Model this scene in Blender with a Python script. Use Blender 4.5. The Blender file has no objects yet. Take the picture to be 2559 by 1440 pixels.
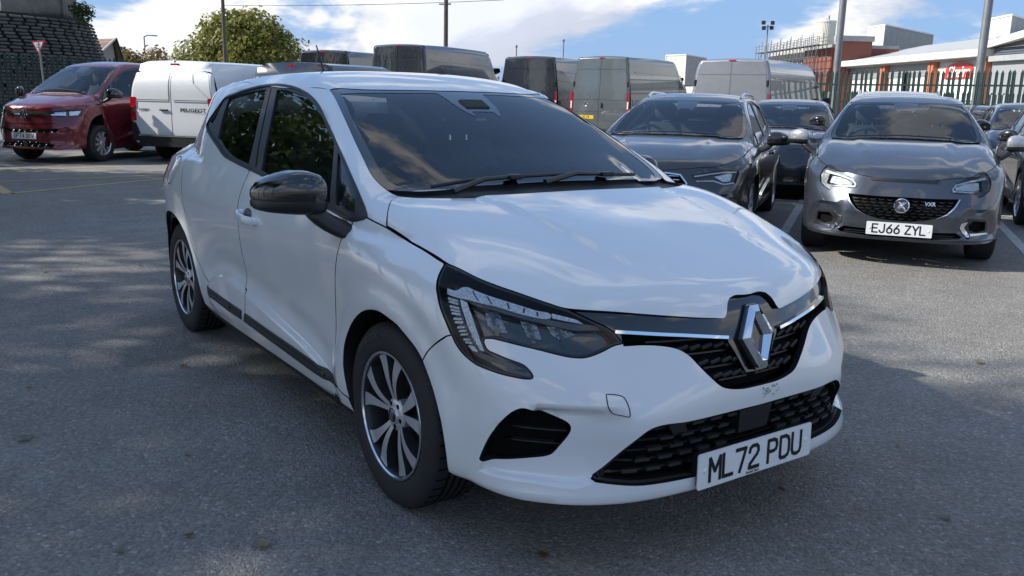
import bpy, math, random
import numpy as np
from mathutils import Vector, Matrix
from mathutils.geometry import delaunay_2d_cdt
scene = bpy.context.scene
rnd = random.Random(7)
# ------------------------------------------------------------------ camera
CAM = np.array([2.4633, -2.0738, 1.3362])
YAW, PITCH, ROLL = 2.5315, -0.2128, 0.0235
FPX = 2180.786 / 2559.0
fw = np.array([math.cos(PITCH)*math.cos(YAW), math.cos(PITCH)*math.sin(YAW), math.sin(PITCH)])
rt = np.cross(fw, [0, 0, 1]); rt /= np.linalg.norm(rt)
up = np.cross(rt, fw)
cr, sr = math.cos(ROLL), math.sin(ROLL)
rt, up = cr*rt + sr*up, -sr*rt + cr*up
cam_data = bpy.data.cameras.new('camera')
cam = bpy.data.objects.new('camera', cam_data)
scene.collection.objects.link(cam)
cam.matrix_world = Matrix(((rt[0], up[0], -fw[0], CAM[0]), (rt[1], up[1], -fw[1], CAM[1]), (rt[2], up[2], -fw[2], CAM[2]), (0, 0, 0, 1)))
cam_data.sensor_width = 36.0
cam_data.lens = 36.0 * FPX
cam_data.clip_start = 0.05
cam_data.clip_end = 3000
scene.camera = cam
# ------------------------------------------------------------------ exposure
scene.view_settings.view_transform = 'Standard'
scene.view_settings.look = 'None'
scene.view_settings.exposure = 1.15
scene.view_settings.gamma = 1.0
scene.view_settings.use_curve_mapping = False
scene.render.film_transparent = False
try:
    scene.cycles.max_bounces = 8
    scene.cycles.transparent_max_bounces = 16
    scene.cycles.glossy_bounces = 5
    scene.cycles.sample_clamp_indirect = 6
    scene.cycles.caustics_reflective = False
    scene.cycles.caustics_refractive = False
    scene.cycles.use_denoising = True
except Exception:
    pass
# ------------------------------------------------------------------ sun and sky
SUN_EL = math.radians(36)
SUN_H = np.array([-0.56, -0.83]); SUN_H /= np.linalg.norm(SUN_H)      # towards the sun, on the ground
SUN_DIR = Vector((SUN_H[0]*math.cos(SUN_EL), SUN_H[1]*math.cos(SUN_EL), math.sin(SUN_EL)))
sd = bpy.data.lights.new('sun', 'SUN'); sd.energy = 3.1; sd.angle = math.radians(0.8); sd.color = (1.0, 0.96, 0.90)
sun = bpy.data.objects.new('sun', sd); scene.collection.objects.link(sun)
sun.rotation_euler = SUN_DIR.to_track_quat('Z', 'Y').to_euler()
world = bpy.data.worlds.new('World'); scene.world = world; world.use_nodes = True
def build_world():
    nt = world.node_tree; N = nt.nodes; L = nt.links
    N.clear()
    out = N.new('ShaderNodeOutputWorld'); bg = N.new('ShaderNodeBackground')
    sky = N.new('ShaderNodeTexSky'); sky.sky_type = 'NISHITA'; sky.sun_disc = False
    sky.sun_elevation = SUN_EL
    sky.sun_rotation = math.atan2(SUN_DIR.x, SUN_DIR.y)
    sky.air_density = 1.0; sky.dust_density = 0.3; sky.ozone_density = 2.0
    tc = N.new('ShaderNodeTexCoord')
    sep = N.new('ShaderNodeSeparateXYZ'); L.new(tc.outputs['Generated'], sep.inputs[0])
    def mt(op, a, b=None, c=None, clamp=False):
        n = N.new('ShaderNodeMath'); n.operation = op; n.use_clamp = clamp
        for i, v in enumerate((a, b, c)):
            if v is None: continue
            if isinstance(v, (int, float)): n.inputs[i].default_value = v
            else: L.new(v, n.inputs[i])
        return n.outputs[0]
    def rng(v, a, b, c=0.0, d=1.0, smooth=True):
        n = N.new('ShaderNodeMapRange'); n.interpolation_type = 'SMOOTHSTEP' if smooth else 'LINEAR'; L.new(v, n.inputs[0])
        for i, q in enumerate((a, b, c, d)): n.inputs[i+1].default_value = q
        return n.outputs[0]
    z = sep.outputs[2]
    flat = mt('POWER', mt('MAXIMUM', mt('ADD', z, 0.02), 0.0), 0.62)
    cmb = N.new('ShaderNodeCombineXYZ'); L.new(sep.outputs[0], cmb.inputs[0]); L.new(sep.outputs[1], cmb.inputs[1]); L.new(mt('MULTIPLY', flat, 2.1), cmb.inputs[2])
    def field(dx=0.0, dy=0.0, dz=0.0):
        mp = N.new('ShaderNodeMapping'); L.new(cmb.outputs[0], mp.inputs[0]); mp.inputs['Location'].default_value = (CLOUD_LOC[0]+dx, CLOUD_LOC[1]+dy, CLOUD_LOC[2]+dz)
        n = N.new('ShaderNodeTexNoise'); n.inputs['Scale'].default_value = 2.3; n.inputs['Detail'].default_value = 11; n.inputs['Roughness'].default_value = 0.55; n.inputs['Distortion'].default_value = 0.25
        L.new(mp.outputs[0], n.inputs['Vector']); return n.outputs[0]
    n1 = field(); n2 = field(0.05*SUN_DIR.x, 0.05*SUN_DIR.y, 0.10)
    bias = mt('ADD', mt('ADD', mt('MULTIPLY', rng(z, 0.02, 0.20, 1.0, 0.0), 0.04), mt('MULTIPLY', rng(z, 0.25, 0.6, 0.0, 1.0), -0.05)), CLOUD_BIAS)
    dens = mt('ADD', n1, bias)
    cover = rng(dens, 0.505, 0.565)
    thick = rng(dens, 0.54, 0.70)
    lit = rng(mt('SUBTRACT', n1, n2), -0.06, 0.06)
    c1 = N.new('ShaderNodeMixRGB'); L.new(lit, c1.inputs[0]); c1.inputs[1].default_value = (2.5, 2.7, 3.15, 1); c1.inputs[2].default_value = (4.5, 4.45, 4.35, 1)
    c2 = N.new('ShaderNodeMixRGB'); L.new(mt('MULTIPLY', thick, 0.6), c2.inputs[0]); L.new(c1.outputs[0], c2.inputs[1]); c2.inputs[2].default_value = (2.9, 3.2, 3.9, 1)
    tint = N.new('ShaderNodeMixRGB'); tint.blend_type = 'MULTIPLY'; tint.inputs[0].default_value = 1; L.new(sky.outputs[0], tint.inputs[1]); tint.inputs[2].default_value = (0.66, 0.72, 0.78, 1)
    pale = N.new('ShaderNodeMixRGB'); L.new(rng(z, 0.0, 0.5, 0.88, 0.60), pale.inputs[0]); L.new(tint.outputs[0], pale.inputs[1]); pale.inputs[2].default_value = (1.02, 1.72, 3.05, 1)
    mix = N.new('ShaderNodeMixRGB'); L.new(cover, mix.inputs[0]); L.new(pale.outputs[0], mix.inputs[1]); L.new(c2.outputs[0], mix.inputs[2])
    L.new(mix.outputs[0], bg.inputs[0]); bg.inputs[1].default_value = SKY_STRENGTH
    L.new(bg.outputs[0], out.inputs[0])
CLOUD_BIAS = 0.025
SKY_STRENGTH = 0.118
CLOUD_LOC = (8.8, 12.7, 4.6)
build_world()
# ------------------------------------------------------------------ materials
MATS = {}
def mat(name, col, rough=0.5, metal=0.0, coat=0.0, spec=0.5, bump=0.0, bscale=60.0, var=0.06, vscale=7.0, emit=None, estr=0.0, coat_rough=0.012, dirt=0.0, dirtcol=(0.12, 0.11, 0.09), objvar=False, coat_ior=1.5):
    m = bpy.data.materials.new(name); m.use_nodes = True
    nt = m.node_tree; N = nt.nodes; L = nt.links
    b = N['Principled BSDF']
    tc = N.new('ShaderNodeTexCoord'); nz = N.new('ShaderNodeTexNoise'); nz.inputs['Scale'].default_value = vscale; nz.inputs['Detail'].default_value = 5
    L.new(tc.outputs['Object'], nz.inputs['Vector'])
    rp = N.new('ShaderNodeMapRange'); L.new(nz.outputs[0], rp.inputs[0]); rp.inputs[1].default_value = 0.25; rp.inputs[2].default_value = 0.75
    rp.inputs[3].default_value = 1 - var; rp.inputs[4].default_value = 1 + var
    mul = N.new('ShaderNodeVectorMath'); mul.operation = 'SCALE'; mul.inputs[0].default_value = col[:3]; L.new(rp.outputs[0], mul.inputs['Scale'])
    last = mul.outputs[0]
    if objvar:
        oi = N.new('ShaderNodeObjectInfo'); r2 = N.new('ShaderNodeMapRange'); L.new(oi.outputs['Random'], r2.inputs[0]); r2.inputs[3].default_value = 0.72; r2.inputs[4].default_value = 1.25
        m2 = N.new('ShaderNodeVectorMath'); m2.operation = 'SCALE'; L.new(last, m2.inputs[0]); L.new(r2.outputs[0], m2.inputs['Scale']); last = m2.outputs[0]
    if dirt:
        n2 = N.new('ShaderNodeTexNoise'); n2.inputs['Scale'].default_value = 3.3; n2.inputs['Detail'].default_value = 9; n2.inputs['Roughness'].default_value = 0.7; L.new(tc.outputs['Object'], n2.inputs['Vector'])
        r3 = N.new('ShaderNodeMapRange'); L.new(n2.outputs[0], r3.inputs[0]); r3.inputs[1].default_value = 0.45; r3.inputs[2].default_value = 0.8; r3.inputs[4].default_value = dirt
        mx = N.new('ShaderNodeMixRGB'); L.new(r3.outputs[0], mx.inputs[0]); L.new(last, mx.inputs[1]); mx.inputs[2].default_value = (*dirtcol, 1); last = mx.outputs[0]
    L.new(last, b.inputs['Base Color'])
    rr = N.new('ShaderNodeMapRange'); L.new(nz.outputs[0], rr.inputs[0]); rr.inputs[3].default_value = max(0, rough*0.88); rr.inputs[4].default_value = min(1, rough*1.12); L.new(rr.outputs[0], b.inputs['Roughness'])
    b.inputs['Metallic'].default_value = metal
    b.inputs['Coat Weight'].default_value = coat; b.inputs['Coat Roughness'].default_value = coat_rough
    b.inputs['Specular IOR Level'].default_value = spec; b.inputs['Coat IOR'].default_value = coat_ior
    if bump:
        bn = N.new('ShaderNodeTexNoise'); bn.inputs['Scale'].default_value = bscale; bn.inputs['Detail'].default_value = 4; L.new(tc.outputs['Object'], bn.inputs['Vector'])
        bp = N.new('ShaderNodeBump'); bp.inputs['Strength'].default_value = bump; bp.inputs['Distance'].default_value = 0.01; L.new(bn.outputs[0], bp.inputs['Height']); L.new(bp.outputs[0], b.inputs['Normal'])
    if emit:
        b.inputs['Emission Color'].default_value = (*emit, 1); b.inputs['Emission Strength'].default_value = estr
    MATS[name] = m
    return m
def glassmat(name, tint, ior=1.5, refl=1.0, rough=0.0):
    m = bpy.data.materials.new(name); m.use_nodes = True
    nt = m.node_tree; N = nt.nodes; L = nt.links; N.clear()
    out = N.new('ShaderNodeOutputMaterial'); tr = N.new('ShaderNodeBsdfTransparent'); gl = N.new('ShaderNodeBsdfGlossy'); fr = N.new('ShaderNodeFresnel'); mx = N.new('ShaderNodeMixShader')
    nz = N.new('ShaderNodeTexNoise'); nz.inputs['Scale'].default_value = 2.0
    tc = N.new('ShaderNodeTexCoord'); L.new(tc.outputs['Object'], nz.inputs['Vector'])
    cr_ = N.new('ShaderNodeMixRGB'); L.new(nz.outputs[0], cr_.inputs[0]); cr_.inputs[1].default_value = (*[t*0.97 for t in tint], 1); cr_.inputs[2].default_value = (*tint, 1)
    L.new(cr_.outputs[0], tr.inputs[0])
    gl.inputs['Roughness'].default_value = rough; gl.inputs[0].default_value = (refl, refl, refl, 1)
    fr.inputs[0].default_value = ior
    ml = N.new('ShaderNodeMath'); ml.operation = 'MULTIPLY'; ml.inputs[1].default_value = 1.1; ml.use_clamp = True
    L.new(fr.outputs[0], ml.inputs[0]); L.new(ml.outputs[0], mx.inputs[0]); L.new(tr.outputs[0], mx.inputs[1]); L.new(gl.outputs[0], mx.inputs[2]); L.new(mx.outputs[0], out.inputs[0])
    MATS[name] = m
    return m
mat('white_paint', (0.74, 0.755, 0.755), 0.35, coat=1.0, var=0.012, spec=0.4, coat_ior=1.7)
mat('gloss_black', (0.006, 0.006, 0.007), 0.12, coat=1.0, var=0.02)
mat('satin_black', (0.012, 0.012, 0.013), 0.42, var=0.05)
mat('black_plastic', (0.02, 0.021, 0.022), 0.55, bump=0.15, bscale=500, var=0.08)
mat('trim_black', (0.025, 0.026, 0.028), 0.4, var=0.05)
mat('seam_dark', (0.012, 0.012, 0.012), 0.8, spec=0.2)
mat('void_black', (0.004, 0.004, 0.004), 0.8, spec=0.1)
mat('interior_dark', (0.018, 0.019, 0.021), 0.75, var=0.15, bump=0.1, bscale=300)
mat('fabric_dark', (0.03, 0.032, 0.036), 0.9, var=0.2, vscale=40)
mat('headlining', (0.45, 0.45, 0.43), 0.9)
mat('chrome', (0.85, 0.86, 0.88), 0.05, metal=1.0, var=0.01)
mat('satin_chrome', (0.7, 0.71, 0.73), 0.22, metal=1.0, var=0.02)
mat('lamp_chrome', (0.9, 0.92, 0.95), 0.08, metal=1.0, bump=0.5, bscale=220, var=0.05)
mat('lamp_white', (0.82, 0.85, 0.88), 0.15, coat=1.0, var=0.35, vscale=120, bump=0.4, bscale=200)
mat('lamp_grey', (0.10, 0.105, 0.11), 0.25, metal=0.6, bump=0.4, bscale=160, var=0.3, vscale=30)
mat('rubber', (0.016, 0.016, 0.017), 0.72, bump=0.12, bscale=180, var=0.2, dirt=0.25, dirtcol=(0.05, 0.047, 0.043))
mat('alloy', (0.58, 0.58, 0.59), 0.32, metal=0.55, var=0.05, dirt=0.12)
mat('alloy_bright', (0.72, 0.73, 0.75), 0.2, metal=1.0, var=0.03)
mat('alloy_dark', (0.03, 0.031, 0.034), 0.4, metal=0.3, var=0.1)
mat('disc_steel', (0.25, 0.24, 0.23), 0.45, metal=0.9, var=0.2)
mat('plate_white', (0.78, 0.79, 0.78), 0.35, var=0.03, dirt=0.10)
mat('plate_yellow', (0.75, 0.50, 0.04), 0.35, var=0.03)
mat('plate_ink', (0.008, 0.008, 0.009), 0.4)
mat('red_lens', (0.42, 0.008, 0.012), 0.12, coat=1.0, bump=0.25, bscale=90, var=0.15)
glassmat('windscreen_glass', (0.80, 0.89, 0.91))
glassmat('side_glass', (0.72, 0.78, 0.78))
glassmat('lens_glass', (0.94, 0.96, 0.98), ior=1.4, refl=0.55)
mat('lamp_dark_chrome', (0.22, 0.23, 0.25), 0.12, metal=1.0, bump=0.6, bscale=90, var=0.2, vscale=40)
glassmat('dark_glass', (0.10, 0.11, 0.12))
glassmat('van_glass', (0.45, 0.5, 0.5))
# ------------------------------------------------------------------ object helpers
COL = scene.collection
def link(o, parent=None):
    COL.objects.link(o)
    if parent is not None: o.parent = parent
    return o
def tag(o, label=None, cat=None, group=None, kind=None):
    if label: o['label'] = label
    if cat: o['category'] = cat
    if group: o['group'] = group
    if kind: o['kind'] = kind
    return o
def empty(name, label=None, cat=None, loc=(0, 0, 0), rz=0.0, group=None):
    o = bpy.data.objects.new(name, None); o.empty_display_size = 0.2
    COL.objects.link(o); o.location = loc; o.rotation_euler = (0, 0, rz)
    return tag(o, label, cat, group)
def M(name):
    return MATS[name] if isinstance(name, str) else name
def mesh(name, V, F, m, parent=None, smooth=True, normals=None, angle=None):
    me = bpy.data.meshes.new(name)
    me.from_pydata([tuple(map(float, v)) for v in V], [], [tuple(f) for f in F])
    if isinstance(m, (list, tuple)):
        for q in m: me.materials.append(M(q))
    else: me.materials.append(M(m))
    if smooth:
        me.polygons.foreach_set('use_smooth', [True]*len(me.polygons))
        if angle is not None:
            try: me.set_sharp_from_angle(angle=math.radians(angle))
            except Exception: pass
    if normals is not None:
        me.normals_split_custom_set([tuple(n) for n in normals])
    me.update()
    return link(bpy.data.objects.new(name, me), parent)
class MB:
    """collects shapes into one mesh"""
    def __init__(s): s.v = []; s.f = []
    def add(s, V, F):
        o = len(s.v); s.v += [tuple(map(float, p)) for p in V]; s.f += [tuple(i + o for i in q) for q in F]; return s
    def box(s, c, d, rot=None, bev=0.0):
        x, y, z = d[0]/2, d[1]/2, d[2]/2
        if bev:
            b = min(bev, x*.9, y*.9, z*.9)
            V = []; F = []
            for (sx, sy, sz) in [(a, b_, c_) for a in (-1, 1) for b_ in (-1, 1) for c_ in (-1, 1)]:
                V += [(sx*x, sy*(y-b), sz*(z-b)), (sx*(x-b), sy*y, sz*(z-b)), (sx*(x-b), sy*(y-b), sz*z)]
            idx = lambda a, b_, c_: ((a > 0)*4 + (b_ > 0)*2 + (c_ > 0))*3
            for a in (-1, 1):
                q = [idx(a, -1, -1), idx(a, 1, -1), idx(a, 1, 1), idx(a, -1, 1)]; F.append(q if a > 0 else q[::-1])
                q = [idx(-1, a, -1)+1, idx(-1, a, 1)+1, idx(1, a, 1)+1, idx(1, a, -1)+1]; F.append(q if a > 0 else q[::-1])
                q = [idx(-1, -1, a)+2, idx(1, -1, a)+2, idx(1, 1, a)+2, idx(-1, 1, a)+2]; F.append(q if a > 0 else q[::-1])
            for a in (-1, 1):
                for b_ in (-1, 1):
                    F.append([idx(a, b_, -1), idx(a, b_, 1), idx(a, b_, 1)+1, idx(a, b_, -1)+1])
                    F.append([idx(a, -1, b_), idx(a, 1, b_), idx(a, 1, b_)+2, idx(a, -1, b_)+2])
                    F.append([idx(-1, a, b_)+1, idx(1, a, b_)+1, idx(1, a, b_)+2, idx(-1, a, b_)+2])
                    for c_ in (-1, 1):
                        i = idx(a, b_, c_); F.append([i, i+1, i+2])
        else:
            V = [(-x, -y, -z), (x, -y, -z), (x, y, -z), (-x, y, -z), (-x, -y, z), (x, -y, z), (x, y, z), (-x, y, z)]
            F = [(0, 3, 2, 1), (4, 5, 6, 7), (0, 1, 5, 4), (1, 2, 6, 5), (2, 3, 7, 6), (3, 0, 4, 7)]
        R = rot if rot is not None else Matrix.Identity(3)
        return s.add([tuple(R @ Vector(p) + Vector(c)) for p in V], F)
    def tube(s, pts, r, n=8, cap=True):
        pts = [Vector(p) for p in pts]; rs = r if isinstance(r, (list, tuple)) else [r]*len(pts)
        V = []; F = []
        t0 = (pts[1]-pts[0]).normalized(); a = t0.orthogonal().normalized()
        for i, p in enumerate(pts):
            t = (pts[min(i+1, len(pts)-1)]-pts[max(i-1, 0)]).normalized()
            a = (a - t*a.dot(t)).normalized(); b = t.cross(a)
            for k in range(n):
                th = 2*math.pi*k/n; V.append(p + (a*math.cos(th)+b*math.sin(th))*rs[i])
        for i in range(len(pts)-1):
            for k in range(n):
                F.append((i*n+k, i*n+(k+1) % n, (i+1)*n+(k+1) % n, (i+1)*n+k))
        if cap:
            F.append(tuple(range(n))[::-1]); F.append(tuple((len(pts)-1)*n+k for k in range(n)))
        return s.add(V, F)
    def lathe(s, prof, n=32, axis='z', c=(0, 0, 0)):
        """prof: (radius, height) list; axis of turning"""
        V = []; F = []
        for i in range(n):
            th = 2*math.pi*i/n
            for r, h in prof:
                p = (r*math.cos(th), r*math.sin(th), h)
                if axis == 'y': p = (p[0], p[2], p[1])
                if axis == 'x': p = (p[2], p[0], p[1])
                V.append((p[0]+c[0], p[1]+c[1], p[2]+c[2]))
        m_ = len(prof)
        for i in range(n):
            for j in range(m_-1):
                F.append((i*m_+j, ((i+1) % n)*m_+j, ((i+1) % n)*m_+j+1, i*m_+j+1))
        return s.add(V, F)
    def prism(s, poly, z0, z1, mapf=lambda u, v, w: (u, v, w)):
        """extrude a 2D polygon between w=z0 and z1 through a mapping"""
        n = len(poly)
        V = [mapf(u, v, z0) for u, v in poly] + [mapf(u, v, z1) for u, v in poly]
        F = [tuple(range(n))[::-1], tuple(range(n, 2*n))] + [(i, (i+1) % n, n+(i+1) % n, n+i) for i in range(n)]
        return s.add(V, F)
    def build(s, name, m, parent=None, smooth=False, angle=35):
        return mesh(name, s.v, s.f, m, parent, smooth, angle=angle if smooth else None)
def copy_tree(o, parent=None):
    c = o.copy(); COL.objects.link(c)
    if parent is not None: c.parent = parent
    for ch in list(o.children):
        if ch.name in COL.objects: copy_tree(ch, c)
    return c
def fix_normals(o):
    import bmesh
    bm = bmesh.new(); bm.from_mesh(o.data); bmesh.ops.recalc_face_normals(bm, faces=bm.faces); bm.to_mesh(o.data); bm.free(); return o
def pixel_ray(u, v):
    d = fw + rt*((u-1279.5)/2180.786) + up*(-(v-720)/2180.786); return d/np.linalg.norm(d)
def at(u, v, z=0.0):
    """the place on the level z seen at a point of the photograph"""
    d = pixel_ray(u, v); t = (z-CAM[2])/d[2]; return CAM + t*d
def at_d(u, v, dist):
    d = pixel_ray(u, v); f_ = fw/np.linalg.norm(fw[:2]); t = dist/(d[0]*f_[0]+d[1]*f_[1]); return CAM + t*d
class CS:
    """natural cubic spline, vector evaluation, linear outside"""
    def __init__(s,xs,ys):
        xs=np.array(xs,float); ys=np.array(ys,float)
        if xs[0]>xs[-1]: xs=xs[::-1]; ys=ys[::-1]
        n=len(xs); h=np.diff(xs); A=np.eye(n); b=np.zeros((n,)+ys.shape[1:])
        for i in range(1,n-1):
            A[i,i-1]=h[i-1];A[i,i]=2*(h[i-1]+h[i]);A[i,i+1]=h[i]
            b[i]=6*((ys[i+1]-ys[i])/h[i]-(ys[i]-ys[i-1])/h[i-1])
        s.m=np.linalg.solve(A,b); s.x=xs; s.y=ys; s.h=h
    def __call__(s,t):
        t=np.asarray(t,float); tc=np.clip(t,s.x[0],s.x[-1])
        i=np.clip(np.searchsorted(s.x,tc)-1,0,len(s.h)-1)
        h=s.h[i];a=(s.x[i+1]-tc)/h;b=1-a
        r=a*s.y[i]+b*s.y[i+1]+((a**3-a)*s.m[i]+(b**3-b)*s.m[i+1])*h*h/6
        sl0=(s.y[1]-s.y[0])/s.h[0]-s.h[0]*(2*s.m[0]+s.m[1])/6
        sl1=(s.y[-1]-s.y[-2])/s.h[-1]+s.h[-1]*(2*s.m[-1]+s.m[-2])/6
        return r+np.where(t<s.x[0],(t-s.x[0])*sl0,0)+np.where(t>s.x[-1],(t-s.x[-1])*sl1,0)
class CS2:
    """bicubic table: T[i][j] at (u_i, v_j)"""
    def __init__(s,us,vs,T):
        s.us=np.array(us,float); s.rows=CS(vs,np.array(T,float).T)  # spline over v, values vector over u
        s.vs=np.array(vs,float)
        n=len(us);h=np.diff(s.us);A=np.eye(n);B=np.zeros((n,n))
        for i in range(1,n-1):
            A[i,i-1]=h[i-1];A[i,i]=2*(h[i-1]+h[i]);A[i,i+1]=h[i]
            B[i,i-1]+=6/h[i-1];B[i,i]-=6/h[i-1]+6/h[i];B[i,i+1]+=6/h[i]
        s.Mm=np.linalg.solve(A,B); s.h=h
    def _rows(s,v):
        R=s.rows; t=np.clip(v,R.x[0],R.x[-1]); i=np.clip(np.searchsorted(R.x,t)-1,0,len(R.h)-1)
        h=R.h[i][:,None];a=((R.x[i+1]-t)[:,None])/h;b=1-a
        return a*R.y[i]+b*R.y[i+1]+((a**3-a)*R.m[i]+(b**3-b)*R.m[i+1])*h*h/6
    def __call__(s,u,v):
        u,v=np.broadcast_arrays(np.asarray(u,float),np.asarray(v,float)); sh=u.shape;u=u.ravel();v=v.ravel()
        Y=s._rows(v); m=Y@s.Mm.T
        t=np.clip(u,s.us[0],s.us[-1]); i=np.clip(np.searchsorted(s.us,t)-1,0,len(s.h)-1); k=np.arange(len(u))
        h=s.h[i];a=(s.us[i+1]-t)/h;b=1-a
        r=a*Y[k,i]+b*Y[k,i+1]+((a**3-a)*m[k,i]+(b**3-b)*m[k,i+1])*h*h/6
        return r.reshape(sh)
def smax(a,b,k):
    h=np.clip(.5+.5*(a-b)/k,0,1); return b*(1-h)+a*h+k*h*(1-h)
def smin(a,b,k): return -smax(-a,-b,k)
def sstep(a,b,x):
    t=np.clip((x-a)/(b-a),0,1); return t*t*(3-2*t)

# ---------------- Clio
W=CS([.85,.5,.25,0,-.3,-.6,-1,-1.4,-1.8,-2.2,-2.583,-2.9,-3.1,-3.25],[.78,.845,.865,.872,.872,.872,.873,.876,.881,.885,.876,.832,.765,.68])
Pz=CS([.13,.2,.26,.32,.38,.48,.58,.68,.76,.82,.88,.94,1.0],[-.090,-.062,-.044,-.032,-.028,-.030,-.024,-.010,-.001,-.004,-.022,-.05,-.085])
# greenhouse half width at (z), scaled by Wg(x)
Gz=CS([.85,.95,1.02,1.1,1.2,1.3,1.37,1.45],[.855,.83,.805,.772,.728,.684,.648,.602])
Gx=CS([.2,-.3,-.6,-1,-1.4,-1.8,-2.2,-2.6,-2.9,-3.15],[-.075,-.03,-.012,0,.003,0,-.018,-.078,-.16,-.25])
Zbel=CS([.2,-.3,-.6,-1,-1.4,-1.8,-2.2,-2.583,-2.9,-3.2],[.90,.915,.925,.94,.955,.975,1.01,1.05,1.07,1.08])
# front plan curves
yk=[0,.12,.25,.38,.48,.58,.68,.76,.83,.90]
Xf=CS2([.14,.20,.26,.36,.44,.50,.58,.66,.74,.82],yk,[
 [.790,.789,.782,.768,.745,.705,.640,.560,.450,.300],
 [.826,.825,.818,.803,.779,.738,.670,.585,.470,.310],
 [.826,.825,.819,.806,.781,.734,.658,.568,.455,.305],
 [.822,.821,.817,.804,.774,.722,.644,.555,.445,.298],
 [.830,.829,.825,.812,.781,.726,.645,.556,.443,.296],
 [.828,.826,.820,.803,.770,.714,.633,.545,.434,.288],
 [.812,.808,.797,.773,.735,.679,.603,.521,.415,.275],
 [.795,.790,.773,.740,.698,.638,.562,.484,.385,.252],
 [.772,.766,.745,.710,.667,.610,.535,.458,.355,.215],
 [.745,.738,.716,.680,.637,.580,.505,.428,.325,.185]])
Zb=CS2([-3.3,-2,-1,-.6,-.3,-.1,.1,.3,.5,.65,.78],[0,.2,.4,.55,.68,.78,.88],[
 [1.0,1.0,.99,.98,.96,.92,.86],
 [1.0,1.0,.99,.98,.96,.92,.86],
 [1.0,1.0,.99,.98,.96,.92,.86],
 [1.03,1.03,1.02,1.01,.985,.945,.88],
 [1.03,1.028,1.022,1.014,1.000,.965,.88],
 [1.005,1.003,.999,.995,.985,.952,.865],
 [.972,.970,.965,.958,.940,.903,.82],
 [.932,.930,.921,.904,.870,.830,.75],
 [.880,.878,.863,.828,.778,.735,.65],
 [.830,.827,.808,.768,.715,.670,.59],
 [.780,.777,.758,.715,.662,.620,.54]])
# windshield: z along x at centre, drop with y
Zw0=CS([.3,.1,-.1,-.3,-.5,-.7,-.9,-1.1,-1.3],[.74,.855,.965,1.070,1.168,1.260,1.345,1.425,1.50])
def Zwf(x,y): return Zw0(x+ .30*y*y)-.0
Zr0=CS([-.5,-.8,-1.0,-1.2,-1.5,-1.8,-2.1,-2.4,-2.7,-2.95,-3.1],[1.335,1.393,1.422,1.441,1.455,1.457,1.449,1.43,1.395,1.35,1.31])
def Zrf(x,y): return Zr0(x)-.06*y*y-.20*y**4
Crz=CS([-2.1,-1.965,-1.893,-1.779,-1.67,-1.568,-1.415,-1.219,-1.035,-.864,-.704,-.577,-.477,-.3],[.36,.392,.429,.468,.484,.485,.471,.452,.43,.409,.388,.363,.337,.30])
Xr=CS([.15,.3,.45,.6,.8,.92,1.02,1.1,1.2,1.35,1.45],[-3.12,-3.20,-3.24,-3.22,-3.19,-3.13,-3.02,-2.90,-2.83,-2.82,-2.80])
def Yside(x,z):
    low=W(x)+Pz(z)
    # wheel flares
    for wx in (0,-2.583):
        r=np.hypot(x-wx,(z-.305)); low=low+.019*sstep(.46,.37,r)
    # lower door blade: the skin steps out below a long falling crease
    dz=Crz(x)-z
    low=low+.016*sstep(-.004,.022,dz)*sstep(-2.02,-1.9,x)*sstep(-.40,-.52,x)*sstep(.24,.30,z)
    low=low-.009*np.exp(-((dz+.055)/.05)**2)*sstep(-2.05,-1.8,x)*sstep(-.36,-.55,x)
    up=Gz(z)+Gx(x)
    up=up+1.2*np.maximum(0,Zbel(x)-.015-z)
    return smin(low,up,.012)
Bcy=CS([-.3,-.06,.10,.224,.348,.45,.6],[.455,.425,.395,.374,.350,.328,.295])
def Ztop(x,y):
    y=np.abs(y)
    dome=.011*sstep(.016,-.012,y-Bcy(x))*sstep(.62,.30,x)*sstep(-.5,-.2,x)
    return dome*(x>-.45)+ smax(Zb(x,y),smin(Zwf(x,y),Zrf(x,y),.09),.01)
Zbot=CS([.9,.7,.5,.3,0,-2,-2.5,-3.2],[.210,.215,.227,.232,.222,.214,.24,.27])
class Fast:
    """1D spline sampled finely for quick look-up"""
    def __init__(s,sp,a,b,n=6000): s.x=np.linspace(a,b,n); s.y=sp(s.x)
    def __call__(s,t): return np.interp(t,s.x,s.y)
W=Fast(W,-3.6,1.2); Pz=Fast(Pz,0,2); Gz=Fast(Gz,0,2); Gx=Fast(Gx,-3.6,1.2); Zbel=Fast(Zbel,-3.6,1.2); Crz=Fast(Crz,-3.6,1.2); Zr0=Fast(Zr0,-3.6,1.2); Zw0=Fast(Zw0,-3.6,1.6); Xr=Fast(Xr,0,2); Zbot=Fast(Zbot,-3.6,1.2); Bcy=Fast(Bcy,-3.6,1.2)
def masked(m,fn,n,fill):
    r=np.full(n,fill)
    if m.any(): r[m]=fn(m)
    return r
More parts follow.
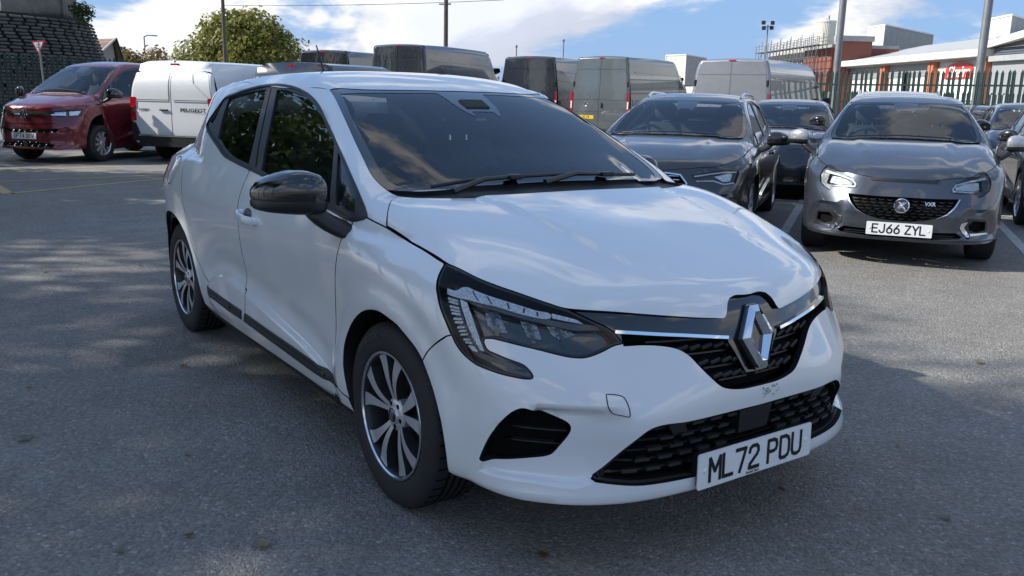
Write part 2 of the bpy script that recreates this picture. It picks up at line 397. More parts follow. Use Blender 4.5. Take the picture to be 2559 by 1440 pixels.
def clio_f(P):
    x,y,z=P[:,0],np.abs(P[:,1]),P[:,2]; n=len(x)
    a=y-Yside(x,z)
    low=masked((x>-.75)&(z<1.2),lambda m:Zb(x[m],y[m]),n,.95)
    dome=.011*sstep(.016,-.012,y-Bcy(x))*sstep(.62,.30,x)*sstep(-.5,-.2,x)
    zt=dome+smax(low,smin(Zwf(x,y),Zrf(x,y),.09),.01)
    b=(z-zt)*.85
    k=.075-.035*sstep(.95,1.06,z)
    r=smax(a,b,k)
    m=x>.05
    if m.any(): r[m]=smax(r[m],(x[m]-Xf(z[m],y[m]))*.8,.05)
    m=x<-2.2
    if m.any(): r[m]=smax(r[m],(Xr(z[m])+(.10*y[m]**4+.5*y[m]**8)-x[m])*.9,.05)
    r=smax(r,Zbot(x)-z,.03)
    # bumper corner recess round the vent, with a crisp ledge below
    m_=(x>.3)&(z<.6)
    if m_.any():
        t_=np.arctan2(y[m_],x[m_]+.05); z_=z[m_]
        left=.972+(z_-.30)*(-.38)-np.maximum(0,z_-.44)*1.6
        top=.512-.05*np.abs(t_-.82)-1.6*np.maximum(0,t_-.86)**2
        bot=np.where(t_>.68,.287-.06*np.maximum(0,.80-t_)*1.2,.277+.35*np.maximum(0,.68-t_))
        r[m_]+=.030*sstep(0,.035,left-t_)*sstep(0,.03,top-z_)*sstep(-.002,.006,z_-bot)*sstep(.50,.66,t_)
    return r
L3={
'dlo':[(-0.250,-0.788,0.930),(-0.336,-0.770,0.980),(-0.409,-0.759,1.023),(-0.540,-0.733,1.084),(-0.719,-0.693,1.155),(-0.922,-0.647,1.232),(-1.084,-0.612,1.292),(-1.218,-0.591,1.327),(-1.336,-0.579,1.348),(-1.465,-0.571,1.365),(-1.587,-0.567,1.373),(-1.707,-0.566,1.377),(-1.822,-0.569,1.374),(-1.962,-0.577,1.364),(-2.103,-0.588,1.348),(-2.243,-0.603,1.326),(-2.366,-0.616,1.303),(-2.390,-0.637,1.267),(-2.413,-0.662,1.225),(-2.433,-0.682,1.189),(-2.442,-0.692,1.167),(-2.384,-0.709,1.146),(-2.225,-0.734,1.109),(-2.035,-0.757,1.069),(-1.870,-0.776,1.035),(-1.710,-0.783,1.020),(-1.464,-0.790,1.002),(-1.212,-0.798,0.986),(-0.820,-0.812,0.959),(-0.514,-0.817,0.935),(-0.320,-0.810,0.914)],
'fglass':[(-1.666,-0.579,1.355),(-1.558,-0.578,1.354),(-1.419,-0.584,1.342),(-1.296,-0.591,1.329),(-1.173,-0.605,1.304),(-1.053,-0.625,1.269),(-0.943,-0.647,1.232),(-0.749,-0.689,1.162),(-0.664,-0.734,1.087),(-0.518,-0.811,0.953),(-0.836,-0.805,0.970),(-1.231,-0.790,0.999),(-1.326,-0.784,1.010),(-1.402,-0.743,1.080),(-1.493,-0.687,1.174),(-1.581,-0.631,1.267)],
'qglass':[(-0.678,-0.705,1.136),(-0.570,-0.729,1.094),(-0.407,-0.762,1.020),(-0.332,-0.800,0.939),(-0.468,-0.809,0.954)],
'rglass':[(-1.807,-0.580,1.355),(-1.938,-0.586,1.349),(-2.085,-0.595,1.337),(-2.299,-0.612,1.309),(-2.235,-0.668,1.218),(-2.123,-0.732,1.111),(-1.926,-0.757,1.067),(-1.765,-0.770,1.042),(-1.514,-0.778,1.023),(-1.586,-0.730,1.104),(-1.687,-0.666,1.212)],
'tinyglass':[(-2.359,-0.625,1.288),(-2.374,-0.639,1.264),(-2.389,-0.669,1.213),(-2.400,-0.687,1.184),(-2.341,-0.694,1.174),(-2.334,-0.687,1.186),(-2.348,-0.657,1.235)],
'bcut':[(-1.753,-0.576,1.361),(-1.699,-0.612,1.301),(-1.607,-0.672,1.200),(-1.511,-0.730,1.103),(-1.406,-0.781,1.016)],
'doorcut':[(-1.443,-0.797,0.991),(-1.437,-0.814,0.962),(-1.427,-0.844,0.905),(-1.414,-0.862,0.859),(-1.388,-0.874,0.803),(-1.388,-0.873,0.731),(-1.399,-0.861,0.644),(-1.398,-0.851,0.571),(-1.409,-0.847,0.507),(-1.411,-0.846,0.472),(-1.384,-0.846,0.459),(-1.371,-0.847,0.427),(-1.386,-0.846,0.337),(-1.411,-0.842,0.305)],
'bonfend':[(-0.249,-0.788,0.931),(-0.181,-0.787,0.923),(-0.112,-0.784,0.915),(0.006,-0.779,0.894),(0.136,-0.774,0.875),(0.244,-0.768,0.854)],
'bonside':[(-0.112,-0.784,0.915),(-0.139,-0.769,0.943),(-0.169,-0.748,0.969),(-0.206,-0.718,0.989),(-0.243,-0.673,1.000)],
'bonrear':[(-0.238,-0.674,0.999),(-0.183,-0.647,0.999),(-0.140,-0.587,0.999),(-0.115,-0.516,0.998),(-0.094,-0.411,0.998),(-0.082,-0.297,0.999),(-0.080,-0.236,0.999)],
'bonfront':[(0.248,-0.769,0.852),(0.303,-0.753,0.843),(0.364,-0.730,0.825),(0.415,-0.701,0.810),(0.463,-0.671,0.798),(0.510,-0.642,0.786),(0.554,-0.611,0.773),(0.592,-0.577,0.762),(0.623,-0.537,0.757),(0.651,-0.495,0.753),(0.692,-0.418,0.745)],
'bonfront2':[(0.678,-0.441,0.752),(0.723,-0.338,0.741),(0.756,-0.219,0.726),(0.771,-0.140,0.717),(0.773,-0.122,0.718),(0.771,-0.112,0.728),(0.758,-0.095,0.757),(0.750,-0.080,0.769),(0.747,-0.054,0.774),(0.750,-0.015,0.772)],
'lamp':[(0.248,-0.769,0.852),(0.261,-0.792,0.834),(0.277,-0.812,0.814),(0.292,-0.824,0.794),(0.309,-0.830,0.772),(0.326,-0.833,0.746),(0.346,-0.832,0.719),(0.366,-0.828,0.691),(0.380,-0.825,0.670),(0.395,-0.822,0.649),(0.417,-0.814,0.627),(0.441,-0.805,0.611),(0.468,-0.792,0.598),(0.498,-0.775,0.590),(0.526,-0.755,0.583),(0.556,-0.730,0.578),(0.584,-0.704,0.575),(0.594,-0.692,0.577),(0.595,-0.689,0.582),(0.589,-0.690,0.591),(0.574,-0.698,0.606),(0.561,-0.707,0.614),(0.544,-0.722,0.620),(0.523,-0.738,0.627),(0.502,-0.754,0.635),(0.484,-0.767,0.642),(0.475,-0.770,0.651),(0.468,-0.772,0.665),(0.468,-0.769,0.673),(0.484,-0.755,0.675),(0.511,-0.731,0.670),(0.548,-0.696,0.661),(0.583,-0.659,0.652),(0.617,-0.622,0.642),(0.640,-0.593,0.636),(0.659,-0.566,0.635),(0.669,-0.547,0.639),(0.682,-0.516,0.651),(0.694,-0.482,0.667),(0.704,-0.457,0.672),(0.678,-0.483,0.708),(0.647,-0.523,0.731),(0.621,-0.551,0.747),(0.597,-0.574,0.760)],
'grilledge':[(0.706,-0.458,0.666),(0.728,-0.405,0.667),(0.750,-0.347,0.661),(0.765,-0.304,0.650),(0.779,-0.271,0.630),(0.794,-0.239,0.596),(0.807,-0.204,0.561),(0.818,-0.166,0.529),(0.823,-0.130,0.517),(0.826,-0.076,0.509),(0.827,-0.016,0.508)],
'lowgr':[(0.730,-0.575,0.295),(0.747,-0.538,0.330),(0.770,-0.493,0.383),(0.787,-0.462,0.415),(0.800,-0.428,0.440),(0.810,-0.389,0.449),(0.822,-0.299,0.446),(0.827,-0.191,0.446),(0.829,-0.114,0.446),(0.830,-0.012,0.445)],
'lowgrbot':[(0.730,-0.575,0.295),(0.764,-0.515,0.284),(0.788,-0.453,0.275),(0.807,-0.371,0.271),(0.817,-0.266,0.267)],
'fog':[(0.493,-0.796,0.324),(0.502,-0.793,0.349),(0.520,-0.783,0.394),(0.544,-0.768,0.439),(0.564,-0.750,0.470),(0.577,-0.737,0.485),(0.592,-0.722,0.494),(0.608,-0.708,0.492),(0.642,-0.677,0.478),(0.685,-0.633,0.453),(0.691,-0.627,0.440),(0.689,-0.631,0.423),(0.672,-0.650,0.387),(0.656,-0.666,0.360),(0.644,-0.680,0.352),(0.610,-0.714,0.343),(0.568,-0.750,0.333),(0.521,-0.782,0.324),(0.499,-0.794,0.320)],
'recess':[(0.479,-0.801,0.289),(0.484,-0.800,0.307),(0.499,-0.794,0.349),(0.520,-0.784,0.397),(0.548,-0.765,0.451),(0.571,-0.740,0.495),(0.590,-0.721,0.507),(0.608,-0.702,0.511),(0.636,-0.674,0.509),(0.672,-0.635,0.503),(0.733,-0.556,0.489)],
'recbot':[(0.480,-0.801,0.286),(0.548,-0.767,0.289),(0.615,-0.716,0.285),(0.664,-0.669,0.278),(0.698,-0.628,0.273),(0.715,-0.604,0.276),(0.725,-0.586,0.288),(0.731,-0.574,0.296)],
'bumpcut':[(0.378,-0.826,0.674),(0.297,-0.848,0.612),(0.268,-0.858,0.569)],
'farch':[(-0.262,-0.841,0.238),(-0.271,-0.854,0.288),(-0.283,-0.861,0.342),(-0.299,-0.863,0.410),(-0.291,-0.861,0.477),(-0.252,-0.863,0.536),(-0.188,-0.869,0.594),(-0.115,-0.875,0.636),(-0.052,-0.878,0.658),(0.016,-0.879,0.668),(0.084,-0.877,0.660),(0.130,-0.874,0.651),(0.179,-0.869,0.629),(0.234,-0.863,0.599),(0.267,-0.858,0.569),(0.299,-0.853,0.521),(0.330,-0.850,0.469),(0.363,-0.848,0.400),(0.379,-0.841,0.310),(0.372,-0.826,0.247)],
'striptop':[(-1.965,-0.855,0.380),(-1.681,-0.851,0.371),(-1.374,-0.847,0.362),(-1.043,-0.844,0.352),(-0.763,-0.843,0.347),(-0.486,-0.842,0.339)],
'stripbot':[(-1.956,-0.854,0.350),(-1.914,-0.852,0.332),(-1.804,-0.850,0.329),(-1.612,-0.846,0.318),(-1.401,-0.843,0.316),(-1.122,-0.840,0.306),(-0.836,-0.837,0.298),(-0.581,-0.835,0.292),(-0.370,-0.855,0.298)],
'crease':[(-1.971,-0.855,0.392),(-1.893,-0.853,0.429),(-1.779,-0.851,0.469),(-1.670,-0.849,0.486),(-1.568,-0.848,0.485),(-1.415,-0.846,0.471),(-1.219,-0.845,0.452),(-1.035,-0.844,0.428),(-0.864,-0.844,0.407),(-0.704,-0.844,0.391),(-0.577,-0.844,0.362),(-0.477,-0.842,0.337)],
'fendsill':[(-0.370,-0.855,0.298),(-0.336,-0.853,0.287),(-0.285,-0.853,0.286)],
'wstop':[(-1.088,-0.557,1.358),(-1.014,-0.406,1.364),(-0.971,-0.115,1.367),(-0.969,-0.005,1.368)],
'wsleft':[(-1.088,-0.557,1.358),(-0.980,-0.579,1.322),(-0.837,-0.611,1.264),(-0.711,-0.638,1.207),(-0.600,-0.660,1.153),(-0.508,-0.675,1.106),(-0.423,-0.687,1.060),(-0.371,-0.685,1.034),(-0.325,-0.674,1.012),(-0.238,-0.674,0.999)],
'frit':[(-0.934,-0.128,1.354),(-0.952,-0.301,1.351),(-0.997,-0.540,1.342),(-0.747,-0.597,1.233),(-0.566,-0.624,1.144),(-0.406,-0.644,1.061),(-0.352,-0.637,1.034),(-0.313,-0.612,1.019),(-0.238,-0.350,1.021),(-0.221,0.002,1.029)],
'fuel':[(-2.583,-0.797,0.987),(-2.655,-0.792,0.984),(-2.693,-0.802,0.966),(-2.691,-0.818,0.938),(-2.621,-0.844,0.898),(-2.533,-0.871,0.837)],
'tow':[(0.727,-0.533,0.542),(0.739,-0.510,0.541),(0.752,-0.490,0.534),(0.761,-0.484,0.519),(0.771,-0.481,0.495),(0.774,-0.484,0.481),(0.765,-0.502,0.484),(0.751,-0.524,0.490),(0.741,-0.533,0.506)],
'boncrease':[(-0.062,-0.420,0.993),(0.102,-0.391,0.965),(0.224,-0.372,0.940),(0.348,-0.354,0.912),(0.451,-0.324,0.887),(0.553,-0.307,0.855)],
'drl':[(0.318,-0.815,0.792),(0.348,-0.801,0.789),(0.354,-0.790,0.797),(0.364,-0.780,0.800),(0.388,-0.768,0.794),(0.433,-0.742,0.782),(0.475,-0.709,0.771),(0.515,-0.676,0.760),(0.543,-0.650,0.752),(0.571,-0.623,0.746),(0.577,-0.621,0.738),(0.573,-0.630,0.732),(0.543,-0.664,0.736),(0.507,-0.700,0.745),(0.467,-0.734,0.757),(0.425,-0.767,0.764),(0.389,-0.790,0.770),(0.363,-0.804,0.772),(0.328,-0.819,0.777)],
'drl_ext':[(0.574,-0.617,0.747),(0.603,-0.585,0.739),(0.623,-0.562,0.732),(0.636,-0.549,0.721),(0.608,-0.587,0.728),(0.580,-0.620,0.735)],
'drl_low':[(0.390,-0.791,0.767),(0.450,-0.753,0.755),(0.509,-0.701,0.742),(0.561,-0.646,0.731),(0.609,-0.589,0.722),(0.654,-0.522,0.716),(0.665,-0.509,0.703),(0.628,-0.571,0.702),(0.582,-0.630,0.715),(0.531,-0.686,0.728),(0.473,-0.738,0.745),(0.406,-0.785,0.758)],
'ribL':[(0.332,-0.819,0.774),(0.349,-0.821,0.750),(0.367,-0.821,0.722),(0.387,-0.817,0.694),(0.408,-0.812,0.667),(0.429,-0.804,0.647),(0.446,-0.797,0.635)],
'ribR':[(0.364,-0.805,0.770),(0.379,-0.807,0.747),(0.393,-0.807,0.723),(0.409,-0.804,0.698),(0.427,-0.800,0.670),(0.446,-0.794,0.645),(0.461,-0.788,0.633)],
'facet':[(0.367,-0.804,0.767),(0.391,-0.794,0.761),(0.417,-0.791,0.727),(0.439,-0.787,0.689),(0.457,-0.783,0.656),(0.471,-0.780,0.633),(0.461,-0.787,0.635),(0.441,-0.794,0.657),(0.418,-0.800,0.691),(0.390,-0.805,0.735)],
'foot':[(0.436,-0.802,0.638),(0.466,-0.785,0.630),(0.507,-0.757,0.618),(0.548,-0.725,0.607),(0.574,-0.706,0.592),(0.552,-0.727,0.594),(0.510,-0.759,0.606),(0.474,-0.784,0.614),(0.448,-0.798,0.625)],
'cav1':[(0.428,-0.772,0.753),(0.462,-0.749,0.744),(0.506,-0.732,0.682),(0.482,-0.755,0.681),(0.456,-0.771,0.699)],
'cav2':[(0.515,-0.705,0.726),(0.548,-0.667,0.723),(0.577,-0.659,0.667),(0.550,-0.689,0.671),(0.533,-0.698,0.697)],
'cav3':[(0.572,-0.644,0.712),(0.606,-0.601,0.706),(0.632,-0.576,0.683),(0.609,-0.617,0.668),(0.589,-0.634,0.683)],
'trap':[(-0.934,-0.121,1.354),(-0.875,-0.112,1.332),(-0.793,-0.103,1.299),(-0.740,-0.085,1.277),(-0.695,-0.060,1.257),(-0.692,0.008,1.257)],
'chromestrip':[(0.684,-0.472,0.704),(0.708,-0.424,0.700),(0.729,-0.373,0.695),(0.763,-0.260,0.683),(0.789,-0.117,0.664)],
'emblem':[(0.769,-0.046,0.740),(0.771,0.009,0.740),(0.792,0.080,0.662),(0.814,0.027,0.569),(0.813,-0.016,0.574),(0.793,-0.062,0.659)],
'gb1':[(0.782,-0.241,0.637),(0.789,-0.196,0.632),(0.795,-0.151,0.627),(0.800,-0.104,0.621)],
'gb2':[(0.795,-0.225,0.596),(0.802,-0.178,0.590),(0.807,-0.128,0.583),(0.810,-0.079,0.577)],
'gb3':[(0.814,-0.152,0.549),(0.817,-0.111,0.545),(0.819,-0.065,0.542)],
'gbr':[(0.798,0.097,0.630),(0.794,0.141,0.636),(0.788,0.181,0.642),(0.781,0.221,0.649),(0.809,0.068,0.587),(0.805,0.110,0.594),(0.802,0.150,0.599),(0.819,0.022,0.548),(0.816,0.063,0.554),(0.814,0.100,0.559)],
'slats':[(0.758,-0.515,0.362),(0.814,-0.281,0.341),(0.778,-0.480,0.394),(0.818,-0.288,0.383),(0.793,-0.448,0.422),(0.827,-0.123,0.412),(0.747,-0.538,0.330),(0.814,-0.285,0.302)],
'frontcut':[(-0.321,-0.811,0.912),(-0.305,-0.835,0.885),(-0.305,-0.861,0.850),(-0.310,-0.868,0.820),(-0.322,-0.871,0.780),(-0.345,-0.867,0.720),(-0.370,-0.857,0.650),(-0.395,-0.846,0.560),(-0.405,-0.845,0.470),(-0.395,-0.856,0.400),(-0.380,-0.860,0.340),(-0.371,-0.856,0.300)],
'rearcut':[(-2.350,-0.725,1.120),(-2.345,-0.743,1.085),(-2.390,-0.753,1.050),(-2.430,-0.775,1.010),(-2.440,-0.813,0.975),(-2.420,-0.833,0.940),(-2.390,-0.849,0.910),(-2.330,-0.870,0.860),(-2.280,-0.884,0.800),(-2.255,-0.878,0.700),(-2.250,-0.865,0.610),(-2.215,-0.860,0.540),(-2.170,-0.855,0.490),(-2.110,-0.855,0.455),(-2.045,-0.855,0.420),(-1.965,-0.855,0.392)],
'rarch':[(-2.120,-0.838,0.250),(-2.145,-0.858,0.360),(-2.190,-0.864,0.450),(-2.245,-0.868,0.535),(-2.310,-0.876,0.610),(-2.400,-0.884,0.665),(-2.500,-0.888,0.690),(-2.600,-0.884,0.685),(-2.700,-0.871,0.655),(-2.790,-0.851,0.600),(-2.870,-0.829,0.520),(-2.920,-0.818,0.420),(-2.945,-0.805,0.300)],
'tailedge':[(-2.740,-0.572,1.300),(-2.760,-0.610,1.200),(-2.820,-0.637,1.100),(-2.930,-0.710,1.000),(-3.000,-0.774,0.900),(-3.040,-0.784,0.700),(-3.050,-0.757,0.500),(-3.050,-0.752,0.300)],
}
# ------------------------------------------------------------------ panels laid on a body surface
AX = -0.05
def frame2(p, fr):
    x, y, z = p
    if fr == 'S': return (x, z)
    if fr == 'T': return (x, -y)
    if fr == 'B': return (.77*x-.64*z, -y)
    if fr in 'RV': return (x, .64*y+.77*z)
    if fr == 'C': return (math.atan2(-y, x-AX), z)
    if fr in 'FQ': return (-y, z)
def rays(uv, fr):
    u = uv[:, 0]; v = uv[:, 1]; o = np.zeros((len(u), 3)); d = np.zeros((len(u), 3))
    if fr == 'S': o[:, 0] = u; o[:, 1] = -1.45; o[:, 2] = v; d[:, 1] = 1
    if fr == 'T': o[:, 0] = u; o[:, 1] = -v; o[:, 2] = 3.1; d[:, 2] = -1
    if fr == 'B':
        o[:, 0] = .77*u+.64*2.0; o[:, 1] = -v; o[:, 2] = -.64*u+.77*2.0; d[:, 0] = -.64; d[:, 2] = -.77
    if fr == 'R':
        o[:, 0] = u; o[:, 1] = .64*v-.77*1.6; o[:, 2] = .77*v+.64*1.6; d[:, 1] = .77; d[:, 2] = -.64
    if fr == 'C':
        c = np.cos(u); s = np.sin(u); o[:, 0] = AX+1.1*c; o[:, 1] = -1.1*s; o[:, 2] = v; d[:, 0] = -c; d[:, 1] = s
    if fr == 'F': o[:, 0] = 1.2; o[:, 1] = -u; o[:, 2] = v; d[:, 0] = -1
    if fr == 'Q': o[:, 0] = -.6; o[:, 1] = -u; o[:, 2] = v; d[:, 0] = 1
    if fr == 'V':
        o[:, 0] = u; o[:, 1] = .64*v-.77*3.2; o[:, 2] = .77*v+.64*3.2; d[:, 1] = .77; d[:, 2] = -.64
    return o, d
def trace(fn, uv, fr, level=0.0):
    """where rays of the frame first meet the surface; rays that miss stop at their closest approach"""
    o, d = rays(np.asarray(uv, float), fr)
    n = len(o); lo = np.zeros(n); hi = np.full(n, np.nan); t = np.zeros(n); act = np.arange(n); bv = np.full(n, 1e9); bt = np.zeros(n)
    for i in range(60):
        v = fn(o[act]+t[act][:, None]*d[act])-level
        neg = v < 0
        hi[act[neg]] = t[act[neg]]
        keep = ~neg; k = act[keep]; vk = v[keep]
        imp = vk < bv[k]; bv[k[imp]] = vk[imp]; bt[k[imp]] = t[k[imp]]
        lo[k] = t[k]; t[k] = t[k]+np.clip(vk*.7, 6e-4, .3)
        act = k[t[k] < 5.5]
        if not len(act): break
    miss = np.isnan(hi); lo[miss] = bt[miss]; hi[miss] = bt[miss]
    for i in range(9):
        m_ = (lo+hi)/2; v = fn(o+m_[:, None]*d)-level
        lo = np.where(v > 0, m_, lo); hi = np.where(v > 0, hi, m_)
    return o+((lo+hi)/2)[:, None]*d
def grads(fn, P, e=6e-4):
    G = np.stack([fn(P+np.eye(3)[k]*e)-fn(P-np.eye(3)[k]*e) for k in range(3)], 1)
    return G/np.maximum(np.linalg.norm(G, axis=1, keepdims=True), 1e-9)
def sm(pts, n=6):
    """smooth curve through points (centripetal Catmull-Rom)"""
    P = [np.array(p, float) for p in pts]
    if len(P) < 3: return P
    P = [2*P[0]-P[1]]+P+[2*P[-1]-P[-2]]; out = []
    for i in range(1, len(P)-2):
        p0, p1, p2, p3 = P[i-1:i+3]
        t0 = 0; t1 = t0+max(1e-6, np.linalg.norm(p1-p0))**.5; t2 = t1+max(1e-6, np.linalg.norm(p2-p1))**.5; t3 = t2+max(1e-6, np.linalg.norm(p3-p2))**.5
        for k in range(n):
            t = t1+(t2-t1)*k/n
            a1 = (t1-t)/(t1-t0)*p0+(t-t0)/(t1-t0)*p1; a2 = (t2-t)/(t2-t1)*p1+(t-t1)/(t2-t1)*p2; a3 = (t3-t)/(t3-t2)*p2+(t-t2)/(t3-t2)*p3
            b1 = (t2-t)/(t2-t0)*a1+(t-t0)/(t2-t0)*a2; b2 = (t3-t)/(t3-t1)*a2+(t-t1)/(t3-t1)*a3
            out.append((t2-t)/(t2-t1)*b1+(t-t1)/(t2-t1)*b2)
    out.append(P[-2]); return out
def resample(poly, ds):
    out = []
    n = len(poly)
    for i in range(n):
        a = np.array(poly[i]); b = np.array(poly[(i+1) % n]); L_ = np.linalg.norm(b-a)
        if L_ < 1e-5: continue
        if out and np.linalg.norm(a-out[-1]) < min(ds*.35, .004) and i != 0: continue
        k = max(1, int(round(L_/ds)))
        for j in range(k): out.append(a+(b-a)*j/k)
    return np.array(out)
def pip(poly, pts):
    poly = np.asarray(poly); pts = np.asarray(pts); x = pts[:, 0]; y = pts[:, 1]; ins = np.zeros(len(pts), bool)
    x0 = poly[:, 0]; y0 = poly[:, 1]; x1 = np.roll(x0, -1); y1 = np.roll(y0, -1)
    for a, b, c, d in zip(x0, y0, x1, y1):
        if b == d: continue
        k = ((b > y) != (d > y)) & (x < (c-a)*(y-b)/(d-b)+a); ins ^= k
    return ins
def segdist(poly, pts):
    poly = np.asarray(poly); D = np.full(len(pts), 1e9)
    for a, b in zip(poly, np.roll(poly, -1, 0)):
        ab = b-a; L2 = max(1e-12, ab@ab); t = np.clip(((pts-a)@ab)/L2, 0, 1); D = np.minimum(D, np.linalg.norm(pts-(a+t[:, None]*ab), axis=1))
    return D
def area2(poly):
    x = poly[:, 0]; y = poly[:, 1]; return .5*np.sum(x*np.roll(y, -1)-np.roll(x, -1)*y)
def shrink(poly, g):
    """move a closed outline inwards by g"""
    if g == 0: return poly
    if area2(poly) < 0: poly = poly[::-1]
    t = np.roll(poly, -1, 0)-np.roll(poly, 1, 0); t /= np.maximum(np.linalg.norm(t, axis=1, keepdims=True), 1e-9)
    return poly+np.stack([-t[:, 1], t[:, 0]], 1)*g
def panel(fn, name, outline, fr, m, parent, holes=(), h=.03, ds=.014, level=0.0, flange=.014, gap=.0018, mirror=0, extra=None, k2=1.0, post=None):
    """a sheet with this outline lying on the surface fn=level. outline: 2D points in the frame.
    mirror: 0 = as is, 1 = also build the other side's twin. k2: metres per unit of u (cylinder frame)"""
    sc = np.array([k2, 1.0])
    poly = shrink(resample(np.asarray(outline, float)*sc, ds), gap)
    if area2(poly) < 0: poly = poly[::-1]
    hol = [shrink(resample(np.asarray(q, float)*sc, ds), -gap) for q in holes]
    pts = [poly]+hol; edges = []; o = 0
    for q in pts:
        n = len(q); edges += [(o+i, o+(i+1) % n) for i in range(n)]; o += n
    lo = poly.min(0); hi = poly.max(0)
    gx, gy = np.meshgrid(np.arange(lo[0]+h*.5, hi[0], h), np.arange(lo[1]+h*.5, hi[1], h)); g = np.stack([gx.ravel(), gy.ravel()], 1)
    if len(g):
        ok = pip(poly, g)
        for q in hol: ok &= ~pip(q, g)
        g = g[ok]
    if len(g):
        dd = segdist(poly, g)
        for q in hol: dd = np.minimum(dd, segdist(q, g))
        g = g[dd > h*.35]
    if extra is not None:
        ex = np.asarray(extra, float)*sc; ok = pip(poly, ex)
        for q in hol: ok &= ~pip(q, ex)
        ex = ex[ok]; ex = ex[segdist(poly, ex) > .006]
        if len(ex):
            if len(g): g = g[np.min(((g[:, None, :]-ex[None])**2).sum(2), 1) > .012**2]
            g = np.concatenate([g, ex]) if len(g) else ex
    allp = np.concatenate(pts+[g]) if len(g) else np.concatenate(pts)
    vo, eo, fo, ov, oe, of = delaunay_2d_cdt([Vector(p) for p in allp], edges, [], 0, 1e-6)
    V2 = np.array([tuple(v) for v in vo]); F = np.array([tuple(q) for q in fo if len(q) == 3], int).reshape(-1, 3)
    cen = V2[F].mean(1); ok = pip(poly, cen)
    for q in hol: ok &= ~pip(q, cen)
    F = F[ok]
    P = trace(fn, V2/sc, fr, level); G = grads(fn, P)
    # orient outward
    a, b, c = P[F[:, 0]], P[F[:, 1]], P[F[:, 2]]
    nn = np.cross(b-a, c-a); gm = G[F].mean(1); flip = (nn*gm).sum(1) < 0
    F[flip] = F[flip][:, ::-1]
    V = [tuple(p) for p in P]; faces = [tuple(map(int, q)) for q in F]; loopn = [tuple(G[i]) for q in faces for i in q]
    if flange:
        cnt = {}
        for q in faces:
            for i in range(3):
                e = (q[i], q[(i+1) % 3]); cnt[e] = 1
        bnd = [e for e in cnt if (e[1], e[0]) not in cnt]
        idx = {}
        for e in bnd:
            for i in e:
                if i not in idx:
                    idx[i] = (len(V), len(V)+1); V.append(tuple(P[i])); V.append(tuple(P[i]-G[i]*flange))
        for a_, b_ in bnd:
            q = (idx[b_][0], idx[a_][0], idx[a_][1], idx[b_][1])
            faces.append(q)
            p0, p1, p2 = (np.array(V[k]) for k in q[:3]); n_ = np.cross(p1-p0, p2-p1); n_ /= max(1e-12, np.linalg.norm(n_))
            loopn += [tuple(n_)]*4
    if post is not None: V = [tuple(p) for p in post(np.array(V))]; loopn = None
    nfl = len(faces)-len(F); seam = flange and isinstance(m, str) and (m.endswith('_paint') or m.startswith('van_')) and nfl > 0
    mm = [m, 'seam_dark'] if seam else m; mi = [0]*len(F)+[1]*nfl  # folded edges dark instead of body paint: shade of the panel gaps in colour
    ob = mesh(name, V, faces, mm, parent, True, loopn, angle=None if loopn else 40)
    if seam: ob.data.polygons.foreach_set('material_index', mi)
    if not mirror: return ob
    V2_ = [(x, -y, z) for x, y, z in V]; F2 = [tuple(reversed(q)) for q in faces]; ln = []; k = 0
    if loopn is None:
        o2 = mesh(name, V2_, F2, mm, parent, True, None, angle=40)
        if seam: o2.data.polygons.foreach_set('material_index', mi)
        return ob, o2
    for q in faces:
        seg = loopn[k:k+len(q)]; k += len(q); ln += [(n[0], -n[1], n[2]) for n in reversed(seg)]
    o2 = mesh(name, V2_, F2, mm, parent, True, ln)
    if seam: o2.data.polygons.foreach_set('material_index', mi)
    return ob, o2
def mirror_part(src, parent):
    """the other side's twin of a part and its pieces"""
    e = bpy.data.objects.new(base_name(src), None); link(e, parent)
    for c in src.children:
        V = [(v.co.x, -v.co.y, v.co.z) for v in c.data.vertices]; F = [tuple(reversed(p.vertices)) for p in c.data.polygons]
        mesh(base_name(c), V, F, list(c.data.materials), e, True, angle=40)
    return e
def base_name(o): return o.name.split('.')[0]
def fl(line, fr): return [frame2(p, fr) for p in line]
def mirror_poly(half):
    """half outline running from centre to centre; adds the other half"""
    return list(half)+[(-u, v) for u, v in reversed(half) if abs(u) > 1e-4]
def mirror_polyv(half):
    return list(half)+[(u, -v) for u, v in reversed(half) if abs(v) > 1e-4]
def on_top(fn, x, y):
    return trace(fn, [(x, y)], 'T')[0]
def on_side(fn, x, z):
    return trace(fn, [(x, z)], 'S')[0]
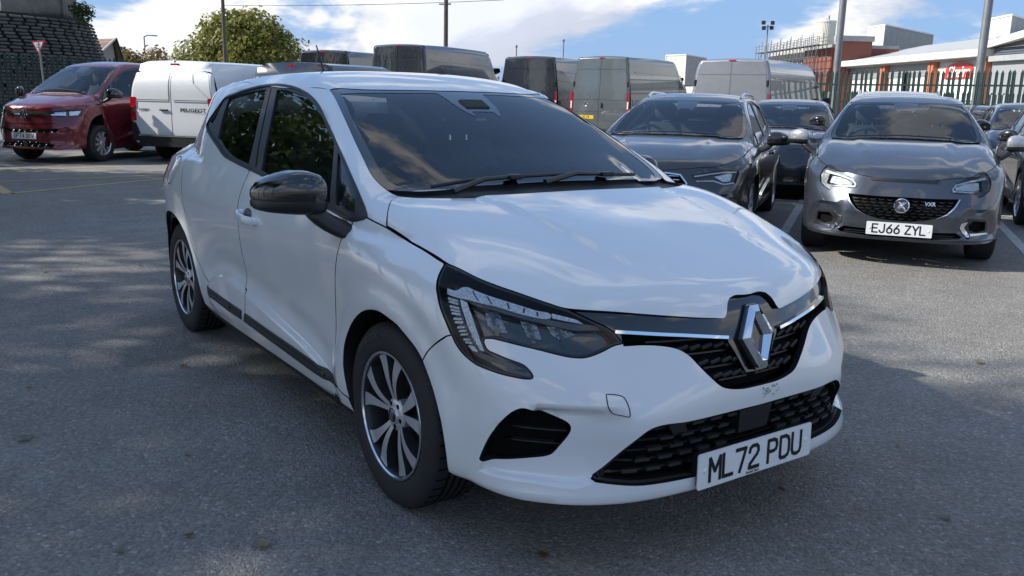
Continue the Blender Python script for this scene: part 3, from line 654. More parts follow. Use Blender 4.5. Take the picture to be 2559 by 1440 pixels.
# ------------------------------------------------------------------ stroke letters (number plates)
GLY = {
 'M': [[(0, 0), (0, 79), (25, 30), (50, 79), (50, 0)]], 'L': [[(0, 79), (0, 0), (44, 0)]], '7': [[(0, 79), (46, 79), (18, 0)]],
 '2': [[(1, 60), (4, 72), (14, 79), (34, 79), (44, 71), (46, 58), (40, 46), (4, 14), (0, 0), (47, 0)]],
 'P': [[(0, 0), (0, 79), (30, 79), (42, 74), (46, 62), (46, 54), (42, 42), (30, 37), (0, 37)]],
 'D': [[(0, 0), (0, 79), (28, 79), (42, 72), (48, 58), (48, 21), (42, 7), (28, 0), (0, 0)]],
 'U': [[(0, 79), (0, 20), (5, 6), (17, 0), (31, 0), (43, 6), (48, 20), (48, 79)]],
 'E': [[(45, 79), (0, 79), (0, 0), (45, 0)], [(0, 41), (38, 41)]], 'F': [[(45, 79), (0, 79), (0, 0)], [(0, 41), (38, 41)]],
 'J': [[(42, 79), (42, 20), (37, 6), (26, 0), (15, 0), (4, 6), (0, 18)]],
 '6': [[(36, 79), (10, 46), (1, 26), (4, 9), (14, 0), (33, 0), (43, 9), (46, 24), (43, 38), (33, 46), (14, 46), (5, 38)]],
 'Z': [[(2, 79), (46, 79), (0, 0), (48, 0)]], 'Y': [[(0, 79), (25, 36), (50, 79)], [(25, 36), (25, 0)]],
 'G': [[(46, 60), (42, 73), (32, 79), (15, 79), (4, 71), (0, 56), (0, 23), (4, 8), (15, 0), (32, 0), (42, 7), (46, 20), (46, 35), (28, 35)]],
 '4': [[(36, 0), (36, 79), (0, 22), (48, 22)]],
 'S': [[(46, 62), (41, 74), (31, 79), (15, 79), (4, 72), (1, 60), (6, 49), (40, 33), (46, 20), (42, 7), (31, 0), (15, 0), (4, 6), (0, 18)]],
 'V': [[(0, 79), (24, 0), (48, 79)]], ' ': []}
def stroke_text(txt, height, mapf, lift=0.0008, sw=14.0, adv=66):
    """flat stroke lettering; mapf(u, v, w) places it; u runs from the text's centre"""
    mb = MB(); s = height/90.0; total = 0
    for ch in txt: total += (33 if ch == ' ' else adv)
    u0 = -(total-16)*s/2
    for ch in txt:
        for li, st in enumerate(GLY[ch]):
            for k in range(len(st)-1):
                a = np.array(st[k], float); b = np.array(st[k+1], float); d = (b-a)/np.linalg.norm(b-a); n = np.array([-d[1], d[0]])*sw/2
                a2 = a-d*sw*.28 if k > 0 else a-d*sw*.5*(st[0] != st[-1]); b2 = b+d*sw*.28 if k < len(st)-2 else b+d*sw*.5*(st[0] != st[-1])
                q = [a2+n, a2-n, b2-n, b2+n]
                w = lift+0.00006*((k % 3)+li)
                mb.add([mapf(u0+p[0]*s, (p[1]-39.5)*s, w) for p in q], [(0, 1, 2, 3)])
        u0 += (33 if ch == ' ' else adv)*s
    return mb
def font_text(txt, size, mapf, name, m, parent, depth=0.0, xscale=1.0, shear=0.0, bold=0.0):
    cu = bpy.data.curves.new('lettering', 'FONT'); cu.body = txt; cu.size = size; cu.align_x = 'CENTER'; cu.align_y = 'CENTER'; cu.resolution_u = 3; cu.shear = shear; cu.offset = bold
    ob = bpy.data.objects.new('lettering', cu); COL.objects.link(ob)
    dg = bpy.context.evaluated_depsgraph_get(); me = bpy.data.meshes.new_from_object(ob.evaluated_get(dg))
    V = [mapf(v.co.x*xscale, v.co.y, depth) for v in me.vertices]; F = [tuple(p.vertices) for p in me.polygons]
    bpy.data.objects.remove(ob); bpy.data.curves.remove(cu); bpy.data.meshes.remove(me)
    return mesh(name, V, F, m, parent, False)
def plane_map(c, ux, uy):
    c = np.array(c, float); ux = np.array(ux, float); ux /= np.linalg.norm(ux); uy = np.array(uy, float); uy /= np.linalg.norm(uy); n = np.cross(ux, uy)
    return lambda u, v, w: tuple(c+ux*u+uy*v+n*w)
def number_plate(parent, c, ux, uy, txt, m='plate_white', w=.52, h=.111, th=.079, small=None, screws=True):
    mf = plane_map(c, ux, uy)
    r = .008; poly = []
    for cx, cy, a0 in ((w/2-r, h/2-r, 0), (-w/2+r, h/2-r, 90), (-w/2+r, -h/2+r, 180), (w/2-r, -h/2+r, 270)):
        for k in range(4): t = math.radians(a0+k*30); poly.append((cx+r*math.cos(t), cy+r*math.sin(t)))
    pl = MB().prism(poly, -.004, 0, mf).build('number_plate', m, parent)
    stroke_text(txt, th, mf).build('plate_lettering', 'plate_ink', pl)
    if small: font_text(small, .011, plane_map(mf(-.02, -h/2+.0075, 0), ux, uy), 'plate_lettering', 'plate_ink', pl, .0009, bold=.0004)
    if screws:
        for s in (-1, 1):
            prof = [(0.0, .004), (.005, .0035), (.008, 0)]
            q = MB(); q.lathe(prof, 12); q.v = [mf(s*(w/2-.028)+a, .0+b, c_) for a, b, c_ in q.v]; q.build('plate_screw', 'plate_white', pl, True)
    return pl
# ------------------------------------------------------------------ wheels
def tyre_profile(R, w, rim):
    """(radius, y) from outer bead to inner bead"""
    return [(rim, -w*.46), (rim+.008, -w*.50), (rim+.02, -w*.515), (rim+(R-rim)*.45, -w*.535), (R-.028, -w*.515), (R-.012, -w*.475), (R-.004, -w*.43), (R, -w*.36), (R, w*.36), (R-.004, w*.43), (R-.028, w*.515), (rim+.01, w*.5), (rim, w*.46)]
def make_wheel(name, parent, loc, R=.312, w=.195, rimr=.215, side=-1, style='pair', steer=0.0, seg=64, detail=True, spin=0.1, dark=False):
    """wheel with its outside at -y; side=+1 turns it round"""
    e = bpy.data.objects.new(name, None); link(e, parent); e.location = loc
    e.rotation_euler = (0, 0, (math.pi if side > 0 else 0)+steer)
    mb = MB(); mb.lathe(tyre_profile(R, w, rimr), seg, 'y')
    tyre = mb.build('tyre', 'rubber', e, True, 50); fix_normals(tyre)
    if detail:
        g = MB()
        for k in range(46):
            th = 2*math.pi*k/46
            for ys, ln in ((-w*.30, .10), (w*.30, .10)):
                c = Vector((R*math.cos(th)*1.0005, ys+.0, R*math.sin(th)*1.0005)); rot = Matrix.Rotation(-th, 3, 'Y')
                g.box(c, (.0022, w*.26, .004), rot)
        for ys in (-w*.2, -w*.07, w*.07, w*.2):
            g.lathe([(R+.0008, ys-.005), (R+.0008, ys+.005)], seg, 'y')
        g.build('tread_groove', 'void_black', tyre)
    fy = -w*.47
    rim = MB(); rim.lathe([(rimr+.003, fy+.004), (rimr+.001, fy-.004), (rimr-.006, fy-.005), (rimr-.011, fy), (rimr-.018, fy+.02), (rimr-.026, fy+.10), (rimr-.03, w*.4)], seg, 'y')
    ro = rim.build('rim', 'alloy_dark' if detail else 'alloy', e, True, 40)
    lip = MB(); lip.lathe([(rimr-.010, fy-.001), (rimr-.007, fy-.0062), (rimr+.000, fy-.0058), (rimr+.003, fy+.002)], seg, 'y'); lip.build('rim_lip', 'alloy_bright', ro, True)
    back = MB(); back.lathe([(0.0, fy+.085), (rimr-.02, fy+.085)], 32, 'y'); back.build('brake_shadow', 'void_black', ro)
    disc = MB(); disc.lathe([(.05, fy+.062), (.118, fy+.062), (.118, fy+.075)], 32, 'y'); disc.build('brake_disc', 'disc_steel', ro)
    hub_y = fy+.020
    def spoke(th0, r0, r1, w0, w1, bow, twist, mf='alloy', ms='alloy_dark'):
        n = 7; Vt = []; F = []
        for i in range(n):
            t = i/(n-1); r = r0+(r1-r0)*t; hw = (w0+(w1-w0)*t**1.5)/2; a = th0+twist*(t*t)
            y = hub_y-.012*math.sin(math.pi*min(1, t*1.05))*bow+(fy+.004-hub_y)*t**2
            cx, sx = math.cos(a), math.sin(a)
            for s_, dy in ((-1, 0), (1, 0), (1.25, .035), (-1.25, .035)):
                Vt.append((r*cx-s_*hw*sx, y+dy, r*sx+s_*hw*cx))
        top = []; sid = []
        for i in range(n-1):
            a = i*4; b = a+4
            top.append((a, b, b+1, a+1)); sid += [(a+1, b+1, b+2, a+2), (a+3, b+3, b, a), (a+2, b+2, b+3, a+3)]
        return Vt, top, sid
    VT = []; FT = []; FS = []
    if style == 'pair':
        sp = []
        for k in range(5):
            b0 = spin+2*math.pi*k/5
            sp += [(b0-.16, .020, .024, -.06), (b0+.16, .020, .024, .06)]
            pass
        for (a, wi, _, tw) in sp:
            v, t, s_ = spoke(a, .045, rimr-.012, .016, .052, 1.0, tw*2.2); o = len(VT); VT += v; FT += [tuple(i+o for i in q) for q in t]; FS += [tuple(i+o for i in q) for q in s_]
    else:
        n = style if isinstance(style, int) else 10
        for k in range(n):
            v, t, s_ = spoke(spin+2*math.pi*k/n, .045, rimr-.01, .026*10/n**.9, .030*12/n**.9, .8, 0); o = len(VT); VT += v; FT += [tuple(i+o for i in q) for q in t]; FS += [tuple(i+o for i in q) for q in s_]
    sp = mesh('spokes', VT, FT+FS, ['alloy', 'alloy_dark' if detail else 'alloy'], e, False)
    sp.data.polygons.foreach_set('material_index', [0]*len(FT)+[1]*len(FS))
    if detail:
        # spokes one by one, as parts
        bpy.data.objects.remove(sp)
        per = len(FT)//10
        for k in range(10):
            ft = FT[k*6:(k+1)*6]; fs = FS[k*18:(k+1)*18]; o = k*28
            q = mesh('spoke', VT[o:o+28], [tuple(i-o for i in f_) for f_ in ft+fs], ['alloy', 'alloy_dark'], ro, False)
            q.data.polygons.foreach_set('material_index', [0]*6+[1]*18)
    hb = MB(); hb.lathe([(0, hub_y-.014), (.026, hub_y-.014), (.0285, hub_y-.011), (.031, hub_y-.006), (.050, hub_y-.004), (.058, hub_y+.004), (.06, hub_y+.05)], 32, 'y')
    hub = hb.build('hub', 'alloy' if not detail else 'alloy', ro, True, 40)
    if detail:
        cp = MB(); cp.lathe([(0, hub_y-.016), (.024, hub_y-.0155), (.026, hub_y-.012)], 32, 'y'); cap = cp.build('hub_cap', 'gloss_black', ro, True, 60)
        mfc = lambda u, v, w_: (u, hub_y-.0165-w_, v)
        ring = MB()
        o_ = [(0, .016), (.009, 0), (0, -.016), (-.009, 0)]; i_ = [(0, .008), (.0038, 0), (0, -.008), (-.0038, 0)]
        V = [mfc(u, v, 0) for u, v in o_]+[mfc(u, v, 0) for u, v in i_]; ring.add(V, [(i, (i+1) % 4, 4+(i+1) % 4, 4+i) for i in range(4)]); ring.build('cap_emblem', 'alloy_bright', cap)
        bme = None
        for k in range(5):
            a = spin+2*math.pi*(k+.5)/5; c = (.040*math.cos(a), hub_y-.002, .040*math.sin(a))
            if bme is None: q = MB().lathe([(0, -.004), (.0085, -.004), (.0085, .01)], 10, 'y').build('wheel_bolt', 'void_black', ro); bme = q.data
            else: q = link(bpy.data.objects.new('wheel_bolt', bme), ro)
            q.location = c
    return e
# ------------------------------------------------------------------ ground
def asphalt():
    m = bpy.data.materials.new('asphalt'); m.use_nodes = True; nt = m.node_tree; N = nt.nodes; L = nt.links; b = N['Principled BSDF']
    tc = N.new('ShaderNodeTexCoord')
    def nz(s, d=4, r=.6):
        n = N.new('ShaderNodeTexNoise'); n.inputs['Scale'].default_value = s; n.inputs['Detail'].default_value = d; n.inputs['Roughness'].default_value = r; L.new(tc.outputs['Object'], n.inputs['Vector']); return n.outputs[0]
    vo = N.new('ShaderNodeTexVoronoi'); vo.inputs['Scale'].default_value = 95; L.new(tc.outputs['Object'], vo.inputs['Vector'])
    vo2 = N.new('ShaderNodeTexVoronoi'); vo2.inputs['Scale'].default_value = 210; L.new(tc.outputs['Object'], vo2.inputs['Vector'])
    big = nz(.35, 6, .6); mid = nz(3.0, 6, .65)
    sepc = N.new('ShaderNodeSeparateColor'); L.new(vo.outputs['Color'], sepc.inputs[0])
    r1 = N.new('ShaderNodeMapRange'); L.new(sepc.outputs[0], r1.inputs[0]); r1.inputs[3].default_value = .145; r1.inputs[4].default_value = .245
    sp = N.new('ShaderNodeMapRange'); L.new(sepc.outputs[1], sp.inputs[0]); sp.inputs[1].default_value = .93; sp.inputs[2].default_value = .97; sp.inputs[3].default_value = 0; sp.inputs[4].default_value = .12
    ad = N.new('ShaderNodeMath'); ad.operation = 'ADD'; L.new(r1.outputs[0], ad.inputs[0]); L.new(sp.outputs[0], ad.inputs[1])
    r2 = N.new('ShaderNodeMapRange'); L.new(big, r2.inputs[0]); r2.inputs[1].default_value = .3; r2.inputs[2].default_value = .7; r2.inputs[3].default_value = .85; r2.inputs[4].default_value = 1.25
    r3 = N.new('ShaderNodeMapRange'); L.new(mid, r3.inputs[0]); r3.inputs[1].default_value = .3; r3.inputs[2].default_value = .7; r3.inputs[3].default_value = .88; r3.inputs[4].default_value = 1.14
    m1 = N.new('ShaderNodeMath'); m1.operation = 'MULTIPLY'; L.new(ad.outputs[0], m1.inputs[0]); L.new(r2.outputs[0], m1.inputs[1])
    m2 = N.new('ShaderNodeMath'); m2.operation = 'MULTIPLY'; L.new(m1.outputs[0], m2.inputs[0]); L.new(r3.outputs[0], m2.inputs[1])
    cc = N.new('ShaderNodeCombineColor'); L.new(m2.outputs[0], cc.inputs[0])
    g_ = N.new('ShaderNodeMath'); g_.operation = 'MULTIPLY'; g_.inputs[1].default_value = .94; L.new(m2.outputs[0], g_.inputs[0]); L.new(g_.outputs[0], cc.inputs[1])
    b_ = N.new('ShaderNodeMath'); b_.operation = 'MULTIPLY'; b_.inputs[1].default_value = .84; L.new(m2.outputs[0], b_.inputs[0]); L.new(b_.outputs[0], cc.inputs[2])
    L.new(cc.outputs[0], b.inputs['Base Color']); b.inputs['Roughness'].default_value = .82; b.inputs['Specular IOR Level'].default_value = .35
    h1 = N.new('ShaderNodeMath'); h1.operation = 'MULTIPLY'; h1.inputs[1].default_value = -.9; L.new(vo.outputs['Distance'], h1.inputs[0])
    h2 = N.new('ShaderNodeMath'); h2.operation = 'MULTIPLY'; h2.inputs[1].default_value = -.4; L.new(vo2.outputs['Distance'], h2.inputs[0])
    h3 = N.new('ShaderNodeMath'); h3.operation = 'ADD'; L.new(h1.outputs[0], h3.inputs[0]); L.new(h2.outputs[0], h3.inputs[1])
    bp = N.new('ShaderNodeBump'); bp.inputs['Strength'].default_value = .9; bp.inputs['Distance'].default_value = .007; L.new(h3.outputs[0], bp.inputs['Height']); L.new(bp.outputs[0], b.inputs['Normal'])
    MATS['asphalt'] = m
asphalt()
gx = [-900, -120, -40, -20, -8, 0, 8, 20, 60, 900]
V = [(x, y, 0) for x in gx for y in gx]; n_ = len(gx)
ground = mesh('ground', V, [(i*n_+j, (i+1)*n_+j, (i+1)*n_+j+1, i*n_+j+1) for i in range(n_-1) for j in range(n_-1)], 'asphalt', None, False); tag(ground, kind='structure')
mat('line_white', (.42, .42, .41), .7, var=.25, vscale=14, dirt=.5, dirtcol=(.09, .09, .09))
mat('line_yellow', (.46, .33, .10), .7, var=.25, vscale=14, dirt=.45, dirtcol=(.10, .09, .08))
def marking(a, b, w, m, name):
    a = np.array(a[:2]); b = np.array(b[:2]); d = (b-a)/np.linalg.norm(b-a); n = np.array([-d[1], d[0]])*w/2
    q = [a+n, b+n, b-n, a-n]; mesh(name, [(p[0], p[1], .004) for p in q], [(0, 1, 2, 3)], m, ground, False)
marking(at(1955, 588), at(2068, 400), .10, 'line_white', 'bay_line')
marking(at(2490, 552), at(2575, 640), .10, 'line_white', 'bay_line')
a_ = at(1938, 508); b_ = at(2030, 509); marking(a_, a_+(b_-a_)*1.6, .09, 'line_white', 'bay_end_line')
a_ = at(2487, 538); b_ = at(2559, 546); marking(a_, a_+(b_-a_)*1.4, .09, 'line_white', 'bay_end_line')
for (u0, v0, u1, v1) in ((28, 484, 430, 445), (-40, 456, 430, 437), (-40, 427, 300, 417), (-40, 403, 150, 395), (390, 386, 480, 379), (-40, 396, 75, 400), (280, 388, 380, 378)):
    marking(at(u0, v0), at(u1, v1), .10, 'line_yellow', 'hatch_line')
marking(at(-30, 455), at(22, 485), .14, 'line_yellow', 'hatch_line')
# ------------------------------------------------------------------ fences
mat('fence_green', (.018, .045, .040), .5, metal=.3, var=.2, vscale=3, dirt=.3, dirtcol=(.05, .05, .045))
mat('galv', (.23, .24, .245), .5, metal=.6, var=.15, vscale=5)
def pale_mesh(H, w=.078):
    V = []; F = []
    prof = [(-w/2, 0), (-w*.3, -.012), (0, -.004), (w*.3, -.012), (w/2, 0)]
    for z, s in ((.05, 1), (H-.13, 1), (H-.10, 1.12), (H-.02, .25), (H, .02)):
        V += [(x*s, y*s, z) for x, y in prof]
    n = 5
    for i in range(4):
        for j in range(4): F.append((i*n+j, i*n+j+1, (i+1)*n+j+1, (i+1)*n+j))
    nb = len(V); V += [(x, y+.004, z) for x, y, z in V]; F += [tuple(nb+k for k in reversed(q)) for q in F]
    me = bpy.data.meshes.new('pale'); me.from_pydata(V, [], F); me.materials.append(MATS['fence_green']); return me
def palisade(label, A, B, H, pitch=.150, skip=None):
    A = np.array(A[:2]); B = np.array(B[:2]); L_ = np.linalg.norm(B-A); d = (B-A)/L_; ang = math.atan2(d[1], d[0])
    root = empty('palisade_fence', label, 'fence', (A[0], A[1], 0), ang)
    me = pale_mesh(H); n = int(L_/pitch); r_ = random.Random(int(L_*100))
    for k in range(n):
        o = link(bpy.data.objects.new('pale', me), root); o.location = (k*pitch, 0, r_.uniform(-.015, .01)); o.rotation_euler = (0, r_.uniform(-.012, .012), 0)
    for z in (.45, H-.42): MB().box((L_/2, .03, z), (L_, .05, .05)).build('rail', 'fence_green', root)
    for k in range(0, int(L_/2.75)+1): MB().box((k*2.75, .08, H/2-.02), (.06, .10, H-.04)).build('post', 'fence_green', root)
    return root
fA = at_d(2030, 200, 27.6); fB = at_d(2760, 200, 22.6)
palisade('tall dark green palisade fence on the right, in front of the factory', fA, fB, 2.42)
gA = at_d(-110, 150, 27.5); gB = at_d(330, 150, 31.0)
palisade('dark palisade fence on the left, in front of the block retaining wall', gA, gB, 2.42)
# second fence line seen through the first
hA = at_d(2060, 200, 33.0); hB = at_d(2720, 200, 28.5)
palisade('second palisade fence glimpsed low behind the right-hand fence', hA, hB, 1.95)
# white notice board tied to the fence
c0 = at_d(2494, 258, 24.3); tdir = (fB-fA)/np.linalg.norm(fB-fA)
nb = MB(); mfn = plane_map((c0[0]+.0, c0[1], c0[2]), tdir, (0, 0, 1)); nb.prism([(-.25, -.22), (.25, -.22), (.25, .22), (-.25, .22)], .02, .026, mfn)
mat('board_white', (.6, .61, .62), .5, dirt=.3, dirtcol=(.35, .35, .33)); tag(nb.build('notice_board', 'board_white'), 'blank white board fixed to the right-hand palisade fence', 'board')
# ------------------------------------------------------------------ poles
def pole(name, label, cat, u0, v0, u1, v1, dist, r0, r1, m='galv', group=None, z_top=None, square=False):
    a = at_d(u1, v1, dist); top = at_d(u0, v0, dist)
    root = empty(name, label, cat, (a[0], a[1], 0), 0, group); H = z_top or top[2]
    lean = (top[:2]-a[:2])*0
    MB().tube([(0, 0, 0), (0, 0, H*.25), (0, 0, H)], [r0, r0*.95, r1], 12).build('shaft', m, root, True)
    return root, H
GP = 'lamp columns by the right-hand fence'
p1, h1 = pole('lamp_column', 'tall grey lamp column at the left end of the right-hand fence', 'lamp post', 2107, -40, 2090, 180, 28.2, .115, .105, z_top=8.5, group=GP)
MB().box((0, 0, .9), (.30, .30, 1.8), bev=.02).build('base_box', 'galv', p1)
MB().box((.35, .2, 8.45), (.7, .25, .1), bev=.03).build('lantern', 'galv', p1)
p2, h2 = pole('lamp_column', 'tall pale grey lamp column at the far right behind the fence', 'lamp post', 2490, -40, 2440, 240, 25.6, .125, .11, z_top=8.5, group=GP)
MB().box((.35, .2, 8.45), (.7, .25, .1), bev=.03).build('lantern', 'galv', p2)
mat('timber', (.10, .085, .07), .85, var=.3, bump=.3, bscale=40)
p3, h3 = pole('telegraph_pole', 'wooden telegraph pole with a small lamp, above the tallest van', 'pole', 1110, -30, 1114, 115, 40, .11, .09, 'timber', z_top=7.2)
arm = MB(); arm.tube([(0, 0, 5.95), (.05, .06, 6.03), (.20, .28, 6.02), (.24, .34, 5.9)], .02, 6); arm.build('lamp_bracket', 'galv', p3)
lm = MB(); lm.lathe([(0, .10), (.06, .08), (.10, -.02), (.08, -.14), (0, -.18)], 12, 'z', (.25, .35, 5.75)); lm.build('lamp_head', 'satin_black', p3, True)
MB().tube([(-.25, -.2, 5.35), (.18, .14, 5.35)], .03, 6).build('pole_band', 'timber', p3)
p4, h4 = pole('street_pole', 'slim dark pole in front of the big round tree', 'pole', 553, -40, 563, 150, 45, .10, .08, 'timber', z_top=8.5)
p5, h5 = pole('floodlight_mast', 'thin mast with four floodlights in front of the factory sky', 'mast', 1913, 62, 1909, 190, 70, .07, .05, z_top=None)
for dx, dz in ((-.35, .25), (-.30, -.15), (.35, .25), (.30, -.12)):
    MB().box((dx*.57, dx*.82, h5-.1+dz), (.28, .28, .28), Matrix.Rotation(.5, 3, 'Z'), bev=.03).build('floodlight', 'satin_black', p5)
MB().tube([(-.3*.57, -.3*.82, h5-.15), (.3*.57, .3*.82, h5-.15)], .03, 6).build('cross_arm', 'galv', p5)
p6, h6 = pole('street_lamp', 'distant street lamp over the small autumn trees on the left', 'lamp post', 362, 92, 363, 140, 75, .06, .05)
MB().tube([(0, 0, h6), (.3*.57, .3*.82, h6+.12), (1.1*.57, 1.1*.82, h6+.10)], [.05, .045, .06], 8).build('lamp_arm', 'galv', p6)
for k, (u0, v0, lab) in enumerate(((1290, 117, 'short thin mast above the graphite van roof'), (1407, 102, 'thin mast between the graphite and grey vans'))):
    pq, hq = pole('distant_mast', lab, 'mast', u0, v0, u0, 150, 60, .05, .04, z_top=None)
    MB().lathe([(0, .2), (.09, .1), (.07, 0)], 8, 'z', (0, 0, hq-.05)).build('mast_cap', 'galv', pq)
wire = [at_d(560+700*t, 14-14*t+10*4*t*(1-t)*.5, 44-4*t) for t in np.linspace(0, 1, 14)]
wr = MB().tube([tuple(p) for p in wire], .012, 5).build('overhead_wire', 'satin_black'); tag(wr, 'thin overhead wire running from the slim pole to the telegraph pole', 'wire')
# ------------------------------------------------------------------ factory
mat('clad_white', (.72, .71, .68), .55, var=.05, dirt=.12, dirtcol=(.4, .39, .36))
mat('clad_grey', (.30, .31, .32), .55, var=.06)
mat('clad_dark', (.10, .115, .14), .5, var=.08)
mat('roof_sheet', (.42, .42, .41), .6, var=.08, dirt=.2, dirtcol=(.25, .25, .24))
mat('plant_grey', (.36, .37, .36), .75, var=.10, vscale=2, dirt=.45, dirtcol=(.15, .15, .14))
mat('plant_cream', (.60, .58, .50), .7, var=.08, dirt=.2, dirtcol=(.3, .29, .26))
mat('brick_orange', (.44, .16, .085), .85, var=.2, vscale=30)
mat('brick_red', (.24, .085, .06), .85, var=.2, vscale=30)
mat('sign_red', (.55, .035, .02), .4, var=.03)
mat('sign_white', (.8, .8, .78), .4, var=.02)
A3 = at_d(2095, 168.7, 71.0); B3 = at_d(2476, 141.0, 51.5)
wd_ = (B3-A3); wd_[2] = 0; WL = np.linalg.norm(wd_); wd_ /= WL; wn = np.array([wd_[1], -wd_[0], 0])   # outward = towards the camera side
if np.dot(wn, CAM-A3) < 0: wn = -wn
fac = empty('factory', 'long white factory shed with a red sign and brick piers behind the fence', 'building', (A3[0], A3[1], 0), math.atan2(wd_[1], wd_[0]))
sg = 1 if np.dot(np.array([-wd_[1], wd_[0], 0]), wn) > 0 else -1     # local +y times sg points to the camera
def fbox(x0, x1, y0, y1, z0, z1, name, m, bev=0.0):
    return MB().box(((x0+x1)/2, sg*(y0+y1)/2, (z0+z1)/2), (abs(x1-x0), abs(y1-y0), abs(z1-z0)), bev=bev).build(name, m, fac)
def fx(u, v=None):
    """distance along the wall of a photo column"""
    d = pixel_ray(u, 190); n2 = wn; t = np.dot(A3-CAM, n2)/np.dot(d, n2); return float(np.dot(CAM+t*d-A3, wd_))
ze = float(B3[2])
xs_p = [fx(2207), fx(2327), fx(2456)]
fbox(0, WL+26, -14, -.30, 0, ze+.02, 'wall', 'clad_white')
fbox(-.3, WL+.2, -.28, .55, ze, ze+.42, 'fascia', 'clad_white', .03)
fbox(-.3, WL+.2, -.28, .20, ze-.10, ze, 'soffit', 'clad_grey')
for k, x in enumerate(xs_p):
    fbox(x-.32, x-.06, -.3, .12, 0, ze-.1, 'brick_pier', 'brick_orange'); fbox(x+.06, x+.32, -.3, .12, 0, ze-.1, 'brick_pier', 'brick_orange')
    MB().tube([(x, sg*.02, 0), (x, sg*.02, ze-.05)], .05, 8).build('downpipe', 'clad_white', fac)
edges = [0]+xs_p+[WL]
for k in range(len(edges)-1):
    a, b = edges[k]+.34, edges[k+1]-.34
    if b-a < .6: continue
    fbox(a, b, -.3, -.18, 0, 1.35, 'brick_plinth', 'brick_orange')
    if k != 2:
        for j in range(9):
            z = ze-.95+.095*j; fbox(a, b, -.3, -.235+.02*(j % 2), z, z+.085, 'louvre_slat', 'clad_grey')
    for j in range(1, int((b-a)/.95)):
        fbox(a+.95*j-.01, a+.95*j+.01, -.3, -.285, 1.4, ze-.95, 'panel_joint', 'clad_grey')
# sign
sx0, sx1 = fx(2356), fx(2424); sc_ = (sx0+sx1)/2; sw_ = sx1-sx0
sz0 = 1.336+(275-207)*np.linalg.norm((A3+wd_*sc_-CAM)[:2])/2180*.97; sz1 = 1.336+(275-170)*np.linalg.norm((A3+wd_*sc_-CAM)[:2])/2180*.97
sgn_map = lambda u, v, w: (sc_+u, sg*(-.17+w), v) 
shape = [(-sw_/2, sz0), (-sw_/2, sz1-.45)]+[(sw_/2*math.sin(t), sz1-.45+.42*math.cos(t)) for t in np.linspace(-math.pi/2*.9, math.pi/2*.9, 13)]+[(sw_/2, sz1-.45), (sw_/2, sz0)]
fbox(edges[2]+.36, edges[3]-.36, -.3, -.20, 1.9, ze-.45, 'sign_board', 'sign_white')
sb = MB().prism(shape, 0, .04, sgn_map).build('sign_panel', 'sign_red', fac)
ud = 1 if np.dot(wd_, rt) > 0 else -1
font_text('Skeirs', .95, lambda u, v, w: (sc_+u*ud, sg*(-.12+w), (sz0+sz1)/2-.1+v), 'sign_lettering', 'sign_white', sb, .01, shear=.25, bold=.02)
# roof sheets rising behind the fascia
rz = [(.3, ze+.40), (-3.5, ze+1.15), (-7, ze+1.9), (-14, ze+2.9)]
V = []; 
for x in np.linspace(-.3, WL+26, 60): V += [(x, sg*y, z) for y, z in rz]
mesh('roof', V, [(i*4+j, (i+1)*4+j, (i+1)*4+j+1, i*4+j+1) for i in range(59) for j in range(3)], 'roof_sheet', fac, False)
for x in np.arange(0, WL+20, .9):
    MB().add([(x, sg*.3, ze+.412), (x+.06, sg*.3, ze+.412), (x+.06, sg*-7, ze+1.915), (x, sg*-7, ze+1.915)], [(0, 1, 2, 3)]).build('roof_rib', 'roof_sheet', fac)
# right hand bay: dark louvred gable and grey shutters
x0 = WL+.35
fbox(x0, WL+26, -.3, .05, 0, ze-.30, 'end_wall', 'clad_grey')
for j in range(8): fbox(x0+.3, WL+26, .05, .08+.02*(j % 2), ze+.05+.12*j, ze+.05+.12*j+.09, 'louvre_slat', 'clad_dark')
fbox(x0, WL+26, -.3, .04, ze+.0, ze+1.05, 'gable_band', 'clad_dark')
fbox(x0, WL+26, -.25, .35, ze-.32, ze-.02, 'gable_rail', 'plant_grey')
V = [(x0-.2, sg*.5, ze+.42), (WL+26, sg*.5, ze+3.6), (WL+26, sg*.5, ze+3.95), (x0-.2, sg*.5, ze+.80), (x0-.2, sg*-.2, ze+.42), (WL+26, sg*-.2, ze+3.6), (WL+26, sg*-.2, ze+3.95), (x0-.2, sg*-.2, ze+.80)]
mesh('verge', V, [(0, 1, 2, 3), (4, 5, 6, 7), (3, 2, 6, 7), (0, 1, 5, 4)], 'clad_white', fac, False)
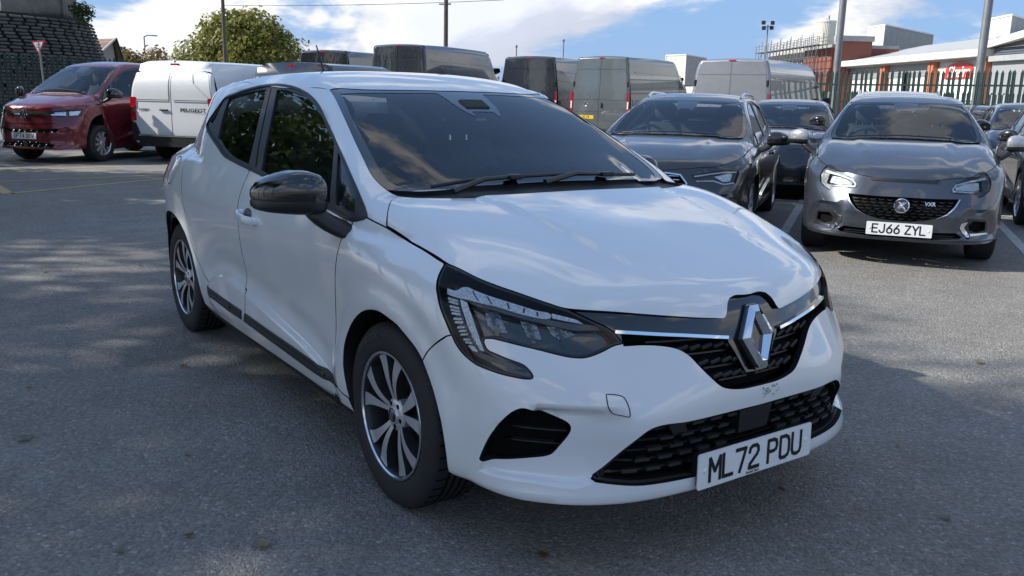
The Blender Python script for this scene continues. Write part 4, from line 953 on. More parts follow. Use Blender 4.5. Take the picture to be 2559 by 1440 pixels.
# plant boxes on the roof
def plant(name, label, u0, um, u1, vt, vb, dist, depth):
    """a tall box: um..u0 coloured pale as the sunlit face, um..u1 grey as the shaded one"""
    c = at_d(um, vb, dist); zt = at_d(um, vt, dist)[2]; zb = c[2]
    p0 = at_d(u0, vb, dist+depth*.35); p1 = at_d(u1, vb, dist+depth)
    r0 = np.array([p0[0], p0[1]]); r1 = np.array([p1[0], p1[1]]); cc = np.array([c[0], c[1]]); r2 = r0+r1-cc
    root = empty(name, label, 'roof plant', (cc[0], cc[1], 0))
    Q = [tuple(p-cc) for p in (r0, cc, r1, r2)]
    z0 = zb-2.5
    for i, m in ((0, 'plant_cream'), (1, 'plant_grey'), (2, 'plant_grey'), (3, 'plant_grey')):  # sunlit side cream, shaded sides grey: the light is put into the cladding colour
        a = np.array(Q[i]); b = np.array(Q[(i+1) % 4]); nrm = np.array([b[1]-a[1], -(b[0]-a[0])]); nrm = nrm/np.linalg.norm(nrm); n = max(1, int(round(np.linalg.norm(b-a)/1.6)))
        for k in range(n):
            p = a+(b-a)*(k+.01)/n; q = a+(b-a)*(k+.99)/n; o = nrm*.03
            mb = MB(); mb.add([(p[0], p[1], z0), (q[0], q[1], z0), (q[0], q[1], zt), (p[0], p[1], zt), (p[0]-o[0], p[1]-o[1], z0), (q[0]-o[0], q[1]-o[1], z0), (q[0]-o[0], q[1]-o[1], zt), (p[0]-o[0], p[1]-o[1], zt)], [(0, 1, 2, 3), (7, 6, 5, 4), (0, 4, 5, 1), (1, 5, 6, 2), (2, 6, 7, 3), (3, 7, 4, 0)]); mb.build('clad_panel', m, root)
    for i in range(4):
        MB().tube([(Q[i][0], Q[i][1], z0), (Q[i][0], Q[i][1], zt)], .06, 4).build('corner_trim', 'clad_white', root)
        MB().tube([(*Q[i], zt), (*Q[(i+1) % 4], zt)], .08, 4).build('top_trim', 'clad_white', root)
    mesh('lid', [(*q, zt) for q in Q], [(0, 1, 2, 3)], 'plant_grey', root, False)
plant('roof_plant', 'large weathered grey plant housing on the factory roof, left of the tall column', 2166, 2205, 2328, 62, 122, 76, 9)
plant('roof_plant', 'pale plant housing on the factory roof at the far right edge', 2468, 2521, 2640, 37, 92, 64, 10)
plant('low_plant', 'small grey roof housing beside the scaffolding', 2119, 2130, 2168, 105, 128, 80, 4)
plant('far_box', 'flat pale building top between the grey and silver vans', 1664, 1714, 1765, 137, 152, 95, 6)
# silo
sc0 = at_d(2059, 120, 88); st = at_d(2059, 53, 88)[2]
silo = empty('silo', 'tall cream ribbed silo standing behind the scaffolding', 'silo', (sc0[0], sc0[1], 0))
n = 80; V = []; rr0 = .90
for z in (0, st-.15, st):
    for k in range(n): r = rr0+(.025 if k % 2 else 0); V.append((r*math.cos(2*math.pi*k/n), r*math.sin(2*math.pi*k/n), z))
mesh('drum', V, [(i*n+k, i*n+(k+1) % n, (i+1)*n+(k+1) % n, (i+1)*n+k) for i in range(2) for k in range(n)], 'plant_cream', silo, False)
MB().lathe([(0, st+.12), (.5, st+.1), (.95, st+.02), (.96, st-.12)], 32).build('lid', 'clad_white', silo, True)
MB().box((.2, .1, st+.3), (.12, .12, .45)).build('vent_stub', 'galv', silo)
for dx in (-.5, -.1): MB().lathe([(.0, .25), (.15, .2), (.2, 0)], 8, 'z', (dx, 0, st+.05)).build('hatch', 'clad_white', silo)
# scaffolded brick block
def scaffold():
    a = at_d(1930, 150, 84); b = at_d(2088, 140, 70); d = b-a; d[2] = 0; Ls = np.linalg.norm(d); d /= Ls; n2 = np.array([-d[1], d[0], 0]); 
    if np.dot(n2, CAM-a) < 0: n2 = -n2
    zt0 = 1.336+(264-150)*84/2180
    blk = empty('brick_block', 'red brick block under scaffolding with a pale roof edge', 'building', (a[0], a[1], 0))
    def P(t, o, z): p = d*t*Ls+n2*o; return (p[0], p[1], z)
    def wallq(t0, t1, z0, z1, o0, o1, nm, m):
        V = [P(t0, o0, z0), P(t1, o0, z0), P(t1, o0, z1), P(t0, o0, z1), P(t0, o1, z0), P(t1, o1, z0), P(t1, o1, z1), P(t0, o1, z1)]
        fix_normals(mesh(nm, V, [(0, 1, 2, 3), (7, 6, 5, 4), (0, 4, 5, 1), (1, 5, 6, 2), (2, 6, 7, 3), (3, 7, 4, 0)], m, blk, False))
    wallq(0, .60, 0, zt0-.35, -6, -.05, 'wall', 'brick_red'); wallq(0, .60, zt0-1.4, zt0-.5, -.05, .02, 'window_band', 'clad_dark')
    for k in range(8): wallq(.02+.072*k, .03+.072*k, zt0-1.4, zt0-.5, .02, .05, 'window_mullion', 'clad_white')
    wallq(-.02, .62, zt0-.35, zt0+.25, -6, .25, 'roof_edge', 'plant_cream')
    wallq(.60, 1.0, 0, zt0+.1, -5, .3, 'stair_tower', 'brick_red'); wallq(.60, 1.0, zt0+.1, zt0+.35, -5, .35, 'tower_coping', 'plant_grey')
    wallq(1.0, 1.05, 0, zt0+.55, -2.5, .1, 'tower', 'brick_red'); wallq(.99, 1.06, zt0+.55, zt0+.95, -2.6, .2, 'tower_coping', 'plant_grey')
    sc = empty('scaffolding', 'tube scaffolding wrapped round the brick block', 'scaffolding', (a[0], a[1], 0))
    for k in range(19):
        t = -.02+k*.056
        for o in (.7, 1.5):
            MB().tube([P(t, o, 0), P(t, o, zt0+.85+.4*((k*7) % 3)/2)], .03, 5).build('standard', 'galv', sc)
    for z in (zt0-1.7, zt0-.6, zt0+.35, zt0+.62, zt0+.88):
        for o in (.7, 1.5): MB().tube([P(-.04, o, z), P(1.02, o, z)], .026, 5).build('ledger', 'galv', sc)
    for k in range(0, 18, 3): MB().tube([P(-.02+k*.056, 1.5, zt0-1.7), P(-.02+(k+2)*.056, 1.5, zt0+.3)], .024, 5).build('brace', 'galv', sc)
    MB().add([P(-.04, .7, zt0+.30), P(1.0, .7, zt0+.30), P(1.0, 1.5, zt0+.30), P(-.04, 1.5, zt0+.30)], [(0, 1, 2, 3)]).build('deck', 'timber', sc)
scaffold()
# ------------------------------------------------------------------ retaining wall on the left
mat('crib_block', (.085, .088, .085), .9, var=.35, vscale=9, bump=.6, bscale=30, dirt=.4, dirtcol=(.04, .045, .035), objvar=True)
mat('crib_dark', (.02, .02, .02), .95)
mat('concrete_old', (.20, .195, .17), .9, var=.25, vscale=1.5, dirt=.6, dirtcol=(.07, .075, .06), bump=.3, bscale=12)
def crib():
    c = at_d(-30, 219, 43.5); root = empty('retaining_wall', 'curved dark retaining wall of stacked rough blocks on the left', 'wall', (c[0], c[1], 0))
    Rb, Rt, H = 6.1, 4.75, 4.62; az0 = math.atan2(CAM[1]-c[1], CAM[0]-c[0])
    V = []; 
    for i in range(41):
        a = az0-1.9+3.4*i/40; V += [((Rb-.12)*math.cos(a), (Rb-.12)*math.sin(a), 0), ((Rt-.12)*math.cos(a), (Rt-.12)*math.sin(a), H)]
    mesh('core', V, [(2*i, 2*i+2, 2*i+3, 2*i+1) for i in range(40)], 'crib_dark', root, True)
    r_ = random.Random(5); bm = []
    base_v = MB().box((0, 0, 0), (.17, .50, .115), bev=.035)
    me = bpy.data.meshes.new('block'); me.from_pydata(base_v.v, [], base_v.f); me.materials.append(MATS['crib_block'])
    rows = int(H/.15); cnt = 0; rest = MB(); cand = []
    for j in range(rows):
        z = .08+j*.15; R_ = Rb+(Rt-Rb)*z/H; n = int(3.2*R_/.56)
        for k in range(n):
            a = az0-1.75+3.2*(k+.06*((j*3) % 5))/n
            rel = (a-az0); vis = -.30 < rel < 1.5
            cand.append((0 if vis and z > 1.9 else (1 if vis else 2), a, z, R_, r_.uniform(.85, 1.05), r_.uniform(-.05, .05)))
    cand.sort(key=lambda q: q[0])
    for q in cand:
        pr, a, z, R_, s, w = q
        loc = (R_*math.cos(a), R_*math.sin(a), z)
        if cnt < 300:
            o = link(bpy.data.objects.new('block', me), root); o.location = loc; o.rotation_euler = (r_.uniform(-.05, .05), .25, a+w); o.scale = (1, s, r_.uniform(.8, 1.1)); cnt += 1
        else:
            rest.box(loc, (.16, .50*s, .115), Matrix.Rotation(a+w, 3, 'Z'))
    tag(rest.build('remaining_blocks', 'crib_block', root), kind='stuff')
    # old concrete abutment standing on top
    t = at_d(75, 10, 43); 
    ab = empty('concrete_abutment', 'weathered concrete block standing on top of the retaining wall', 'wall', (t[0], t[1], H-.3))
    ang = az0+.35
    MB().box((0, 0, 1.6), (2.2, 3.4, 3.2), Matrix.Rotation(ang, 3, 'Z'), bev=.04).build('wall', 'concrete_old', ab)
    pos = Matrix.Rotation(ang, 3, 'Z')@Vector((1.1, 1.2, 1.6)); MB().box(pos, (.3, .5, 3.2), Matrix.Rotation(ang, 3, 'Z'), bev=.03).build('pilaster', 'concrete_old', ab)
    return c, Rt, H, az0
CRIB = crib()
# give way sign
sgp = at_d(108, 200, 27.0); gw = empty('give_way_sign', 'tilted give way sign on a slim post in front of the left fence', 'sign', (sgp[0], sgp[1], 0), 0)
tp = at_d(97, 118, 27.0); off = tp-sgp
topz = float(tp[2])
MB().tube([(.35*rt[0], .35*rt[1], 0), (.0, 0, topz*.55), (off[0]*.8, off[1]*.8, topz+.2)], .03, 6).build('post', 'galv', gw, True)
mfg = plane_map((off[0], off[1], topz), (rt[0]*.6-fw[0]*-.8*0+.2, rt[1]*.6, .05), (0.05, 0, 1))
mat('sign_face', (.75, .76, .78), .4); mat('sign_border', (.45, .02, .03), .4)
tri_ = lambda s: [(-.24*s, .19*s), (.24*s, .19*s), (0, -.24*s)]
MB().prism(tri_(1), .0, .012, mfg).build('sign_rim', 'sign_border', gw); MB().prism([(u, v+.008) for u, v in tri_(.70)], .013, .016, mfg).build('sign_face', 'sign_face', gw)
font_text('GIVE', .075, lambda u, v, w: mfg(u, v+.075, .018), 'sign_lettering', 'plate_ink', gw); font_text('WAY', .075, lambda u, v, w: mfg(u, v-.005, .018), 'sign_lettering', 'plate_ink', gw)
# ------------------------------------------------------------------ house on the left
mat('roof_tile', (.20, .13, .10), .85, var=.2, vscale=4, objvar=True); mat('render_wall', (.35, .33, .30), .9, var=.1)
hc = at_d(288, 150, 66); house = empty('house', 'house with a brown tiled gable roof behind the retaining wall', 'house', (hc[0], hc[1], 0), YAW-.55)
zr = at_d(280, 97, 66)[2]; zev = at_d(290, 150, 66)[2]-.6
MB().box((-1.2, 3, zev/2), (2.6, 6, zev)).build('wall', 'render_wall', house)
MB().prism([(-2.5, zev), (.1, zev), (-.1, zr-.1)], 0.05, 6, lambda u, v, w: (u, w, v)).build('gable_wall', 'render_wall', house)
for j in range(14):
    t0, t1 = j/14, (j+1.15)/14; y0 = -.2
    x0_, z0_ = -2.7+2.7*t0, zev-.15+(zr-zev+.15)*t0; x1_, z1_ = -2.7+2.7*t1, zev-.15+(zr-zev+.15)*t1
    for (a, b) in ((-.25, 6.2),):
        MB().add([(x0_, a, z0_+.05), (x0_, b, z0_+.05), (x1_, b, z1_), (x1_, a, z1_), (x0_, a, z0_), (x0_, b, z0_)], [(0, 1, 2, 3), (0, 4, 5, 1)]).build('tile_course', 'roof_tile', house)
MB().add([(0, -.25, zr+.02), (0, 6.2, zr+.02), (.75, 6.2, zev-.3), (.75, -.25, zev-.3)], [(0, 1, 2, 3)]).build('roof_slope', 'roof_tile', house)
MB().tube([(-2.7, -.28, zev-.1), (0, -.28, zr+.05)], .07, 6).build('verge', 'clad_white', house); MB().tube([(0, -.28, zr+.05), (.75, -.28, zev-.3)], .08, 6).build('verge', 'satin_black', house)
# ------------------------------------------------------------------ trees
def leafmat(name, c0, c1):
    m = bpy.data.materials.new(name); m.use_nodes = True; nt = m.node_tree; N = nt.nodes; L = nt.links; b = N['Principled BSDF']
    tc = N.new('ShaderNodeTexCoord'); n = N.new('ShaderNodeTexNoise'); n.inputs['Scale'].default_value = 1.3; n.inputs['Detail'].default_value = 6; L.new(tc.outputs['Object'], n.inputs['Vector'])
    mr = N.new('ShaderNodeMapRange'); L.new(n.outputs[0], mr.inputs[0]); mr.inputs[1].default_value = .32; mr.inputs[2].default_value = .68
    mx = N.new('ShaderNodeMixRGB'); L.new(mr.outputs[0], mx.inputs[0]); mx.inputs[1].default_value = (*c0, 1); mx.inputs[2].default_value = (*c1, 1); L.new(mx.outputs[0], b.inputs['Base Color']); b.inputs['Roughness'].default_value = .55
    tr = N.new('ShaderNodeBsdfTranslucent'); L.new(mx.outputs[0], tr.inputs[0]); ms = N.new('ShaderNodeMixShader'); ms.inputs[0].default_value = .5
    out = N['Material Output']; L.new(b.outputs[0], ms.inputs[1]); L.new(tr.outputs[0], ms.inputs[2]); L.new(ms.outputs[0], out.inputs[0]); MATS[name] = m
leafmat('leaf_green', (.045, .085, .018), (.11, .155, .035)); leafmat('leaf_olive', (.14, .17, .028), (.30, .27, .06)); leafmat('leaf_dark', (.032, .062, .016), (.08, .115, .03)); leafmat('leaf_autumn', (.13, .11, .03), (.24, .17, .06))
mat('bark', (.07, .055, .042), .95, var=.3, bump=.6, bscale=25)
def crown_mesh(blobs, n, size, seed, mname, name, parent, flat=.0):
    r_ = np.random.RandomState(seed); V = []; 
    B = np.array([b[:3] for b in blobs]); Rr = np.array([b[3] for b in blobs]); w = Rr**2/np.sum(Rr**2)
    idx = r_.choice(len(B), n, p=w); d = r_.normal(size=(n, 3)); d /= np.linalg.norm(d, axis=1, keepdims=True)
    rad = Rr[idx]*(1-.45*r_.rand(n)**2.2)
    # sub-clumps: pull points to a lumpy radius
    lump = 1+.22*np.sin(d[:, 0]*7+idx)*np.sin(d[:, 1]*6+idx*2)*np.sin(d[:, 2]*8+idx*3)
    c = B[idx]+d*(rad*lump)[:, None]
    a = r_.normal(size=(n, 3)); a -= d*(a*d).sum(1, keepdims=True)*.6; a /= np.linalg.norm(a, axis=1, keepdims=True)
    b = np.cross(a, d+r_.normal(size=(n, 3))*.7); b /= np.maximum(np.linalg.norm(b, axis=1, keepdims=True), 1e-6)
    s = size*(.6+.8*r_.rand(n))[:, None]
    P = np.stack([c-a*s, c+b*s*.5, c+a*s, c-b*s*.5], 1).reshape(-1, 3)
    me = bpy.data.meshes.new(name); me.vertices.add(len(P)); me.vertices.foreach_set('co', P.ravel()); me.loops.add(4*n); me.loops.foreach_set('vertex_index', np.arange(4*n)); me.polygons.add(n); me.polygons.foreach_set('loop_start', np.arange(0, 4*n, 4)); me.update(calc_edges=True)
    me.materials.append(MATS[mname]); return link(bpy.data.objects.new(name, me), parent)
def tree(name, label, loc, H, R, n, size, seed, leaf='leaf_green', blobs=None, cb=.25, cat='tree', group=None):
    root = empty(name, label, cat, (loc[0], loc[1], 0), 0, group); r_ = random.Random(seed)
    if blobs is None:
        blobs = []
        for k in range(16):
            t = r_.random(); z = H*(cb+(.93-cb)*t); rr_ = R*(.42+.2*r_.random()); lim = R*math.sqrt(max(.12, 1-(2*(t-.42))**2))*.75
            a = r_.uniform(0, 2*math.pi); q = lim*r_.random()**.5; blobs.append((q*math.cos(a), q*math.sin(a), z-rr_*.3, rr_))
    crown_mesh(blobs, n, size, seed, leaf, 'crown', root)
    tk = MB(); tk.tube([(0, 0, 0), (.05, 0, H*.2), (0, .05, H*.5), (.05, 0, H*.8)], [R*.07, R*.055, R*.04, R*.012], 8)
    for b in blobs[:9]: tk.tube([(0, 0, H*.28+.2*r_.random()*H), (b[0]*.5, b[1]*.5, b[2]-.2*R), (b[0], b[1], b[2])], [R*.03, R*.02, R*.006], 5)
    tk.build('trunk', 'bark', root, True)
    return root
bt = at_d(612, 233, 62)
tree('round_tree', 'big round green tree with yellowing leaves behind the white van', bt, 7.2, 4.3, 26000, .15, 3, 'leaf_olive', cb=.22, blobs=[(0, 0, 3.4, 3.2), (-1.6, -2.2, 3.0, 2.2), (1.4, 2.0, 3.2, 2.3), (.4, .6, 5.0, 2.0), (-.6, -.9, 4.9, 1.9), (1.6, 2.4, 2.0, 1.9), (-1.7, -2.5, 1.9, 1.7), (0, 0, 1.8, 3.0), (.8, 1.3, 4.4, 1.9), (-.2, -.1, 5.4, 1.5)])
for k, (u, v, d, H, R, lf, lab) in enumerate(((330, 120, 74, 4.6, 1.7, 'leaf_autumn', 'small browning tree left of the distant street lamp'), (385, 118, 74, 4.7, 2.1, 'leaf_autumn', 'small yellowing tree right of the distant street lamp'), (300, 120, 85, 5.4, 1.5, 'leaf_green', 'pale green tree top behind the house roof'), (465, 140, 70, 3.4, 1.6, 'leaf_green', 'low green bush left of the big round tree'), (298, 150, 50, 2.3, 1.0, 'leaf_dark', 'dark bush between the retaining wall and the house'))):
    p = at_d(u, v, d); tree('small_tree', lab, p, H, R, 4200, .14, 20+k, lf, cb=.2)
wt = at_d(205, 60, 42); sapling = tree('wall_top_shrub', 'thin leafy shrub growing at the right end of the retaining wall top', wt, 1.0, .55, 500, .09, 41, 'leaf_dark', cb=.3)
sapling.location.z = CRIB[2]-.35
# rough grass along the wall top
def weeds():
    r_ = np.random.RandomState(4); c, Rt, H, az0 = CRIB; n = 1500; a = az0-.4+2.0*r_.rand(n); R_ = Rt-.15-.6*r_.rand(n); V = []; F = []
    for i in range(n):
        x, y = c[0]+R_[i]*math.cos(a[i]), c[1]+R_[i]*math.sin(a[i]); h = .12+.35*r_.rand()**2; dx, dy = r_.normal(size=2)*.10; w = .02
        V += [(x-w, y, H-.05), (x+w, y, H-.05), (x+dx, y+dy, H+h)]; F.append((3*i, 3*i+1, 3*i+2))
    tag(mesh('wall_top_grass', V, F, 'leaf_dark', None, False), 'rough dark grass along the top of the retaining wall', 'grass', kind='stuff')
weeds()
# trees along the car park edge, left of the picture: their high crowns shade the white car
for k, (x, y, H, R, cb_, n_l, lf) in enumerate(((-2.4, -9.2, 10.4, 2.5, .50, 4300, 'leaf_green'), (-5.6, -9.0, 10.6, 2.6, .50, 4600, 'leaf_dark'), (-8.8, -9.2, 10.4, 2.6, .50, 4300, 'leaf_green'), (-12.2, -9.0, 9.6, 2.5, .48, 4200, 'leaf_dark'), (1.2, -9.8, 10.2, 2.4, .50, 4600, 'leaf_dark'))):
    tree('edge_tree', 'leafy green tree with a high crown on the car park edge beside the white hatchback', (x, y), H, R, n_l, .125, 60+k, lf, cb=cb_, group='trees along the car park edge')
for k, (x, y, H, R, lf) in enumerate(((-11.2, -4.3, 6.4, 2.1, 'leaf_dark'), (-14.6, -4.7, 7.6, 2.6, 'leaf_green'), (-19.6, -5.6, 5.6, 2.6, 'leaf_green'), (-25.5, -5.6, 7.6, 3.2, 'leaf_dark'))):
    tree('boundary_tree', 'low dense tree on the boundary left of the red people carrier', (x, y), H, R, 16000, .11, 80+k, lf, cb=.12, group='low trees along the left boundary')
# ------------------------------------------------------------------ the white hatchback
CL = clio_f
clio = empty('white_hatchback', 'white five-door hatchback with black door mirrors, closest car in the foreground', 'car')
PB, PS = 'white_paint', 'satin_black'
g = {k: sm(v) for k, v in L3.items()}
lamp = [np.array(p) for p in L3['lamp']]
K = .75
def seg3(name, a, b): return sm(L3[name])[a:b]
# outlines shared by neighbours
lamp_outer = sm(L3['lamp'][0:9]); lamp_low = sm(L3['lamp'][8:19]); lamp_hook = sm(L3['lamp'][18:29]); lamp_in = sm(L3['lamp'][28:40]); lamp_up = sm([L3['lamp'][39]]+L3['lamp'][40:])
bf = sm(L3['bonfront'][:8]+L3['bonfront2'][0:4]); notch = sm(L3['bonfront2'][3:8])+sm(L3['bonfront2'][7:])
bf_top = [np.array(p) for p in L3['bonfront'][:8]]
lamp_top = sm(L3['bonfront'][:8])
# bonnet
half = fl(sm(L3['bonfend'][2:]), 'B')+fl(bf[1:], 'B')+fl(notch[1:], 'B')+[(0.0835, 0.0)]
rear = fl(sm(L3['bonside']), 'B')+fl(sm(L3['bonrear'])[1:], 'B')+[(-.700, 0.0)]
bon_half = list(reversed(rear))+half[1:]
panel(CL, 'bonnet', mirror_polyv(bon_half), 'B', PB, clio, h=.03, gap=.0032, flange=.02)
# wings
fender = fl(sm(L3['bonfend']), 'S')+fl(lamp_outer[1:], 'S')+fl(sm(L3['bumpcut'])[1:], 'S')+fl(list(reversed(sm(L3['farch'][1:15]))), 'S')+fl(list(reversed(sm(L3['fendsill'])))[0:], 'S')+fl(list(reversed(sm(L3['frontcut'])))[1:], 'S')
panel(CL, 'front_wing', fender, 'S', PB, clio, h=.03, gap=.0028, mirror=1)
# front bumper
arch_f = [frame2(p, 'C') for p in sm(L3['farch'][14:])]
cen_top = [(0.0, .508)]
b_half = cen_top+fl(list(reversed(sm(L3['grilledge']))), 'C')+fl(list(reversed(lamp_in))[0:], 'C')+fl(list(reversed(lamp_hook))[1:], 'C')+fl(list(reversed(lamp_low))[1:], 'C')+fl(sm(L3['bumpcut'])[1:], 'C')+arch_f[1:]
b_half += [(1.085, .238), (1.0, .236), (.85, .228), (.7, .224), (.5, .222), (.25, .222), (0, .222)]
lg = [(0.0, .445)]+fl(list(reversed(sm(L3['lowgr']))), 'C')+[(p[0], p[1]) for p in fl(sm(L3['lowgrbot']), 'C')[1:]]+[(.2, .266), (0.0, .265)]
lowhole = mirror_poly(lg)
fogr = fl(sm(L3['fog']+[L3['fog'][0]])[:-1], 'C'); fogl = [(-u, v) for u, v in fogr]
rec_pts = []
for t in np.arange(.56, .99, .014):
    bz = (.287-.06*max(0, .80-t)*1.2) if t > .68 else (.277+.35*max(0, .68-t))
    rec_pts += [(s*t, bz+d) for d in (-.008, -.002, .002, .006, .014) for s in (1, -1)]
panel(CL, 'front_bumper', mirror_poly(b_half), 'C', PB, clio, holes=[lowhole, fogr, fogl], extra=rec_pts, h=.02, ds=.011, gap=.0016, flange=.022, k2=K)
# doors
belt = sm(L3['dlo'][26:]); beltr = sm(L3['dlo'][21:27])
crease_pts = np.array([(x, float(Crz(np.array([x]))[0])+d) for x in np.arange(-1.96, -.42, .02) for d in (.014, .005, -.003, -.011, -.020, -.031)]+[(x, float(Crz(np.array([x]))[0])+d) for x in np.arange(-1.96, -.42, .035) for d in (.03, .05, .075, .10)])
fdoor = fl(sm(L3['frontcut']), 'S')+fl(list(reversed(sm(L3['stripbot'][4:]))), 'S')+fl(list(reversed(sm(L3['doorcut'])))[0:], 'S')+fl(belt, 'S')
fd = panel(CL, 'front_door', fdoor, 'S', PB, clio, extra=crease_pts, h=.025, gap=.0028, mirror=1)
rdoor = fl(sm(L3['doorcut']), 'S')+fl(list(reversed(sm(L3['stripbot'][:5]))), 'S')+fl(list(reversed(sm(L3['rearcut'])))[0:], 'S')+fl(beltr[1:], 'S')
rd = panel(CL, 'rear_door', rdoor, 'S', PB, clio, extra=crease_pts, h=.025, gap=.0028, mirror=1)
# body side ring: sill, rear quarter, roof rail, windscreen pillar
ditch = [on_top(CL, x, y) for x, y in ((-1.3, .568), (-1.6, .573), (-2.0, .565), (-2.3, .548), (-2.52, .525), (-2.68, .50))]
sill = [on_side(CL, x, z) for x, z in ((-2.0, .226), (-1.6, .222), (-1.2, .222), (-.8, .223), (-.4, .228))]
tail = [np.array(p) for p in L3['tailedge']]
ring = sm(L3['bonfend'][:3])+sm(L3['bonside'])[1:]+list(reversed(sm(L3['wsleft'])))[1:]+ditch+sm(tail)+[on_side(CL, -2.96, .275)]+list(reversed(sm(L3['rarch'])))+sill+[np.array(L3['farch'][0])]+list(reversed(sm(L3['fendsill'])))+list(reversed(sm(L3['stripbot'])))[1:]+list(reversed(sm(L3['rearcut'])))+list(reversed(sm(L3['dlo'][:22])))[:-1]
# order of the last part: rear tip of the window line, then forward over the top
ring_R = fl(ring, 'R')
us = panel(CL, 'body_side', ring_R, 'R', PB, clio, h=.028, gap=.0014, mirror=1, flange=.012)
# roof
roof_half = [(-.969, 0.0)]+fl(list(reversed(sm(L3['wstop'])))[1:], 'T')+fl(ditch, 'T')+[(-2.74, .3), (-2.76, 0.0)]
panel(CL, 'roof', mirror_polyv(roof_half), 'T', PB, clio, h=.05, gap=0.0, flange=.01)
# tail
def rear_panel():
    zs = np.linspace(.27, 1.30, 36); ys = np.linspace(-1, 1, 37); F = []
    ed = CS([p[2] for p in L3['tailedge']][::-1], [p[1] for p in L3['tailedge']][::-1])
    Z = np.repeat(zs, len(ys)); Y = np.tile(ys, len(zs))*np.abs(ed(Z)); lo = np.full(len(Z), -4.0); hi = np.full(len(Z), -2.0)
    for _ in range(26):
        m_ = (lo+hi)/2; ins = CL(np.stack([m_, Y, Z], 1)) < 0
        hi = np.where(ins, m_, hi); lo = np.where(ins, lo, m_)
    V = list(zip(hi, Y, Z))
    n = len(ys)
    for i in range(len(zs)-1):
        for j in range(n-1): F.append((i*n+j, (i+1)*n+j, (i+1)*n+j+1, i*n+j+1))
    return mesh('tailgate', V, F, PB, clio)
rear_panel()
panel(CL, 'tail_lamp', [(-2.90, .985), (-2.96, .955), (-3.03, .90), (-3.035, .80), (-2.975, .80), (-2.93, .86), (-2.885, .94)], 'S', 'red_lens', clio, h=.02, level=.004, flange=.01, mirror=1)
# black blade along the door bottoms
strip = fl(sm(L3['striptop']), 'S')+[(-.42, .318)]+fl(list(reversed(sm(L3['stripbot']))), 'S')
for nm, a, b in (('front_door_moulding', -1.405, -.36), ('rear_door_moulding', -2.0, -1.409)):
    top = [p for p in fl(sm(L3['striptop']), 'S') if a <= p[0] <= b]; bot = [p for p in fl(sm(L3['stripbot']), 'S') if a <= p[0] <= b]
    poly = top+([(-.44, .328), (-.40, .312)] if b > -1 else [])+bot[::-1]
    panel(CL, nm, poly, 'S', 'black_plastic', clio, h=.02, level=.006, flange=.012, gap=.001, mirror=1)
    mid = [(p[0], p[1]-.014) for p in top if a+.12 < p[0] < b-.12]
    poly2 = mid+[(p[0], p[1]-.016) for p in mid[::-1]]
    panel(CL, nm, poly2, 'S', 'trim_black', clio, h=.02, level=.010, flange=.006, gap=0, mirror=1)
# side glazing: black surround, glass, pillar covers
dlo_in = fl(sm(L3['dlo']+[L3['dlo'][0]])[:-1], 'R')
fgl = fl(sm(L3['fglass'][:8])+sm(L3['fglass'][7:10])[1:]+sm(L3['fglass'][9:13])[1:]+sm(L3['fglass'][12:]+[L3['fglass'][0]])[1:-1], 'R')
qgl = fl(sm(L3['qglass'][:4])+[np.array(L3['qglass'][4])], 'R')
rgl = fl(sm(L3['rglass'][:4])+sm(L3['rglass'][3:6])[1:]+sm(L3['rglass'][5:9])[1:]+sm(L3['rglass'][8:]+[L3['rglass'][0]])[1:-1], 'R')
tgl = fl([np.array(p) for p in L3['tinyglass']], 'R')
panel(CL, 'window_surround', dlo_in, 'R', 'trim_black', clio, holes=[fgl, qgl, rgl, tgl], h=.03, level=-.004, flange=.02, gap=.001, mirror=1)
for nm, poly, mt in (('front_door_glass', fgl, 'side_glass'), ('quarter_light', qgl, 'side_glass'), ('rear_door_glass', rgl, 'side_glass'), ('rear_quarter_light', tgl, 'side_glass')):
    panel(CL, nm, poly, 'R', mt, clio, h=.06, ds=.03, level=-.012, flange=0, gap=-.006, mirror=1)
# rubber lip round the opening
def ribbon(fn, line3, fr, width, level, name, m, parent, mirror=1, closed=False, flange=.004, k2=1.0):
    P2 = np.array(fl(line3, fr))*np.array([k2, 1]); n = len(P2)
    t = np.roll(P2, -1, 0)-np.roll(P2, 1, 0)
    if not closed: t[0] = P2[1]-P2[0]; t[-1] = P2[-1]-P2[-2]
    t /= np.maximum(np.linalg.norm(t, axis=1, keepdims=True), 1e-9); nn = np.stack([-t[:, 1], t[:, 0]], 1)*width/2
    if closed:
        A = P2+nn; B = P2-nn
        V2 = np.concatenate([A, B])/np.array([k2, 1]); P = trace(fn, V2, fr, level); P0 = trace(fn, V2, fr, level-flange)
        V = [tuple(p) for p in P]+[tuple(p) for p in P0]; F = []
        for i in range(n):
            j = (i+1) % n; F += [(i, j, n+j, n+i), (i, 2*n+i, 2*n+j, j), (n+i, n+j, 3*n+j, 3*n+i)]
        o = fix_normals(mesh(name, V, F, m, parent, True, angle=40))
        if mirror: fix_normals(mesh(name, [(x, -y, z) for x, y, z in V], F, m, parent, True, angle=40))
        return o
    poly = list(map(tuple, (P2+nn)/np.array([k2, 1])))+list(map(tuple, ((P2-nn)/np.array([k2, 1]))[::-1]))
    return panel(fn, name, poly, fr, m, parent, h=width*4, ds=.02, level=level, flange=flange, gap=0, mirror=mirror, k2=k2)
ribbon(CL, sm(L3['dlo']+[L3['dlo'][0]])[:-1], 'R', .012, .003, 'window_seal', 'satin_black', clio, closed=True)
ribbon(CL, sm(L3['bcut']), 'R', .006, -.0025, 'pillar_joint', 'void_black', clio, flange=.003)
ribbon(CL, [L3['dlo'][31-5], (-.82, -.805, .972), (-.52, -.811, .945), (-.33, -.803, .925)], 'R', .016, -.001, 'waist_seal', 'satin_black', clio, flange=.006) if False else None
